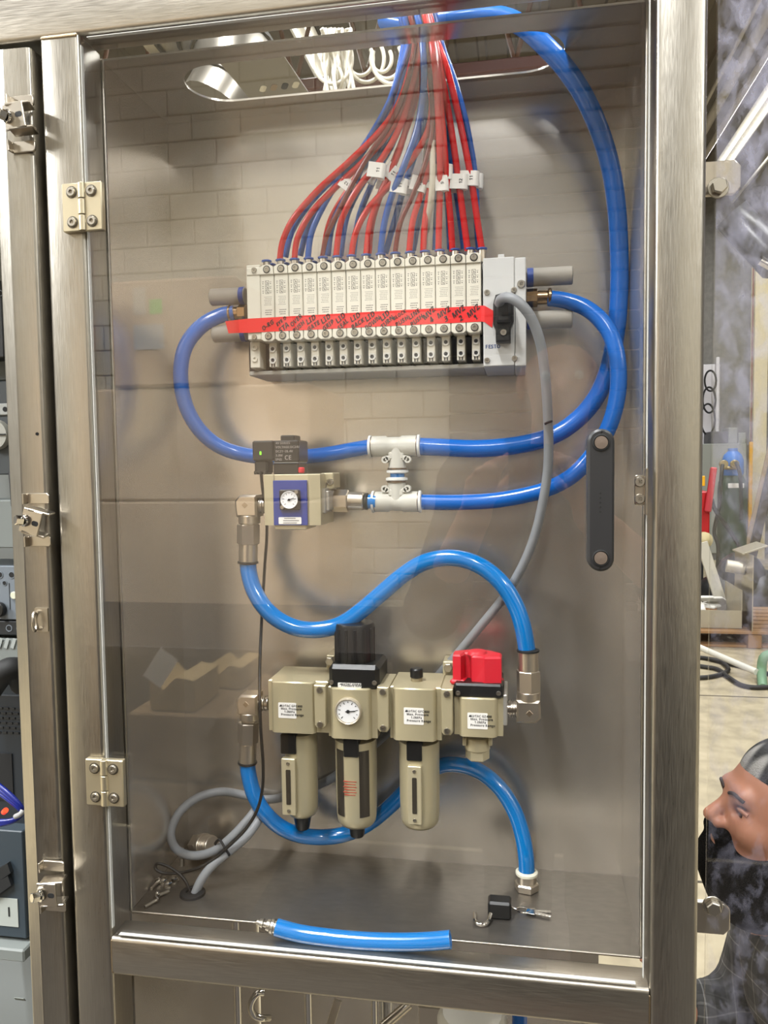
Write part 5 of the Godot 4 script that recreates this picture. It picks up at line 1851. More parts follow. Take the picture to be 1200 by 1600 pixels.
func loose_screw(px: float, py: float, turn: float, lying: bool, where: String) -> void:
	var c := on_level(px, py, BY0)
	var t := thing("loose_screw", c)
	tag(t, "small bright pan head screw " + where, "screw", "loose screws on the box floor")
	var b := Basis(Vector3.UP, turn)
	var s := st()
	var h := 0.0035
	if lying:
		rod(s, b * Vector3(0, h * 0.6, 0), b * Vector3(0.013, h * 0.35, 0), 0.0017, 10)
		part(t, "shank", s, M["zinc"])
		s = st()
		lathe(s, [Vector2(0, -0.001), Vector2(h * 0.95, -0.001), Vector2(h, 0.0005), Vector2(h * 0.6, 0.002), Vector2(0, 0.0024)], Transform3D(along(b * Vector3(-1, 0, 0)), b * Vector3(0, h, 0)), 14)
		part(t, "head", s, M["chrome"])
	else:
		rod(s, Vector3(0, h * 0.4, 0), Vector3(0, h * 1.2, 0), 0.0042, 6, 0.0005, true)
		part(t, "nut", s, M["chrome"])
		s = st()
		rod(s, Vector3(0, h * 1.2, 0), Vector3(0, h * 1.7, 0), 0.0024, 10)
		rod(s, Vector3.ZERO, Vector3(0, h * 0.4, 0), 0.0052, 14)
		part(t, "bolt_end", s, M["zinc"])


func build_litter() -> void:
	loose_screw(246, 1403, 1.0, true, "pointing to the rear, foremost but one by the left corner")
	loose_screw(244, 1410, 4.2, true, "nearest to the front left corner of the box floor")
	loose_screw(247, 1381, 4.6, true, "standing on its washer at the left of the screw cluster")
	loose_screw(256, 1379, 0.3, false, "in the middle of the cluster behind the grommet")
	loose_screw(263, 1384, 0.9, false, "with nut, right in front of the cluster near the grommet")
	loose_screw(272, 1377, 0.2, false, "with nut, rightmost of the cluster")
	# cable gland lying against the back corner
	var c := on_level(318, 1338, BY0)
	var t := thing("cable_gland", c + Vector3(0, 0.0125, 0))
	tag(t, "nickel cable gland with hexagon nut lying behind the grey cable loop", "cable gland")
	var b := Basis(Vector3.UP, -0.45) * Basis(Vector3.BACK, 0.25)
	var s := st()
	rod(s, b * Vector3(-0.013, 0, 0), b * Vector3(-0.002, 0, 0), 0.0125, 6, 0.001, true)
	part(t, "hexagon_nut", s, M["nickel"])
	s = st()
	rod(s, b * Vector3(-0.002, 0, 0), b * Vector3(0.004, 0, 0), 0.0128, 24, 0.0008)
	for k in 4:
		rod(s, b * Vector3(0.004 + k * 0.0025, 0, 0), b * Vector3(0.0055 + k * 0.0025, 0, 0), 0.0112, 24, 0.0004)
	rod(s, b * Vector3(0.003, 0, 0), b * Vector3(0.016, 0, 0), 0.0105, 24, 0.001)
	part(t, "threaded_barrel", s, M["nickel"])
	# two upright bolt heads next to the gland
	for q in [[284, 1352, "left of the cable gland under the black cable"], [347, 1345, "right of the cable gland beside the cable tie"]]:
		var qq: Array = q
		var bc := on_level(qq[0], qq[1], BY0)
		var bt := thing("bolt", bc)
		tag(bt, "short shiny bolt standing " + str(qq[2]), "bolt", "short bolts on the box floor")
		s = st()
		rod(s, Vector3.ZERO, Vector3(0, 0.009, 0), 0.003, 12)
		part(bt, "shank", s, M["zinc"])
		s = st()
		rod(s, Vector3(0, 0.009, 0), Vector3(0, 0.0135, 0), 0.0052, 6, 0.0006, true)
		part(bt, "head", s, M["chrome"])
	# padlock with keys
	c = on_level(781, 1427, BY0)
	t = thing("padlock", c)
	tag(t, "small open black padlock lying on the box floor with its shackle to the left", "padlock")
	b = Basis(Vector3.UP, 0.0)
	s = st()
	box(s, Vector3(0.0, 0.0085, 0.004), Vector3(0.022, 0.017, 0.016), 0.002)
	part(t, "body", s, mat("lock_black", Color(0.06, 0.06, 0.06), 0.35))
	s = st()
	var arc := [Vector3(-0.008, 0.006, 0.012)]
	for k in 11:
		var a := PI * k / 10.0
		arc.append(Vector3(-0.0165 + 0.0065 * cos(a), 0.0028, 0.0175 + 0.008 * sin(a)))
	arc.append(Vector3(-0.0235, 0.0028, 0.009))
	tube(s, smooth(arc, 3), 0.0021, 10)
	part(t, "shackle", s, M["chrome"])
	var kt := thing("key_ring", on_level(818, 1425, BY0))
	tag(kt, "wire ring with two small bright keys beside the black padlock", "keys")
	s = st()
	var ring := []
	for k in 21:
		ring.append(Vector3(0.0065 * cos(TAU * k / 20), 0.002 + 0.001 * sin(TAU * k / 20), 0.0065 * sin(TAU * k / 20)))
	tube(s, ring, 0.0008, 6, false)
	tube(s, [Vector3(-0.0062, 0.002, 0), Vector3(-0.011, 0.003, -0.001), Vector3(-0.015, 0.006, -0.002)], 0.0012, 6)
	part(kt, "ring", s, M["chrome"])
	for k in 2:
		s = st()
		var kb := Basis(Vector3.UP, -0.05 - 0.28 * k + 0.1)
		var o := Vector3(0.003, 0.0012 + 0.0013 * k, -0.001 + 0.003 * k)
		box(s, o + kb * Vector3(0.004, 0, 0), Vector3(0.009, 0.0012, 0.008), 0.0004, kb)
		box(s, o + kb * Vector3(0.0155, 0, 0.0004), Vector3(0.016, 0.0012, 0.0034), 0.0003, kb)
		for q in 4:
			box(s, o + kb * Vector3(0.011 + q * 0.0034, 0, 0.0023), Vector3(0.0018, 0.0012, 0.0016), 0, kb)
		part(kt, "key", s, M["chrome"])
	# bulkhead fitting for the hose
	c = on_level(823, 1390, BY0)
	t = thing("bulkhead_fitting", c)
	tag(t, "nickel bulkhead hose fitting with white collar standing on the box floor at right", "fitting")
	s = st()
	rod(s, Vector3.ZERO, Vector3(0, 0.0085, 0), 0.0125, 6, 0.0012, true, 0.2)
	part(t, "hexagon_nut", s, M["nickel"])
	s = st()
	rod(s, Vector3(0, 0.008, 0), Vector3(0, 0.0165, 0), 0.0098, 24, 0.0008)
	part(t, "sleeve", s, M["nickel"])
	s = st()
	lathe(s, [Vector2(0.0084, 0.016), Vector2(0.0112, 0.0166), Vector2(0.0112, 0.019), Vector2(0.0085, 0.0205)], Transform3D(), 24)
	part(t, "release_collar", s, mat("collar_cream", Color(0.8, 0.79, 0.72), 0.4))


# ---------------------------------------------------------------- below the bottom rail
func build_below() -> void:
	# things standing in the open base of the cabinet
	var top := -0.118
	for q in [[372, 1575, -0.22, 0.005, "leftmost, next to the steel side sheet"], [482, 1580, -0.24, 0.0052, "middle one right of the bent pipe"], [585, 1590, -0.25, 0.004, "thin, before the slotted bar"]]:
		var qq: Array = q
		var p := at(qq[0], qq[1], qq[2])
		var s := st()
		rod(s, Vector3(0, FY - p.y, 0), Vector3(0, top - p.y, 0), qq[3], 16)
		var o := whole("steel_rod", s, M["chrome"], "polished upright rod under the rail, " + str(qq[4]), "rod", "upright rods under the bottom rail")
		o.position = p
	for q in [[310, 1575, -0.26, 0.014, "beside the steel sheet"], [604, 1588, -0.27, 0.016, "right of the thin rod"]]:
		var qq: Array = q
		var p := at(qq[0], qq[1], qq[2])
		var t := thing("slotted_bar", Vector3(p.x, FY, p.z))
		tag(t, "pale aluminium slotted profile standing under the bottom rail " + str(qq[4]), "profile", "slotted profiles")
		for k in [-1, 1]:
			var s := st()
			box(s, Vector3(k * qq[3] * 0.32, (top - FY) / 2, 0), Vector3(qq[3] * 0.3, top - FY, qq[3]), 0.0008)
			part(t, "flange", s, mat("alu", Color(0.78, 0.77, 0.74), 0.35, 0.8))
		var s2 := st()
		box(s2, Vector3(0, (top - FY) / 2, -qq[3] * 0.2), Vector3(qq[3] * 0.4, top - FY, qq[3] * 0.4))
		part(t, "web", s2, mat("alu", Color(), 0.35))
	cable("bent_pipe", [[411, 1551, -0.24], [403, 1552, -0.236], [395, 1562, -0.234], [392, 1575, -0.234], [398, 1587, -0.236], [410, 1591, -0.24], [420, 1591, -0.25]], 0.0042, M["chrome"], "chrome pipe bent into a U under the bottom rail").set_meta("category", "pipe")
	var s := st()
	rod(s, at(640, 1568, -0.22), at(596, 1606, -0.2), 0.0055, 14, 0.001)
	rod(s, at(596, 1606, -0.2), at(590, 1640, -0.2), 0.0055, 14, 0.001)
	whole("steel_bar", s, M["steel_small"], "slanting dull steel bar under the bottom rail right of the slotted profile", "bar")
	for q in [[500, 1556, 512, 1640, 0.3, "narrow, slanting by the middle rod"], [655, 1574, 690, 1660, 0.0, "broad, right of the slanting bar"]]:
		var qq: Array = q
		var r := rc(qq[0], qq[1], qq[2], qq[3], -0.3)
		s = st()
		box(s, r[0] + Vector3(0, -0.03, 0), Vector3(r[1], r[2] + 0.06, 0.003), 0.0005, Basis(Vector3.BACK, -qq[4]))
		whole("steel_plate", s, M["steel_small"], "grey steel plate under the bottom rail, " + str(qq[5]), "plate", "plates under the bottom rail")
	var w := on_level(745, 1600, -0.30)
	s = st()
	lathe(s, [Vector2(0, 0.0), Vector2(0.034, 0.0), Vector2(0.036, 0.03), Vector2(0.03, 0.038), Vector2(0, 0.04)], Transform3D(Basis(), Vector3.ZERO), 28)
	var pot := whole("white_round_item", s, mat("cap_white", Color(0.8, 0.78, 0.72), 0.5), "round white plastic bucket below the right half of the bottom rail", "item")  # unidentified round white object below the rail
	pot.position = at(738, 1600, -0.12) - Vector3(0, 0.025, 0)
	var o2 := cable("blue_pipe", [[812, 1560, -0.1339], [812, 1600, -0.134], [812, 1700, -0.134], [800, 1900, -0.134]], 0.0078, M["blue_hose_old"], "blue hose end leaving the cabinet floor below the rail at right")
	o2.set_meta("category", "hose")


# ---------------------------------------------------------------- above the cable slot
func build_above() -> void:
	var y := 0.93
	var a := [on_level(338, 92, y), on_level(438, 80, y), on_level(492, 160, y), on_level(402, 168, y)]
	var c: Vector3 = (a[0] + a[2]) / 2
	var t := thing("perforated_tray", c)
	tag(t, "grey perforated cable tray with oblong slots seen through the long slot above the tubes", "cable tray")
	var s := st()
	var poly := PackedVector2Array()
	for p in a:
		poly.append(Vector2(p.x - c.x, -(p.z - c.z)))
	extr(s, poly, 0.0, 0.002, Transform3D(Basis(Vector3.RIGHT, Vector3.FORWARD, Vector3.UP), Vector3.ZERO))
	part(t, "tray_sheet", s, mat("tray_grey", Color(0.5, 0.48, 0.44), 0.5, 0.3))
	for k in 4:
		var p := on_level(411 + k * 17, 139 - k * 2, y - 0.0006) - c
		s = st()
		extr(s, rrect(0.009, 0.02, 0.0044), 0.0, 0.0005, Transform3D(Basis(Vector3.RIGHT, Vector3.FORWARD, Vector3.UP) * Basis(Vector3.BACK, 0.5), p))
		part(t, "painted_slot", s, [mat("painted_slot_bright", Color(0.85, 0.83, 0.76), 0.6), mat("painted_slot_mid", Color(0.55, 0.47, 0.38), 0.6), M["hole"], mat("painted_slot_bright", Color(), 0.6)][k])  # solid insets; the pale ones paint the brightness beyond the tray
	# galvanised round duct bend
	t = thing("duct_bend", at(330, 128, -0.75))
	tag(t, "ribbed galvanised duct bend seen through the left end of the cable slot", "duct")
	var dp := []
	for k in 9:
		var an := -0.5 + 0.25 * k
		dp.append(Vector3(-0.16 + 0.2 * cos(an) * 1.0, 0.16 * sin(an) + 0.02, -0.05 * k * 0.2))
	s = st()
	tube(s, smooth(dp, 4), 0.075, 20)
	part(t, "duct_skin", s, mat("galvanised", Color(0.62, 0.6, 0.56), 0.3, 0.9))
	for k in 4:
		s = st()
		var i := 1 + k * 2
		var d: Vector3 = (dp[i] - dp[i - 1]).normalized()
		lathe(s, [Vector2(0.075, -0.006), Vector2(0.08, -0.004), Vector2(0.08, 0.004), Vector2(0.075, 0.006)], Transform3D(along(d), dp[i]), 24)
		part(t, "band", s, mat("band_dark", Color(0.25, 0.24, 0.22), 0.4, 0.6))
	# white cables hanging in a bundle
	t = thing("cable_bundle", at(535, 110, -0.55))
	tag(t, "hanging bundle of loose white cables seen through the cable slot left of the tubes", "cables")
	var rng := RandomNumberGenerator.new()
	rng.seed = 3
	for k in 22:
		var x := lerpf(506, 552, rng.randf())
		var z := -0.55 + rng.randf() * 0.06
		var path := []
		for j in 6:
			path.append(at(x + rng.randf_range(-5, 5) - j * 0.5, 175 - j * 26, z + rng.randf_range(-0.01, 0.01)) - t.position)
		s = st()
		tube(s, smooth(path, 4), 0.0028, 6)
		part(t, "white_cable", s, mat("cable_white", Color(0.82, 0.8, 0.74), 0.5))
	for k in 6:
		var cx := [563.0, 572.0, 596.0, 604.0, 612.0, 520.0][k] as float
		var rr := [20.0, 28.0, 16.0, 24.0, 30.0, 30.0][k] as float
		var path := []
		for j in 15:
			var an := PI * (0.9 + 1.3 * j / 14.0)
			path.append(at(cx + rr * cos(an), 92 - rr * 1.3 * sin(an), -0.55 + 0.01 * k) - t.position)
		s = st()
		tube(s, smooth(path, 3), 0.0030, 6)
		part(t, "white_cable", s, mat("cable_white", Color(), 0.5))
	# roof joists with reddish chords
	for q in [[-5.4, 116.0, "crossing the view through the cable slot"], [2.6, 0.0, "behind the photographer"]]:
		var qq: Array = q
		var z: float = qq[0]
		var yb := at(700, 122, -5.4).y
		t = thing("roof_joist", Vector3(-2.2, yb, z))
		tag(t, "rust red open web roof joist " + str(qq[2]), "roof joist", "open web roof joists")
		var hh := CY - yb - 0.04
		var wide := 6.6
		s = st()
		box(s, Vector3(0, 0.04, 0), Vector3(wide, 0.09, 0.09), 0.01)
		part(t, "lower_chord", s, mat("joist_red", Color(0.36, 0.19, 0.14), 0.7))
		s = st()
		box(s, Vector3(0, hh, 0), Vector3(wide, 0.08, 0.09), 0.01)
		part(t, "upper_chord", s, mat("joist_red", Color(), 0.7))
		for k in 11:
			s = st()
			var x0 := -3.1 + k * 0.56
			rod(s, Vector3(x0, 0.06, 0), Vector3(x0 + 0.28, hh, 0), 0.018, 8)
			rod(s, Vector3(x0 + 0.28, hh, 0), Vector3(x0 + 0.56, 0.06, 0), 0.018, 8)
			part(t, "web_bar", s, mat("joist_web", Color(0.42, 0.3, 0.22), 0.7))


# ---------------------------------------------------------------- guard panel right of the cabinet
func build_right_side() -> void:
	var z := -0.026
	var x0 := (at(1118, 200, z).x + at(1104, 1200, z).x) / 2
	var t := thing("safety_screen", Vector3(x0 + 0.45, 0.33, z))
	tag(t, "smeared clear plastic safety screen bolted beside the cabinet at the right edge", "screen")
	var s := st()
	box(s, Vector3.ZERO, Vector3(0.9, 1.3, 0.004), 0.0006)
	part(t, "sheet", s, M["acrylic"])
	# dried smears of cleaning fluid on the face of the sheet
	var sm := mat("dried_smears", Color(0.66, 0.66, 0.74, 1.0), 0.6)
	sm.transparency = BaseMaterial3D.TRANSPARENCY_ALPHA
	var n := FastNoiseLite.new()
	n.seed = 17
	n.frequency = 0.03
	n.fractal_octaves = 5
	n.domain_warp_enabled = true
	n.domain_warp_amplitude = 30.0
	n.domain_warp_frequency = 0.03
	var im := Image.create(512, 1024, false, Image.FORMAT_RGBA8)
	for yy in 1024:
		var v := 1.0 - yy / 1023.0
		var amount := lerpf(0.02, 0.26, smoothstep(0.3, 0.8, v))
		for xx in 512:
			var f := n.get_noise_2d(xx * 1.4, yy * 1.4)
			var a := clampf(amount + f * (0.25 + amount), 0.0, 0.62)
			im.set_pixel(xx, yy, Color(1, 1, 1, a))
	sm.albedo_texture = ImageTexture.create_from_image(im)
	s = st()
	quad(s, Vector3(-0.449, -0.649, 0.0022), Vector3(-0.05, -0.649, 0.0022), Vector3(-0.05, 0.649, 0.0022), Vector3(-0.449, 0.649, 0.0022), Vector3.BACK)
	part(t, "dried_smear", s, sm)
	for q in [[1134, 277, 1107, 250, 1158, 303, "upper"], [1124, 1440, 1092, 1412, 1141, 1460, "lower"]]:
		var qq: Array = q
		var r := rc(qq[2], qq[3], qq[4], qq[5], z - 0.003)
		var c: Vector3 = r[0]
		var tb := thing("guard_tab", c)
		tag(tb, "%s steel tab welded to the right post with a bolt through the plastic guard" % qq[6], "bracket", "tabs holding the guard sheet")
		var w: float = r[1]
		var h: float = r[2]
		s = st()
		extr(s, PackedVector2Array([Vector2(-w / 2 - 0.004, -h / 2), Vector2(w / 2 - 0.005, -h / 2), Vector2(w / 2, -h / 2 + 0.005), Vector2(w / 2, h / 2 - 0.005), Vector2(w / 2 - 0.005, h / 2), Vector2(-w / 2 - 0.004, h / 2)]), -0.005, 0.0, Transform3D(), 0.0006)
		part(tb, "tab_plate", s, M["steel_small"])
		s = st()
		var bp := at(qq[0], qq[1], 0.0) - c
		rod(s, Vector3(bp.x, bp.y, 0.0052), Vector3(bp.x, bp.y, 0.0066), 0.0082, 22, 0.0004)
		part(tb, "washer", s, M["zinc"])
		s = st()
		rod(s, Vector3(bp.x, bp.y, 0.0066), Vector3(bp.x, bp.y, 0.0125), 0.0062, 6, 0.0008, true, 0.3)
		part(tb, "bolt_head", s, M["zinc"])


func fbox(called: String, label: String, category: String, x0: float, y0: float, x1: float, y1: float, z: float, deep: float, m: Material) -> Node3D:
	var r := rc(x0, y0, x1, y1, z)
	var c: Vector3 = r[0]
	var t := thing(called, Vector3(c.x, c.y - r[2] / 2, z - deep / 2))
	tag(t, label, category)
	var s := st()
	box(s, Vector3(0, r[2] / 2, 0), Vector3(r[1], r[2], deep), 0.012)
	part(t, "housing", s, m)
	return t


func build_workshop() -> void:
	var s := st()
	# building column with a yellow guard strip
	var b := on_level(1181, 872, FY)
	var t := thing("building_column", Vector3(b.x, FY, b.z))
	tag(t, "tall cream painted steel building column with a yellow strip low on its left", "column")
	for k in 3:
		s = st()
		box(s, [Vector3(0, 2.15, 0.09), Vector3(0, 2.15, -0.09), Vector3(0, 2.15, 0)][k], [Vector3(0.18, 4.3, 0.02), Vector3(0.18, 4.3, 0.02), Vector3(0.02, 4.3, 0.18)][k])
		part(t, ["flange", "flange", "web"][k], s, mat("column_cream", Color(0.78, 0.73, 0.58), 0.6))
	s = st()
	box(s, Vector3(-0.115, 0.85, 0.08), Vector3(0.05, 1.7, 0.05), 0.005)
	part(t, "guard_strip", s, mat("safety_yellow", Color(0.9, 0.66, 0.05), 0.5))
	s = st()
	rod(s, Vector3(-0.115, 1.7, 0.08), Vector3(-0.115, 4.2, 0.08), 0.012, 8)
	part(t, "conduit", s, mat("copper_brown", Color(0.45, 0.25, 0.15), 0.6))
	# gas bottle
	b = on_level(1142, 925, FY)
	t = thing("gas_bottle", b)
	tag(t, "tall dark green gas bottle with a blue valve guard standing behind the pallet", "gas bottle")
	s = st()
	lathe(s, [Vector2(0.0, 0.0), Vector2(0.14, 0.0), Vector2(0.15, 0.03), Vector2(0.15, 1.12), Vector2(0.142, 1.2), Vector2(0.11, 1.27), Vector2(0.07, 1.31), Vector2(0.06, 1.33), Vector2(0, 1.33)], Transform3D(), 28)
	var gm := mat("bottle_green", Color(0.17, 0.25, 0.2), 0.45)
	part(t, "cylinder", s, gm)
	s = st()
	box(s, Vector3(0.0, 1.17, 0.146), Vector3(0.16, 0.05, 0.008), 0.002)
	part(t, "label", s, M["white_label"])
	s = st()
	lathe(s, [Vector2(0.1, 1.27), Vector2(0.115, 1.3), Vector2(0.11, 1.44), Vector2(0.09, 1.5), Vector2(0.05, 1.54), Vector2(0.05, 1.57), Vector2(0, 1.57)], Transform3D(), 20)
	part(t, "valve_guard", s, mat("guard_blue", Color(0.18, 0.42, 0.72), 0.45))
	s = st()
	for k in 2:
		rod(s, Vector3(-0.13 + k * 0.11, 1.4, 0.13), Vector3(-0.13 + k * 0.11, 1.4, 0.18), 0.045, 18, 0.005)
	rod(s, Vector3(-0.16, 1.36, 0.13), Vector3(0.03, 1.36, 0.13), 0.018, 10)
	part(t, "gas_gauge", s, mat("brass_dull", Color(0.62, 0.55, 0.38), 0.4, 0.6))
	for q in [[[[1129, 726, -8.1], [1127, 745, -8.05], [1124, 790, -8.05], [1116, 830, -8.1], [1122, 855, -8.05], [1120, 900, -8.1], [1116, 918, -8.2]], "hanging from the gauges to the floor left of the green bottle"], [[[1112, 780, -7.6], [1118, 798, -7.6], [1135, 822, -7.6], [1150, 845, -7.6], [1162, 868, -7.7]], "slanting across the green bottle"], [[[1150, 722, -8.1], [1156, 740, -8.05], [1158, 775, -8.05], [1158, 812, -8.1]], "on the right side of the green bottle"]]:
		var qq: Array = q
		cable("gas_hose", qq[0], 0.02, M["black_rubber"], "dark gas hose " + str(qq[1]), "gas hoses", 8).set_meta("category", "hose")
	# red welding set
	t = fbox("welding_set", "red welding machine with a handle half hidden by the right post", "welding machine", 1062, 768, 1109, 868, -7.6, 0.5, mat("welder_red", Color(0.72, 0.08, 0.1), 0.45))
	var r := rc(1105, 730, 1116, 800, -7.55)
	s = st()
	box(s, r[0] - t.position, Vector3(0.06, r[2], 0.05), 0.01, Basis(Vector3.BACK, -0.12))
	part(t, "handle", s, mat("handle_pink", Color(0.75, 0.22, 0.26), 0.5))
	s = st()
	box(s, rc(1097, 745, 1101, 758, -7.55)[0] - t.position, Vector3(0.03, 0.1, 0.02), 0.004)
	part(t, "yellow_mark", s, mat("safety_yellow", Color(), 0.5))
	s = st()
	lathe(s, [Vector2(0, -0.05), Vector2(0.08, -0.05), Vector2(0.08, 0.0), Vector2(0.05, 0.03), Vector2(0, 0.04)], Transform3D(along(Vector3.BACK), rc(1094, 828, 1108, 860, -7.5)[0] - t.position), 18)
	part(t, "cream_drum", s, mat("cream", Color(0.8, 0.74, 0.56), 0.6))
	for k in [-1, 1]:
		s = st()
		rod(s, Vector3(k * 0.12 - 0.04, FY + 0.08 - t.position.y, 0.0), Vector3(k * 0.12 + 0.04, FY + 0.08 - t.position.y, 0.0), 0.08, 16)
		part(t, "wheel", s, M["black_rubber"])
	s = st()
	box(s, Vector3(0, (FY + 0.1 - t.position.y) / 2, 0), Vector3(0.22, absf(FY + 0.1 - t.position.y), 0.3))
	part(t, "cart_base", s, mat("gear_dark", Color(), 0.5))
	# machines and a notice board at the far wall
	t = fbox("machine_cabinet", "light grey machine cabinet behind the gas bottle at the far wall", "machine", 1080, 693, 1166, 865, -11.2, 0.6, mat("machine_grey", Color(0.52, 0.53, 0.5), 0.5))
	var mb := st()
	box(mb, Vector3(0, (FY - t.position.y) / 2, 0), Vector3(0.8, absf(FY - t.position.y), 0.5))
	part(t, "plinth", mb, mat("machine_dark", Color(0.3, 0.3, 0.31), 0.5))
	t = fbox("control_box", "small grey control box standing on the machine cabinet", "control box", 1138, 668, 1153, 693.3, -11.25, 0.4, mat("machine_grey", Color(), 0.5))
	t = fbox("control_box", "dark grey low control box on the machine cabinet left of the taller one", "control box", 1110, 674, 1138, 693.3, -11.25, 0.4, mat("machine_dark", Color(0.3, 0.3, 0.31), 0.5))
	t = fbox("control_box", "narrow grey control box on the machine cabinet beside the yellow strip", "control box", 1154, 676, 1166, 693.3, -11.25, 0.4, mat("machine_grey", Color(), 0.5))
	s = st()
	box(s, rc(1080, 572, 1122, 694, -11.7)[0], Vector3(0.42, 1.2, 0.05), 0.01)
	whole("white_board", s, mat("board_white", Color(0.78, 0.77, 0.78), 0.6), "pale upright panel on the far wall behind hanging black cables", "panel")
	for k in 3:
		var lp := []
		for j in 13:
			var a := TAU * j / 12.0
			lp.append(at(1106 + k * 2 + (11 - k) * cos(a), 655 - k * 30 + (24 - k * 4) * sin(a), -11.55 + 0.02 * j / 12.0))
		s = st()
		tube(s, smooth(lp, 3), 0.014, 6)
		whole("hanging_cable", s, M["black_rubber"], ["lowest black cable loop on the pale upright panel", "middle black cable loop on the pale upright panel", "topmost black cable loop on the pale upright panel"][k], "cable", "cable loops on the pale panel")
	s = st()
	var wp := at(1121.5, 558, -11.6)
	box(s, Vector3(wp.x, (wp.y + FY) / 2, wp.z), Vector3(0.05, wp.y - FY, 0.05), 0.01)
	whole("white_pipe", s, mat("board_white", Color(), 0.6), "white upright pipe right of the pale panel", "pipe")
	# pallet with scrap
	b = on_level(1150, 1012, FY)
	t = thing("wooden_pallet", b + Vector3(0.25, 0, -0.5))
	tag(t, "wooden pallet on the concrete floor under the sheet metal parts", "pallet")
	var wood := mat("pallet_wood", Color(0.55, 0.42, 0.28), 0.8)
	for k in 7:
		s = st()
		box(s, Vector3(0, 0.125, -0.48 + k * 0.16), Vector3(1.7, 0.022, 0.12), 0.003)
		part(t, "deck_board", s, wood)
	for k in 3:
		s = st()
		box(s, Vector3(-0.75 + k * 0.63, 0.057, 0), Vector3(0.1, 0.11, 1.05), 0.004)
		part(t, "bearer", s, wood)
	for k in 2:
		s = st()
		box(s, Vector3(0, 0.011, -0.45 + k * 0.9), Vector3(1.7, 0.02, 0.1), 0.003)
		part(t, "bottom_board", s, wood)
	var sheetm := mat("sheet_pale", Color(0.68, 0.65, 0.58), 0.4, 0.5)
	var py: float = FY + 0.14
	t = thing("sheet_metal_tray", Vector3(on_level(1128, 995, py).x, py, b.z - 0.3))
	tag(t, "pale folded sheet metal tray on the pallet holding white paper", "tray")
	s = st()
	box(s, Vector3(0, 0.004, 0), Vector3(0.44, 0.004, 0.5))
	part(t, "bottom", s, sheetm)
	s = st()
	box(s, Vector3(0, 0.07, 0.25), Vector3(0.44, 0.14, 0.004))
	part(t, "front_wall", s, sheetm)
	s = st()
	box(s, Vector3(0.22, 0.15, 0), Vector3(0.004, 0.3, 0.5))
	part(t, "side_wall", s, sheetm)
	var rng := RandomNumberGenerator.new()
	rng.seed = 8
	for k in 5:
		s = st()
		var poly := PackedVector2Array()
		for j in 9:
			var a := TAU * j / 9.0
			poly.append(Vector2(cos(a), sin(a)) * rng.randf_range(0.07, 0.13))
		extr(s, poly, 0.0, 0.02, Transform3D(Basis(Vector3.RIGHT, -PI / 2 + rng.randf_range(-0.5, 0.6)) , Vector3(-0.19 + k * 0.075, 0.12 + 0.03 * (k % 3), 0.1 - 0.04 * k)), 0.01)
		whole("crumpled_paper", s, mat("paper_white", Color(0.86, 0.85, 0.82), 0.8), ["leftmost crumpled white paper in the sheet metal tray", "second crumpled white paper from the left in the tray", "middle crumpled white paper in the tray", "second crumpled white paper from the right in the tray", "rightmost crumpled white paper in the tray"][k], "paper", "crumpled papers in the tray").position = t.position
	t = thing("black_sack", Vector3(on_level(1140, 950, FY).x, FY, b.z - 1.35))
	tag(t, "black rubbish sack lying behind the paper filled tray", "sack")
	s = st()
	for q in [[-0.15, 0.2, 0.22], [0.15, 0.22, 0.24], [0.0, 0.3, 0.22]]:
		var qq: Array = q
		var prof := []
		for k in 9:
			var a := -PI / 2 + PI * k / 8.0
			prof.append(Vector2(cos(a) * qq[2] * 1.1, sin(a) * qq[1] + qq[1]))
		lathe(s, prof, Transform3D(Basis(Vector3.UP, qq[0]), Vector3(qq[0], 0, 0)), 10)
	part(t, "sack_body", s, mat("sack_black", Color(0.12, 0.12, 0.12), 0.4))
	t = thing("sheet_metal_box", Vector3(on_level(1185, 1000, py).x + 0.21, py, b.z - 0.2))
	tag(t, "shiny open sheet metal box at the right end of the pallet", "box")
	s = st()
	box(s, Vector3(-0.17, 0.29, 0), Vector3(0.006, 0.58, 0.5))
	part(t, "side_wall", s, M["steel_small"])
	s = st()
	box(s, Vector3(0.1, 0.26, 0.25), Vector3(0.3, 0.52, 0.006))
	part(t, "front_wall", s, mat("sheet_lilac", Color(0.62, 0.6, 0.6), 0.45, 0.4))
	s = st()
	box(s, Vector3(-0.1, 0.6, -0.1), Vector3(0.2, 0.015, 0.3), 0.003, Basis(Vector3.BACK, 0.35))
	part(t, "folded_flap", s, sheetm)
	s = st()
	rod(s, Vector3(-0.30, 0.47, 0.0), Vector3(-0.17, 0.45, 0.02), 0.05, 16)
	part(t, "rolled_edge", s, sheetm)
	s = st()
	box(s, at(1118, 915, -6.2), Vector3(0.09, 0.75, 0.03), 0.004, Basis(Vector3.BACK, 0.28) * Basis(Vector3.RIGHT, -0.12))
	whole("white_plank", s, mat("plank_white", Color(0.72, 0.7, 0.64), 0.6), "narrow white plank leaning beside the black sack", "plank")
	# beam leaning at the right
	s = st()
	box(s, at(1190, 800, -10.3), Vector3(0.12, 1.9, 0.08), 0.01, Basis(Vector3.BACK, -0.2))
	whole("leaning_beam", s, mat("beam_dark", Color(0.28, 0.25, 0.24), 0.6), "dark steel beam leaning in front of the cream column", "beam")
	s = st()
	box(s, at(1184, 780, -10.2), Vector3(0.05, 2.0, 0.04), 0.008, Basis(Vector3.BACK, -0.2))
	whole("leaning_batten", s, mat("batten", Color(0.6, 0.52, 0.42), 0.7), "pale wooden batten leaning along the dark steel beam", "batten")
	# things on the floor
	s = st()
	rod(s, on_level(1085, 1008, FY + 0.12), on_level(1182, 1050, FY + 0.06), 0.022, 12)
	whole("white_bar", s, mat("bar_white", Color(0.82, 0.81, 0.76), 0.5), "white round bar lying across the floor before the pallet", "bar")
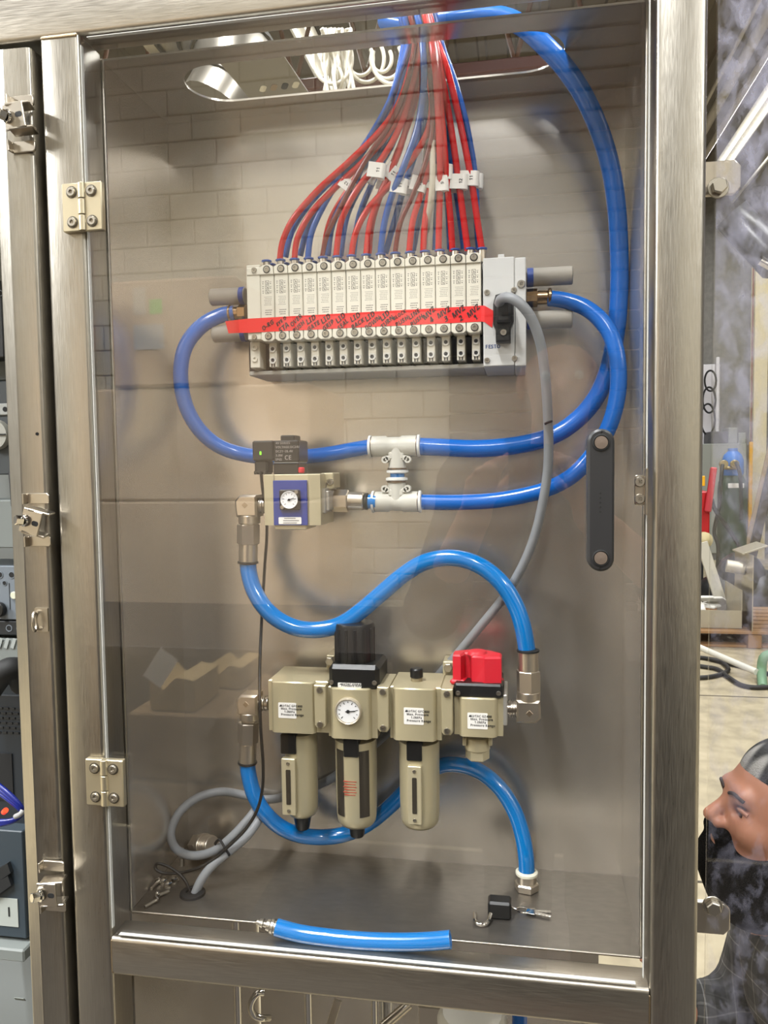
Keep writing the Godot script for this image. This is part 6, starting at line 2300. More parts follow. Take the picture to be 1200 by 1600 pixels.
	s = st()
	var gp := [on_level(1192, 1075, FY), at(1190, 1050, -4.75), at(1193, 1028, -4.75), at(1204, 1022, -4.75)]
	tube(s, smooth(gp, 4), 0.03, 10)
	whole("green_stand", s, mat("stand_green", Color(0.45, 0.58, 0.46), 0.5), "pale green bent stand on the floor at the right edge", "stand")
	for q in [[[[1080, 1027], [1100, 1028], [1125, 1033], [1138, 1045], [1128, 1053], [1105, 1058], [1080, 1059]], "looping beside the right post"], [[[1080, 1039], [1102, 1042], [1122, 1046], [1138, 1058], [1158, 1070], [1180, 1074], [1215, 1073]], "running to the green stand"], [[[1110, 1030], [1135, 1036], [1160, 1042], [1190, 1050], [1230, 1060]], "thin, under the white bar"]]:
		var qq: Array = q
		var path := []
		for p in qq[0]:
			path.append(on_level(p[0], p[1], FY + 0.016))
		s = st()
		tube(s, smooth(path, 6), 0.015, 8)
		whole("floor_hose", s, mat("floor_hose", Color(0.15, 0.14, 0.13), 0.6), "dark hose on the concrete floor " + str(qq[1]), "hose", "hoses on the floor")
	# ducting and pipes under the roof
	s = st()
	tube(s, [at(1142, 335, -3.4), at(1172, 368, -3.4), at(1215, 412, -3.3)], 0.085, 14)
	whole("extraction_arm", s, mat("arm_dark", Color(0.1, 0.1, 0.12), 0.3), "dark extraction arm under the roof above the cream column", "duct")
	s = st()
	rod(s, at(1188, 407, -3.2), at(1215, 422, -3.2), 0.02, 10)
	whole("bright_rim", s, M["chrome"], "bright metal rim under the dark extraction arm", "rim")
	for q in [[1136, 98, 0.018, "thin, nearest to the post"], [1125, 158, 0.05, "thick, second from the post"], [1130, 196, 0.035, "third from the post"], [1157, 300, 0.02, "lowest, crossing above the dark extraction arm"]]:
		var qq: Array = q
		var d: Vector3 = cb * Vector3((qq[0] - 600.0) / F, (800.0 - qq[1]) / F, -1.0)
		var k := (CY - 0.35 - cp.y) / d.y
		var x := cp.x + d.x * k
		s = st()
		rod(s, Vector3(x, CY - 0.35, -11.5), Vector3(x, CY - 0.35, 3.0), qq[2], 10)
		whole("roof_pipe", s, mat("pipe_pale", Color(0.74, 0.72, 0.68), 0.5), "pale straight pipe under the workshop roof, " + str(qq[3]), "pipe", "pipes under the workshop roof")


# ---------------------------------------------------------------- what the door reflects: the aisle behind the photographer
func mirror(px: float, py: float, z: float) -> Vector3:      # where a thing at distance z behind the camera must stand to be seen at that pixel in the door
	var p := at(px, py, -z)
	return Vector3(p.x, p.y, z)


func build_behind() -> void:
	var card := mat("cardboard", Color(0.7, 0.6, 0.5), 0.8)
	var z := 3.4
	var a := mirror(170, 440, z)
	var b := mirror(372, 600, z)
	var t := thing("wrapped_carton", Vector3((a.x + b.x) / 2, b.y, z + 0.4))
	tag(t, "large brown carton in stretch film with green sticker, mirrored at the left of the door", "carton")
	var s := st()
	box(s, Vector3(0, (a.y - b.y) / 2, 0), Vector3(b.x - a.x, a.y - b.y, 0.8), 0.015)
	part(t, "carton", s, card)
	for q in [[207, 450, 228, 491, "paper_label", Color(0.72, 0.68, 0.62)], [208, 508, 256, 545, "paper_label", Color(0.66, 0.66, 0.66)], [233, 468, 253, 490, "green_sticker", Color(0.35, 0.68, 0.22)]]:
		var qq: Array = q
		var l := mirror(qq[0], qq[1], z)
		var r := mirror(qq[2], qq[3], z)
		s = st()
		box(s, Vector3((l.x + r.x) / 2, (l.y + r.y) / 2, z - 0.002) - t.position, Vector3(r.x - l.x, l.y - r.y, 0.003))
		part(t, qq[4], s, mat(str(qq[4]) + str(qq[0]), qq[5], 0.7))
	var base_y := b.y
	t = thing("carton_stack", Vector3((a.x + b.x) / 2 + 0.1, FY, z + 0.45))
	tag(t, "plain pale carton stack carrying the wrapped carton, mirrored at lower left of the door", "carton stack")
	var hh := base_y - FY
	for k in 3:
		s = st()
		box(s, Vector3(0.04 * (k % 2), hh / 3 * (k + 0.5), 0), Vector3(1.3, hh / 3 - 0.004, 0.85), 0.012)
		part(t, "carton", s, mat("carton_pale", Color(0.76, 0.68, 0.58), 0.8))
	# timber blocks on a crate
	z = 1.62
	a = mirror(222, 1112, z)
	b = mirror(352, 1155, z)
	t = thing("wooden_crate", Vector3((a.x + b.x) / 2, FY, z + 0.25))
	tag(t, "low wooden crate carrying timber blocks, mirrored at the lower left of the door", "crate")
	for k in 3:
		s = st()
		var ch := (a.y - FY) / 3
		box(s, Vector3(0, ch * (k + 0.5), 0), Vector3(b.x - a.x + 0.1, ch - 0.012, 0.5), 0.006)
		part(t, "crate_board", s, mat("crate_wood", Color(0.5, 0.4, 0.27), 0.8))
	for q in [[228, 1060, 300, 1110, "left timber block with a notch on the wooden crate"], [272, 1075, 330, 1110, "right timber block with a sloping top on the wooden crate"]]:
		var qq: Array = q
		var l := mirror(qq[0], qq[1], z)
		var r := mirror(qq[2], qq[3], z)
		s = st()
		var w := r.x - l.x
		var h := l.y - a.y
		extr(s, PackedVector2Array([Vector2(-w / 2, 0), Vector2(w / 2, 0), Vector2(w / 2, h * 0.9), Vector2(w * 0.1, h), Vector2(-w * 0.2, h * 0.6), Vector2(-w / 2, h)]), -0.1, 0.1)
		var o := whole("timber_block", s, mat("timber", Color(0.66, 0.56, 0.38), 0.8), qq[4], "timber", "timber blocks on the crate")
		o.position = Vector3((l.x + r.x) / 2, a.y, z + 0.12 + (0.0 if qq[0] < 250 else 0.26))
	s = st()
	box(s, Vector3.ZERO, Vector3(0.07, 0.11, 0.002), 0, Basis(Vector3.BACK, -0.6))
	var ps := whole("paper_sheet", s, M["white_label"], "white paper sheet leaning on the left timber block", "paper")
	ps.position = mirror(250, 1044, z) + Vector3(0, 0, 0.0)
	# added long work bench, closed and dark to darken the low reflections
	var edge := mirror(300, 1010, 2.2)
	t = thing("added_bench", Vector3(0.2, FY, 2.65))
	tag(t, "long dark work bench added to darken reflections, its top edge mirrored low in the door", "work bench")
	s = st()
	box(s, Vector3(0, edge.y - FY - 0.02, 0), Vector3(4.6, 0.04, 0.94), 0.004)
	part(t, "bench_top", s, mat("bench_top", Color(0.22, 0.19, 0.17), 0.6))
	for k in 6:
		s = st()
		box(s, Vector3(-1.9 + k * 0.76, (edge.y - FY - 0.04) / 2, 0), Vector3(0.74, edge.y - FY - 0.04, 0.86), 0.006)
		part(t, "bench_dark_block", s, mat("bench_dark", Color(0.16, 0.15, 0.14), 0.6))
	s = st()
	box(s, Vector3(0.1, FY + 0.006, 1.14), Vector3(4.4, 0.012, 2.08), 0.004)
	whole("added_floor_mat", s, mat("mat_dark", Color(0.24, 0.22, 0.2), 0.8), "dark floor mat added in front of the cabinets to darken what their steel reflects", "mat")  # unseen mat added to darken the reflections in the lower steel
	# an added dark shutter that darkens the right of the mirrored rear wall
	var l2 := mirror(700, 420, 5.2).x
	var r2 := mirror(1000, 420, 5.2).x
	t = thing("added_shutter", Vector3((l2 + r2) / 2, FY, 5.2))
	tag(t, "tall dark shutter added before the rear wall to darken the door reflection at right", "shutter")
	for k in 38:
		s = st()
		box(s, Vector3(0, 0.07 + k * 0.14, 0), Vector3(r2 - l2, 0.13, 0.04), 0.012)
		part(t, "slat", s, mat("added_shutter_dark", Color(0.17, 0.16, 0.155), 0.6))


# ---------------------------------------------------------------- people: rounded bones joined into one skin
class Field:
	var o: Vector3
	var n: Vector3i
	var c: float
	var d: PackedFloat32Array

	func _init(lo: Vector3, hi: Vector3, cell: float) -> void:
		o = lo
		c = cell
		n = Vector3i(int((hi.x - lo.x) / cell) + 2, int((hi.y - lo.y) / cell) + 2, int((hi.z - lo.z) / cell) + 2)
		d.resize(n.x * n.y * n.z)
		d.fill(1.0)

	func _range(lo: Vector3, hi: Vector3) -> Array:
		return [Vector3i(maxi(0, int((lo.x - o.x) / c)), maxi(0, int((lo.y - o.y) / c)), maxi(0, int((lo.z - o.z) / c))), Vector3i(mini(n.x - 1, int((hi.x - o.x) / c) + 1), mini(n.y - 1, int((hi.y - o.y) / c) + 1), mini(n.z - 1, int((hi.z - o.z) / c) + 1))]

	func bone(a: Vector3, b: Vector3, ra: float, rb: float, k := 0.02) -> void:
		var m := maxf(ra, rb) + k + c * 2
		var r := _range(Vector3(minf(a.x, b.x), minf(a.y, b.y), minf(a.z, b.z)) - Vector3.ONE * m, Vector3(maxf(a.x, b.x), maxf(a.y, b.y), maxf(a.z, b.z)) + Vector3.ONE * m)
		var lo: Vector3i = r[0]
		var hi: Vector3i = r[1]
		var ab := b - a
		var l := maxf(ab.length_squared(), 1e-9)
		for z in range(lo.z, hi.z + 1):
			for y in range(lo.y, hi.y + 1):
				for x in range(lo.x, hi.x + 1):
					var p := Vector3(o.x + x * c, o.y + y * c, o.z + z * c)
					var t := clampf((p - a).dot(ab) / l, 0.0, 1.0)
					put_min((z * n.y + y) * n.x + x, p.distance_to(a + ab * t) - lerpf(ra, rb, t), k)

	func egg(at: Vector3, radii: Vector3, b: Basis, k := 0.02, carve := false) -> void:
		var m := maxf(radii.x, maxf(radii.y, radii.z)) + k + c * 2
		var r := _range(at - Vector3.ONE * m, at + Vector3.ONE * m)
		var lo: Vector3i = r[0]
		var hi: Vector3i = r[1]
		var bi := b.inverse()
		for z in range(lo.z, hi.z + 1):
			for y in range(lo.y, hi.y + 1):
				for x in range(lo.x, hi.x + 1):
					var p := bi * (Vector3(o.x + x * c, o.y + y * c, o.z + z * c) - at)
					var q := (p / radii).length()
					var g := (p / (radii * radii)).length()
					var v := q * (q - 1.0) / maxf(g, 1e-6)
					var i := (z * n.y + y) * n.x + x
					if carve:
						var e := d[i]
						var h := maxf(k - absf(e + v), 0.0) / k
						d[i] = maxf(e, -v) + h * h * k * 0.25
					else:
						put_min(i, v, k)

	func put_min(i: int, v: float, k: float) -> void:
		var e := d[i]
		var h := maxf(k - absf(e - v), 0.0) / k
		d[i] = minf(e, v) - h * h * k * 0.25

	func grad(x: int, y: int, z: int) -> Vector3:
		var i := (z * n.y + y) * n.x + x
		return Vector3(d[i + 1] - d[i - 1] if x > 0 and x < n.x - 1 else 0.0, d[i + n.x] - d[i - n.x] if y > 0 and y < n.y - 1 else 0.0, d[i + n.x * n.y] - d[i - n.x * n.y] if z > 0 and z < n.z - 1 else 0.0)

	func mesh() -> ArrayMesh:
		var vs := PackedVector3Array()
		var ns := PackedVector3Array()
		var ix := PackedInt32Array()
		var at := {}
		var sx := n.x
		var sy := n.x * n.y
		for z in n.z - 1:
			for y in n.y - 1:
				for x in n.x - 1:
					var i := z * sy + y * sx + x
					var v := [d[i], d[i + 1], d[i + sx], d[i + sx + 1], d[i + sy], d[i + sy + 1], d[i + sy + sx], d[i + sy + sx + 1]]
					var neg := 0
					for q in 8:
						if v[q] < 0.0: neg += 1
					if neg == 0 or neg == 8:
						continue
					var sum := Vector3.ZERO
					var cnt := 0
					for e in [[0, 1], [2, 3], [4, 5], [6, 7], [0, 2], [1, 3], [4, 6], [5, 7], [0, 4], [1, 5], [2, 6], [3, 7]]:
						var a: float = v[e[0]]
						var b: float = v[e[1]]
						if (a < 0.0) != (b < 0.0):
							var t := a / (a - b)
							var pa := Vector3(e[0] & 1, (e[0] >> 1) & 1, e[0] >> 2)
							var pb := Vector3(e[1] & 1, (e[1] >> 1) & 1, e[1] >> 2)
							sum += pa.lerp(pb, t)
							cnt += 1
					at[i] = vs.size()
					vs.append(o + (Vector3(x, y, z) + sum / cnt) * c)
					ns.append((grad(x, y, z) + grad(x + 1, y + 1, z + 1)).normalized())
		for i in at:
			var x: int = i % sx
			var y: int = (i / sx) % n.y
			var z: int = i / sy
			if x == 0 or y == 0 or z == 0: continue
			for ax in 3:
				var st: int = [1, sx, sy][ax]
				var u: int = [sx, sy, 1][ax]
				var w: int = [sy, 1, sx][ax]
				var a := d[i]
				var b := d[i + st]
				if (a < 0.0) == (b < 0.0): continue
				if not (at.has(i - u) and at.has(i - w) and at.has(i - u - w)): continue
				var q := [at[i], at[i - u], at[i - u - w], at[i - w]]
				if a < 0.0: q = [q[0], q[3], q[2], q[1]]
				ix.append_array(PackedInt32Array([q[0], q[1], q[2], q[0], q[2], q[3]]))
		var arr := []
		arr.resize(Mesh.ARRAY_MAX)
		arr[Mesh.ARRAY_VERTEX] = vs
		arr[Mesh.ARRAY_NORMAL] = ns
		arr[Mesh.ARRAY_INDEX] = ix
		var m := ArrayMesh.new()
		m.add_surface_from_arrays(Mesh.PRIMITIVE_TRIANGLES, arr)
		return m


func finger(f: Field, root: Vector3, d0: Vector3, d1: Vector3, d2: Vector3, l: float, r: float) -> void:
	var a := root + d0.normalized() * l * 0.42
	var b := a + d1.normalized() * l * 0.32
	var c := b + d2.normalized() * l * 0.26
	f.bone(root, a, r * 1.08, r, 0.004)
	f.bone(a, b, r, r * 0.93, 0.003)
	f.bone(b, c, r * 0.93, r * 0.8, 0.003)


func hand_of(f: Field, wrist: Vector3, palm: Vector3, spread: Vector3, curl: Vector3, thumb: Vector3) -> void:
	# palm: wrist to knuckles; spread: across the knuckles from index to little finger; curl: the way the fingers bend
	for k in 4:
		var w := wrist + spread * (k - 1.5) * 0.012
		f.bone(w, wrist + palm * 0.085 + spread * (k - 1.5) * 0.0195, 0.014, 0.0115, 0.012)
	for k in 4:
		var l: float = [0.07, 0.079, 0.073, 0.057][k]
		finger(f, wrist + palm * 0.088 + spread * (k - 1.5) * 0.0205, palm + curl * 0.4, palm * 0.4 + curl, curl - palm * 0.3, l, 0.0082 - 0.0005 * k)
	var t0 := wrist + palm * 0.025 - spread * 0.022
	f.bone(wrist + palm * 0.01, t0, 0.014, 0.013, 0.01)
	finger(f, t0, thumb - spread * 0.3, thumb + palm * 0.1, thumb + palm * 0.3, 0.068, 0.0098)


func plaid() -> StandardMaterial3D:
	var m := mat("plaid_cloth", Color(1, 1, 1), 0.85)
	if m.albedo_texture == null:
		var im := Image.create(128, 128, false, Image.FORMAT_RGB8)
		for y in 128:
			for x in 128:
				var v := 0.30
				var bx := x % 64
				var by := y % 64
				if bx < 26: v -= 0.09
				if by < 26: v -= 0.09
				if bx > 40 and bx < 44: v += 0.2
				if by > 40 and by < 44: v += 0.2
				im.set_pixel(x, y, Color(v, v * 0.99, v * 0.97))
		m.albedo_texture = ImageTexture.create_from_image(im)
		m.uv1_triplanar = true
		m.uv1_scale = Vector3(9, 9, 9)
	return m


func build_man() -> void:
	# kneels right of the cabinet behind the guard sheet, facing left; seen from his left side
	var hc := Vector3(0.744, -0.217, -0.68)          # middle of the head
	var t := thing("person", Vector3(0.9, FY, -0.68))
	tag(t, "kneeling bearded man in a grey plaid shirt seen in profile behind the smeared guard sheet", "person")
	var o := t.position
	var hb := Basis(Vector3.BACK, -0.22) * Basis(Vector3.UP, 0.12)
	var h := func(x: float, y: float, z: float) -> Vector3: return hc + hb * Vector3(x, y, z)
	# head and neck in fine cells
	var f := Field.new(hc + Vector3(-0.17, -0.21, -0.11), hc + Vector3(0.16, 0.15, 0.11), 0.0034)
	f.egg(h.call(0.012, 0.035, 0), Vector3(0.102, 0.085, 0.077), hb, 0.02)
	f.egg(h.call(-0.03, -0.02, 0), Vector3(0.072, 0.095, 0.066), hb, 0.03)
	f.egg(h.call(-0.045, -0.085, 0), Vector3(0.05, 0.035, 0.048), hb, 0.03)
	f.bone(h.call(-0.090, 0.022, -0.03), h.call(-0.090, 0.022, 0.03), 0.0125, 0.0125, 0.015)      # brow
	f.bone(h.call(-0.097, 0.008, 0), h.call(-0.121, -0.026, 0), 0.0085, 0.0110, 0.012)             # nose
	f.egg(h.call(-0.108, -0.034, 0.011), Vector3(0.011, 0.009, 0.008), hb, 0.008)
	f.egg(h.call(-0.108, -0.034, -0.011), Vector3(0.011, 0.009, 0.008), hb, 0.008)
	for q in [-1.0, 1.0]:
		var sd: float = q
		f.egg(h.call(-0.088, -0.003, sd * 0.032), Vector3(0.017, 0.012, 0.016), hb, 0.008, true)   # eye socket
		f.egg(h.call(-0.077, -0.003, sd * 0.032), Vector3(0.0125, 0.0125, 0.0125), hb, 0.004)
		f.egg(h.call(-0.066, -0.030, sd * 0.042), Vector3(0.024, 0.018, 0.018), hb, 0.02)           # cheek
		f.egg(h.call(0.02, -0.005, sd * 0.078), Vector3(0.018, 0.03, 0.008), hb, 0.006)            # ear
	f.bone(h.call(-0.098, -0.062, -0.012), h.call(-0.098, -0.062, 0.012), 0.009, 0.009, 0.01)      # lips
	f.bone(h.call(-0.096, -0.073, -0.010), h.call(-0.096, -0.073, 0.010), 0.009, 0.009, 0.006)
	f.bone(h.call(0.015, -0.07, 0), h.call(0.05, -0.2, 0), 0.056, 0.062, 0.03)
	# the body in coarse cells, one skin with the neck
	var g := Field.new(Vector3(0.52, FY, -1.02), Vector3(1.45, -0.2, -0.36), 0.014)
	var neck: Vector3 = h.call(0.05, -0.19, 0)
	var chest := Vector3(0.86, -0.52, -0.68)
	var hip := Vector3(1.0, -0.82, -0.68)
	g.bone(neck, neck + Vector3(0.03, -0.08, 0), 0.062, 0.075, 0.03)
	var sh := [Vector3(0.80, -0.43, -0.51), Vector3(0.80, -0.43, -0.85)]
	g.bone(sh[0], sh[1], 0.078, 0.078, 0.06)
	g.bone(chest, hip, 0.135, 0.13, 0.06)
	g.bone(Vector3(0.98, -0.86, -0.6), Vector3(0.98, -0.86, -0.76), 0.12, 0.12, 0.05)
	var el := [Vector3(0.71, -0.65, -0.47), Vector3(0.74, -0.68, -0.88)]
	var wr := [Vector3(0.61, -0.63, -0.53), Vector3(0.63, -0.66, -0.82)]
	for k in 2:
		var zz: float = -0.58 if k == 0 else -0.78
		g.bone(sh[k], el[k], 0.06, 0.047, 0.03)
		g.bone(el[k], wr[k], 0.046, 0.032, 0.02)
		g.bone(Vector3(0.98, -0.88, zz), Vector3(0.70, FY + 0.09, zz), 0.09, 0.062, 0.03)
		g.bone(Vector3(0.70, FY + 0.085, zz), Vector3(1.12, FY + 0.06, zz), 0.06, 0.042, 0.02)
		g.bone(Vector3(1.12, FY + 0.055, zz), Vector3(1.3, FY + 0.04, zz), 0.042, 0.03, 0.02)
	var hands := Field.new(Vector3(0.46, -0.76, -0.90), Vector3(0.68, -0.48, -0.44), 0.0042)
	for k in 2:
		hand_of(hands, wr[k], Vector3(-0.6, 0.8, 0).normalized(), Vector3(0, 0, 1 if k == 1 else -1), Vector3(0.6, 0.45, 0).normalized() * -1.0 + Vector3(0, 1.2, 0), Vector3(-0.3, 0.8, 0).normalized())
		hands.bone(wr[k] - Vector3(-0.03, 0.04, 0), wr[k], 0.034, 0.028, 0.02)
	var skin := mat("skin", Color(0.66, 0.46, 0.37), 0.5)
	skin.subsurf_scatter_enabled = true
	skin.subsurf_scatter_strength = 0.08
	var all := SurfaceTool.new()
	all.begin(Mesh.PRIMITIVE_TRIANGLES)
	for m in [f.mesh(), g.mesh(), hands.mesh()]:
		all.append_from(m, 0, Transform3D(Basis(), -o))
	part(t, "body", all, skin)
	# hair: short dark cap with grey front; beard: full dark; brows
	f = Field.new(hc + Vector3(-0.15, -0.20, -0.11), hc + Vector3(0.16, 0.17, 0.11), 0.0036)
	f.egg(h.call(0.016, 0.052, 0), Vector3(0.105, 0.080, 0.079), hb, 0.01)
	f.egg(h.call(-0.05, -0.035, 0), Vector3(0.105, 0.080, 0.12), hb * Basis(Vector3.BACK, 0.35), 0.004, true)
	var hm := hair_mat("hair_short", Color(1, 1, 1))
	hm.vertex_color_use_as_albedo = true
	var bi := hb.inverse()
	put(t, "hair", greyed(f.mesh(), hc, bi), hm, "short black hair, grey in front", Transform3D(Basis(), -o))
	f = Field.new(hc + Vector3(-0.15, -0.24, -0.11), hc + Vector3(0.16, 0.05, 0.11), 0.0036)
	f.egg(h.call(-0.060, -0.105, 0), Vector3(0.060, 0.052, 0.062), hb, 0.02)
	f.bone(h.call(-0.106, -0.050, -0.022), h.call(-0.106, -0.050, 0.022), 0.0095, 0.0095, 0.012)
	for q in [-1.0, 1.0]:
		var sd: float = q
		f.bone(h.call(-0.100, -0.052, sd * 0.024), h.call(-0.088, -0.095, sd * 0.036), 0.011, 0.02, 0.015)
		f.bone(h.call(-0.075, -0.098, sd * 0.044), h.call(0.0, -0.045, sd * 0.064), 0.024, 0.012, 0.02)
	f.egg(h.call(-0.02, -0.15, 0), Vector3(0.07, 0.05, 0.062), hb, 0.03)
	put(t, "beard", f.mesh(), beard_mat(), "full black beard", Transform3D(Basis(), -o))
	for q in [-1.0, 1.0]:
		var sd: float = q
		var s := st()
		tube(s, smooth([h.call(-0.1045, 0.018, sd * 0.010) - o, h.call(-0.1050, 0.023, sd * 0.021) - o, h.call(-0.1030, 0.024, sd * 0.032) - o, h.call(-0.0950, 0.020, sd * 0.044) - o], 3), 0.0030, 6)
		part(t, "eyebrow", s, mat("brow_dark", Color(0.16, 0.11, 0.09), 0.8))
		s = st()
		lathe(s, [Vector2(0, -0.0118), Vector2(0.0085, -0.0082), Vector2(0.0118, 0.0), Vector2(0.0085, 0.0082), Vector2(0, 0.0118)], Transform3D(Basis(), h.call(-0.0785, -0.003, sd * 0.032) - o), 14)
		part(t, "eye", s, mat("eye_white", Color(0.75, 0.72, 0.68), 0.25))
		s = st()
		lathe(s, [Vector2(0, 0.0), Vector2(0.0055, -0.0006), Vector2(0.0058, -0.0016)], Transform3D(along(hb * Vector3(-1, -0.25, 0)), h.call(-0.0905, -0.0055, sd * 0.032) - o), 12)
		part(t, "iris", s, mat("iris_brown", Color(0.1, 0.06, 0.04), 0.2))
		s = st()
		tube(s, smooth([h.call(-0.0875, 0.0015, sd * 0.021) - o, h.call(-0.0915, 0.0035, sd * 0.031) - o, h.call(-0.083, 0.000, sd * 0.043) - o], 3), 0.0042, 6)
		part(t, "eyelid", s, skin)
	# shirt, trousers
	g = Field.new(Vector3(0.5, FY, -1.05), Vector3(1.45, -0.22, -0.33), 0.014)
	g.bone(neck + Vector3(0.015, -0.05, 0), neck + Vector3(0.03, -0.09, 0), 0.084, 0.095, 0.03)
	g.bone(sh[0], sh[1], 0.090, 0.090, 0.06)
	g.bone(chest, hip, 0.150, 0.148, 0.06)
	for k in 2:
		g.bone(sh[k], el[k], 0.074, 0.062, 0.03)
		g.bone(el[k], wr[k] + (el[k] - wr[k]) * 0.12, 0.060, 0.046, 0.02)
	put(t, "shirt", g.mesh(), plaid(), "grey plaid shirt", Transform3D(Basis(), -o))
	g = Field.new(Vector3(0.55, FY, -1.05), Vector3(1.45, -0.7, -0.33), 0.015)
	g.bone(Vector3(0.98, -0.86, -0.6), Vector3(0.98, -0.86, -0.76), 0.134, 0.134, 0.05)
	for k in 2:
		var zz: float = -0.58 if k == 0 else -0.78
		g.bone(Vector3(0.98, -0.88, zz), Vector3(0.70, FY + 0.09, zz), 0.104, 0.076, 0.03)
		g.bone(Vector3(0.70, FY + 0.085, zz), Vector3(1.1, FY + 0.07, zz), 0.074, 0.056, 0.02)
	put(t, "trousers", g.mesh(), mat("denim", Color(0.12, 0.14, 0.2), 0.85), "dark work trousers", Transform3D(Basis(), -o))


func greyed(m: ArrayMesh, hc: Vector3, bi: Basis) -> ArrayMesh:
	var arr := m.surface_get_arrays(0)
	var vs: PackedVector3Array = arr[Mesh.ARRAY_VERTEX]
	var cs := PackedColorArray()
	for p in vs:
		var l := bi * (p - hc)
		cs.append(Color(0.018, 0.017, 0.016).lerp(Color(0.3, 0.29, 0.27), smoothstep(-0.076, -0.093, l.x + 0.01 * sin(l.z * 180.0) - l.y * 0.1)))
	arr[Mesh.ARRAY_COLOR] = cs
	var o := ArrayMesh.new()
	o.add_surface_from_arrays(Mesh.PRIMITIVE_TRIANGLES, arr)
	return o


func beard_mat() -> StandardMaterial3D:
	var m := hair_mat("beard_dark", Color(0.06, 0.055, 0.05))
	m.roughness = 0.95
	m.metallic_specular = 0.15
	return m


func hair_mat(called: String, c: Color) -> StandardMaterial3D:
	var m := mat(called, c, 0.6)
	m.normal_enabled = true
	m.normal_texture = noise(41, 0.12, 256, true, null, 3, 6.0)
	m.normal_scale = 1.0
	m.uv1_triplanar = true
	m.uv1_scale = Vector3(30, 8, 14)
	return m


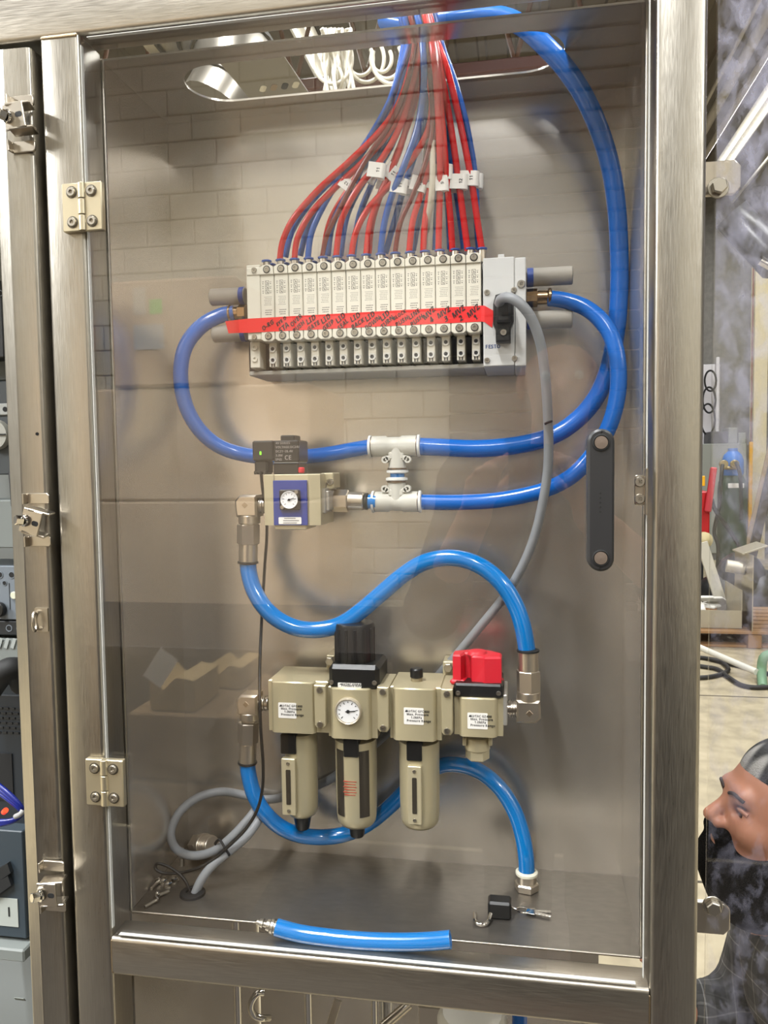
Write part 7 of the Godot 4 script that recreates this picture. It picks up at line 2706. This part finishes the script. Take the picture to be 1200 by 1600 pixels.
func build_photographer() -> void:
	# stands behind the camera holding the phone; seen only mirrored in the door
	var o := Vector3(0.40, FY, 1.08)
	var t := thing("person", o)
	tag(t, "photographer in a dark jacket holding up a phone, mirrored in the acrylic door", "person")
	var g := Field.new(Vector3(0.02, FY, 0.62), Vector3(0.8, 0.72, 1.34), 0.013)
	var sh := [Vector3(0.22, 0.31, 1.08), Vector3(0.58, 0.31, 1.08)]
	var el := [Vector3(0.14, 0.06, 0.92), Vector3(0.66, 0.06, 0.92)]
	var wr := [Vector3(0.235, 0.262, 0.745), Vector3(0.44, 0.262, 0.745)]
	var hd := Vector3(0.40, 0.53, 1.02)
	for pass_ in 2:
		var e := 0.0 if pass_ == 0 else 0.014
		if pass_ == 1: g = Field.new(Vector3(0.02, FY + 0.02, 0.62), Vector3(0.8, 0.45, 1.34), 0.013)
		g.bone(sh[0], sh[1], 0.07 + e, 0.07 + e, 0.06)
		g.bone(Vector3(0.40, 0.22, 1.09), Vector3(0.40, -0.15, 1.09), 0.13 + e, 0.125 + e, 0.05)
		g.bone(Vector3(0.33, -0.19, 1.09), Vector3(0.47, -0.19, 1.09), 0.115 + e, 0.115 + e, 0.04)
		for k in 2:
			var x: float = 0.31 if k == 0 else 0.49
			g.bone(sh[k], el[k], 0.056 + e, 0.044 + e, 0.03)
			if pass_ == 0: g.bone(el[k], wr[k], 0.044, 0.030, 0.02)
			else: g.bone(el[k], el[k].lerp(wr[k], 0.35), 0.055, 0.055, 0.02)
			g.bone(Vector3(x, -0.22, 1.09), Vector3(x, -0.62, 1.08), 0.085 + e, 0.058 + e, 0.03)
			g.bone(Vector3(x, -0.62, 1.08), Vector3(x, FY + 0.1, 1.1), 0.056 + e, 0.042 + e, 0.02)
			if pass_ == 0: g.bone(Vector3(x, FY + 0.045, 1.12), Vector3(x, FY + 0.04, 0.93), 0.045, 0.038, 0.02)
		if pass_ == 0:
			g.bone(Vector3(0.40, 0.32, 1.08), Vector3(0.40, 0.45, 1.05), 0.06, 0.058, 0.03)
			g.egg(hd + Vector3(0, 0.03, 0.01), Vector3(0.076, 0.088, 0.1), Basis(), 0.02)
			g.egg(hd + Vector3(0, -0.04, -0.03), Vector3(0.06, 0.085, 0.066), Basis(), 0.03)
			g.bone(hd + Vector3(0, 0.0, -0.09), hd + Vector3(0, -0.03, -0.108), 0.01, 0.013, 0.012)
			for sd in [-1.0, 1.0]:
				g.egg(hd + Vector3(sd * 0.08, -0.01, 0.01), Vector3(0.01, 0.032, 0.02), Basis(), 0.006)
			var hands := Field.new(Vector3(0.16, 0.2, 0.6), Vector3(0.5, 0.48, 0.8), 0.0044)
			for k in 2:
				var s := 1.0 if k == 0 else -1.0
				hand_of(hands, wr[k], Vector3(s * 0.25, 0.9, -0.55).normalized(), Vector3(s * -0.6, -0.2, -0.7).normalized(), Vector3(s * 0.9, 0.1, -0.1), Vector3(s * 0.7, 0.7, 0.1).normalized())
				hands.bone(el[k].lerp(wr[k], 0.85), wr[k], 0.032, 0.028, 0.02)
			var all := SurfaceTool.new()
			all.begin(Mesh.PRIMITIVE_TRIANGLES)
			all.append_from(g.mesh(), 0, Transform3D(Basis(), -o))
			all.append_from(hands.mesh(), 0, Transform3D(Basis(), -o))
			part(t, "body", all, M["skin"])
		else:
			put(t, "clothing", g.mesh(), mat("jacket_dark", Color(0.09, 0.09, 0.1), 0.85), "dark jacket and trousers", Transform3D(Basis(), -o))
	var f := Field.new(hd + Vector3(-0.12, -0.06, -0.13), hd + Vector3(0.12, 0.16, 0.16), 0.006)
	f.egg(hd + Vector3(0, 0.05, 0.02), Vector3(0.083, 0.082, 0.104), Basis(), 0.02)
	f.egg(hd + Vector3(0, -0.03, -0.1), Vector3(0.1, 0.085, 0.1), Basis(), 0.004, true)
	put(t, "hair", f.mesh(), hair_mat("hair_dark", Color(0.09, 0.085, 0.08)), "", Transform3D(Basis(), -o))
	var s2 := st()
	for sd in [-1.0, 1.0]:
		lathe(s2, [Vector2(0, -0.011), Vector2(0.009, -0.006), Vector2(0.011, 0), Vector2(0.009, 0.006), Vector2(0, 0.011)], Transform3D(Basis(), hd + Vector3(sd * 0.031, 0.0, -0.083) - o), 12)
	part(t, "eye", s2, M["eye_white"])
	# the phone, its lens at the camera
	var ph := thing("phone", Vector3(cp.x + 0.02, cp.y - 0.045, cp.z + 0.022))
	tag(ph, "dark smartphone held up by the photographer, mirrored in the acrylic door", "phone")
	s2 = st()
	extr(s2, rrect(0.074, 0.15, 0.01), -0.004, 0.004, Transform3D(), 0.001)
	part(ph, "case", s2, mat("phone_dark", Color(0.05, 0.05, 0.06), 0.3))
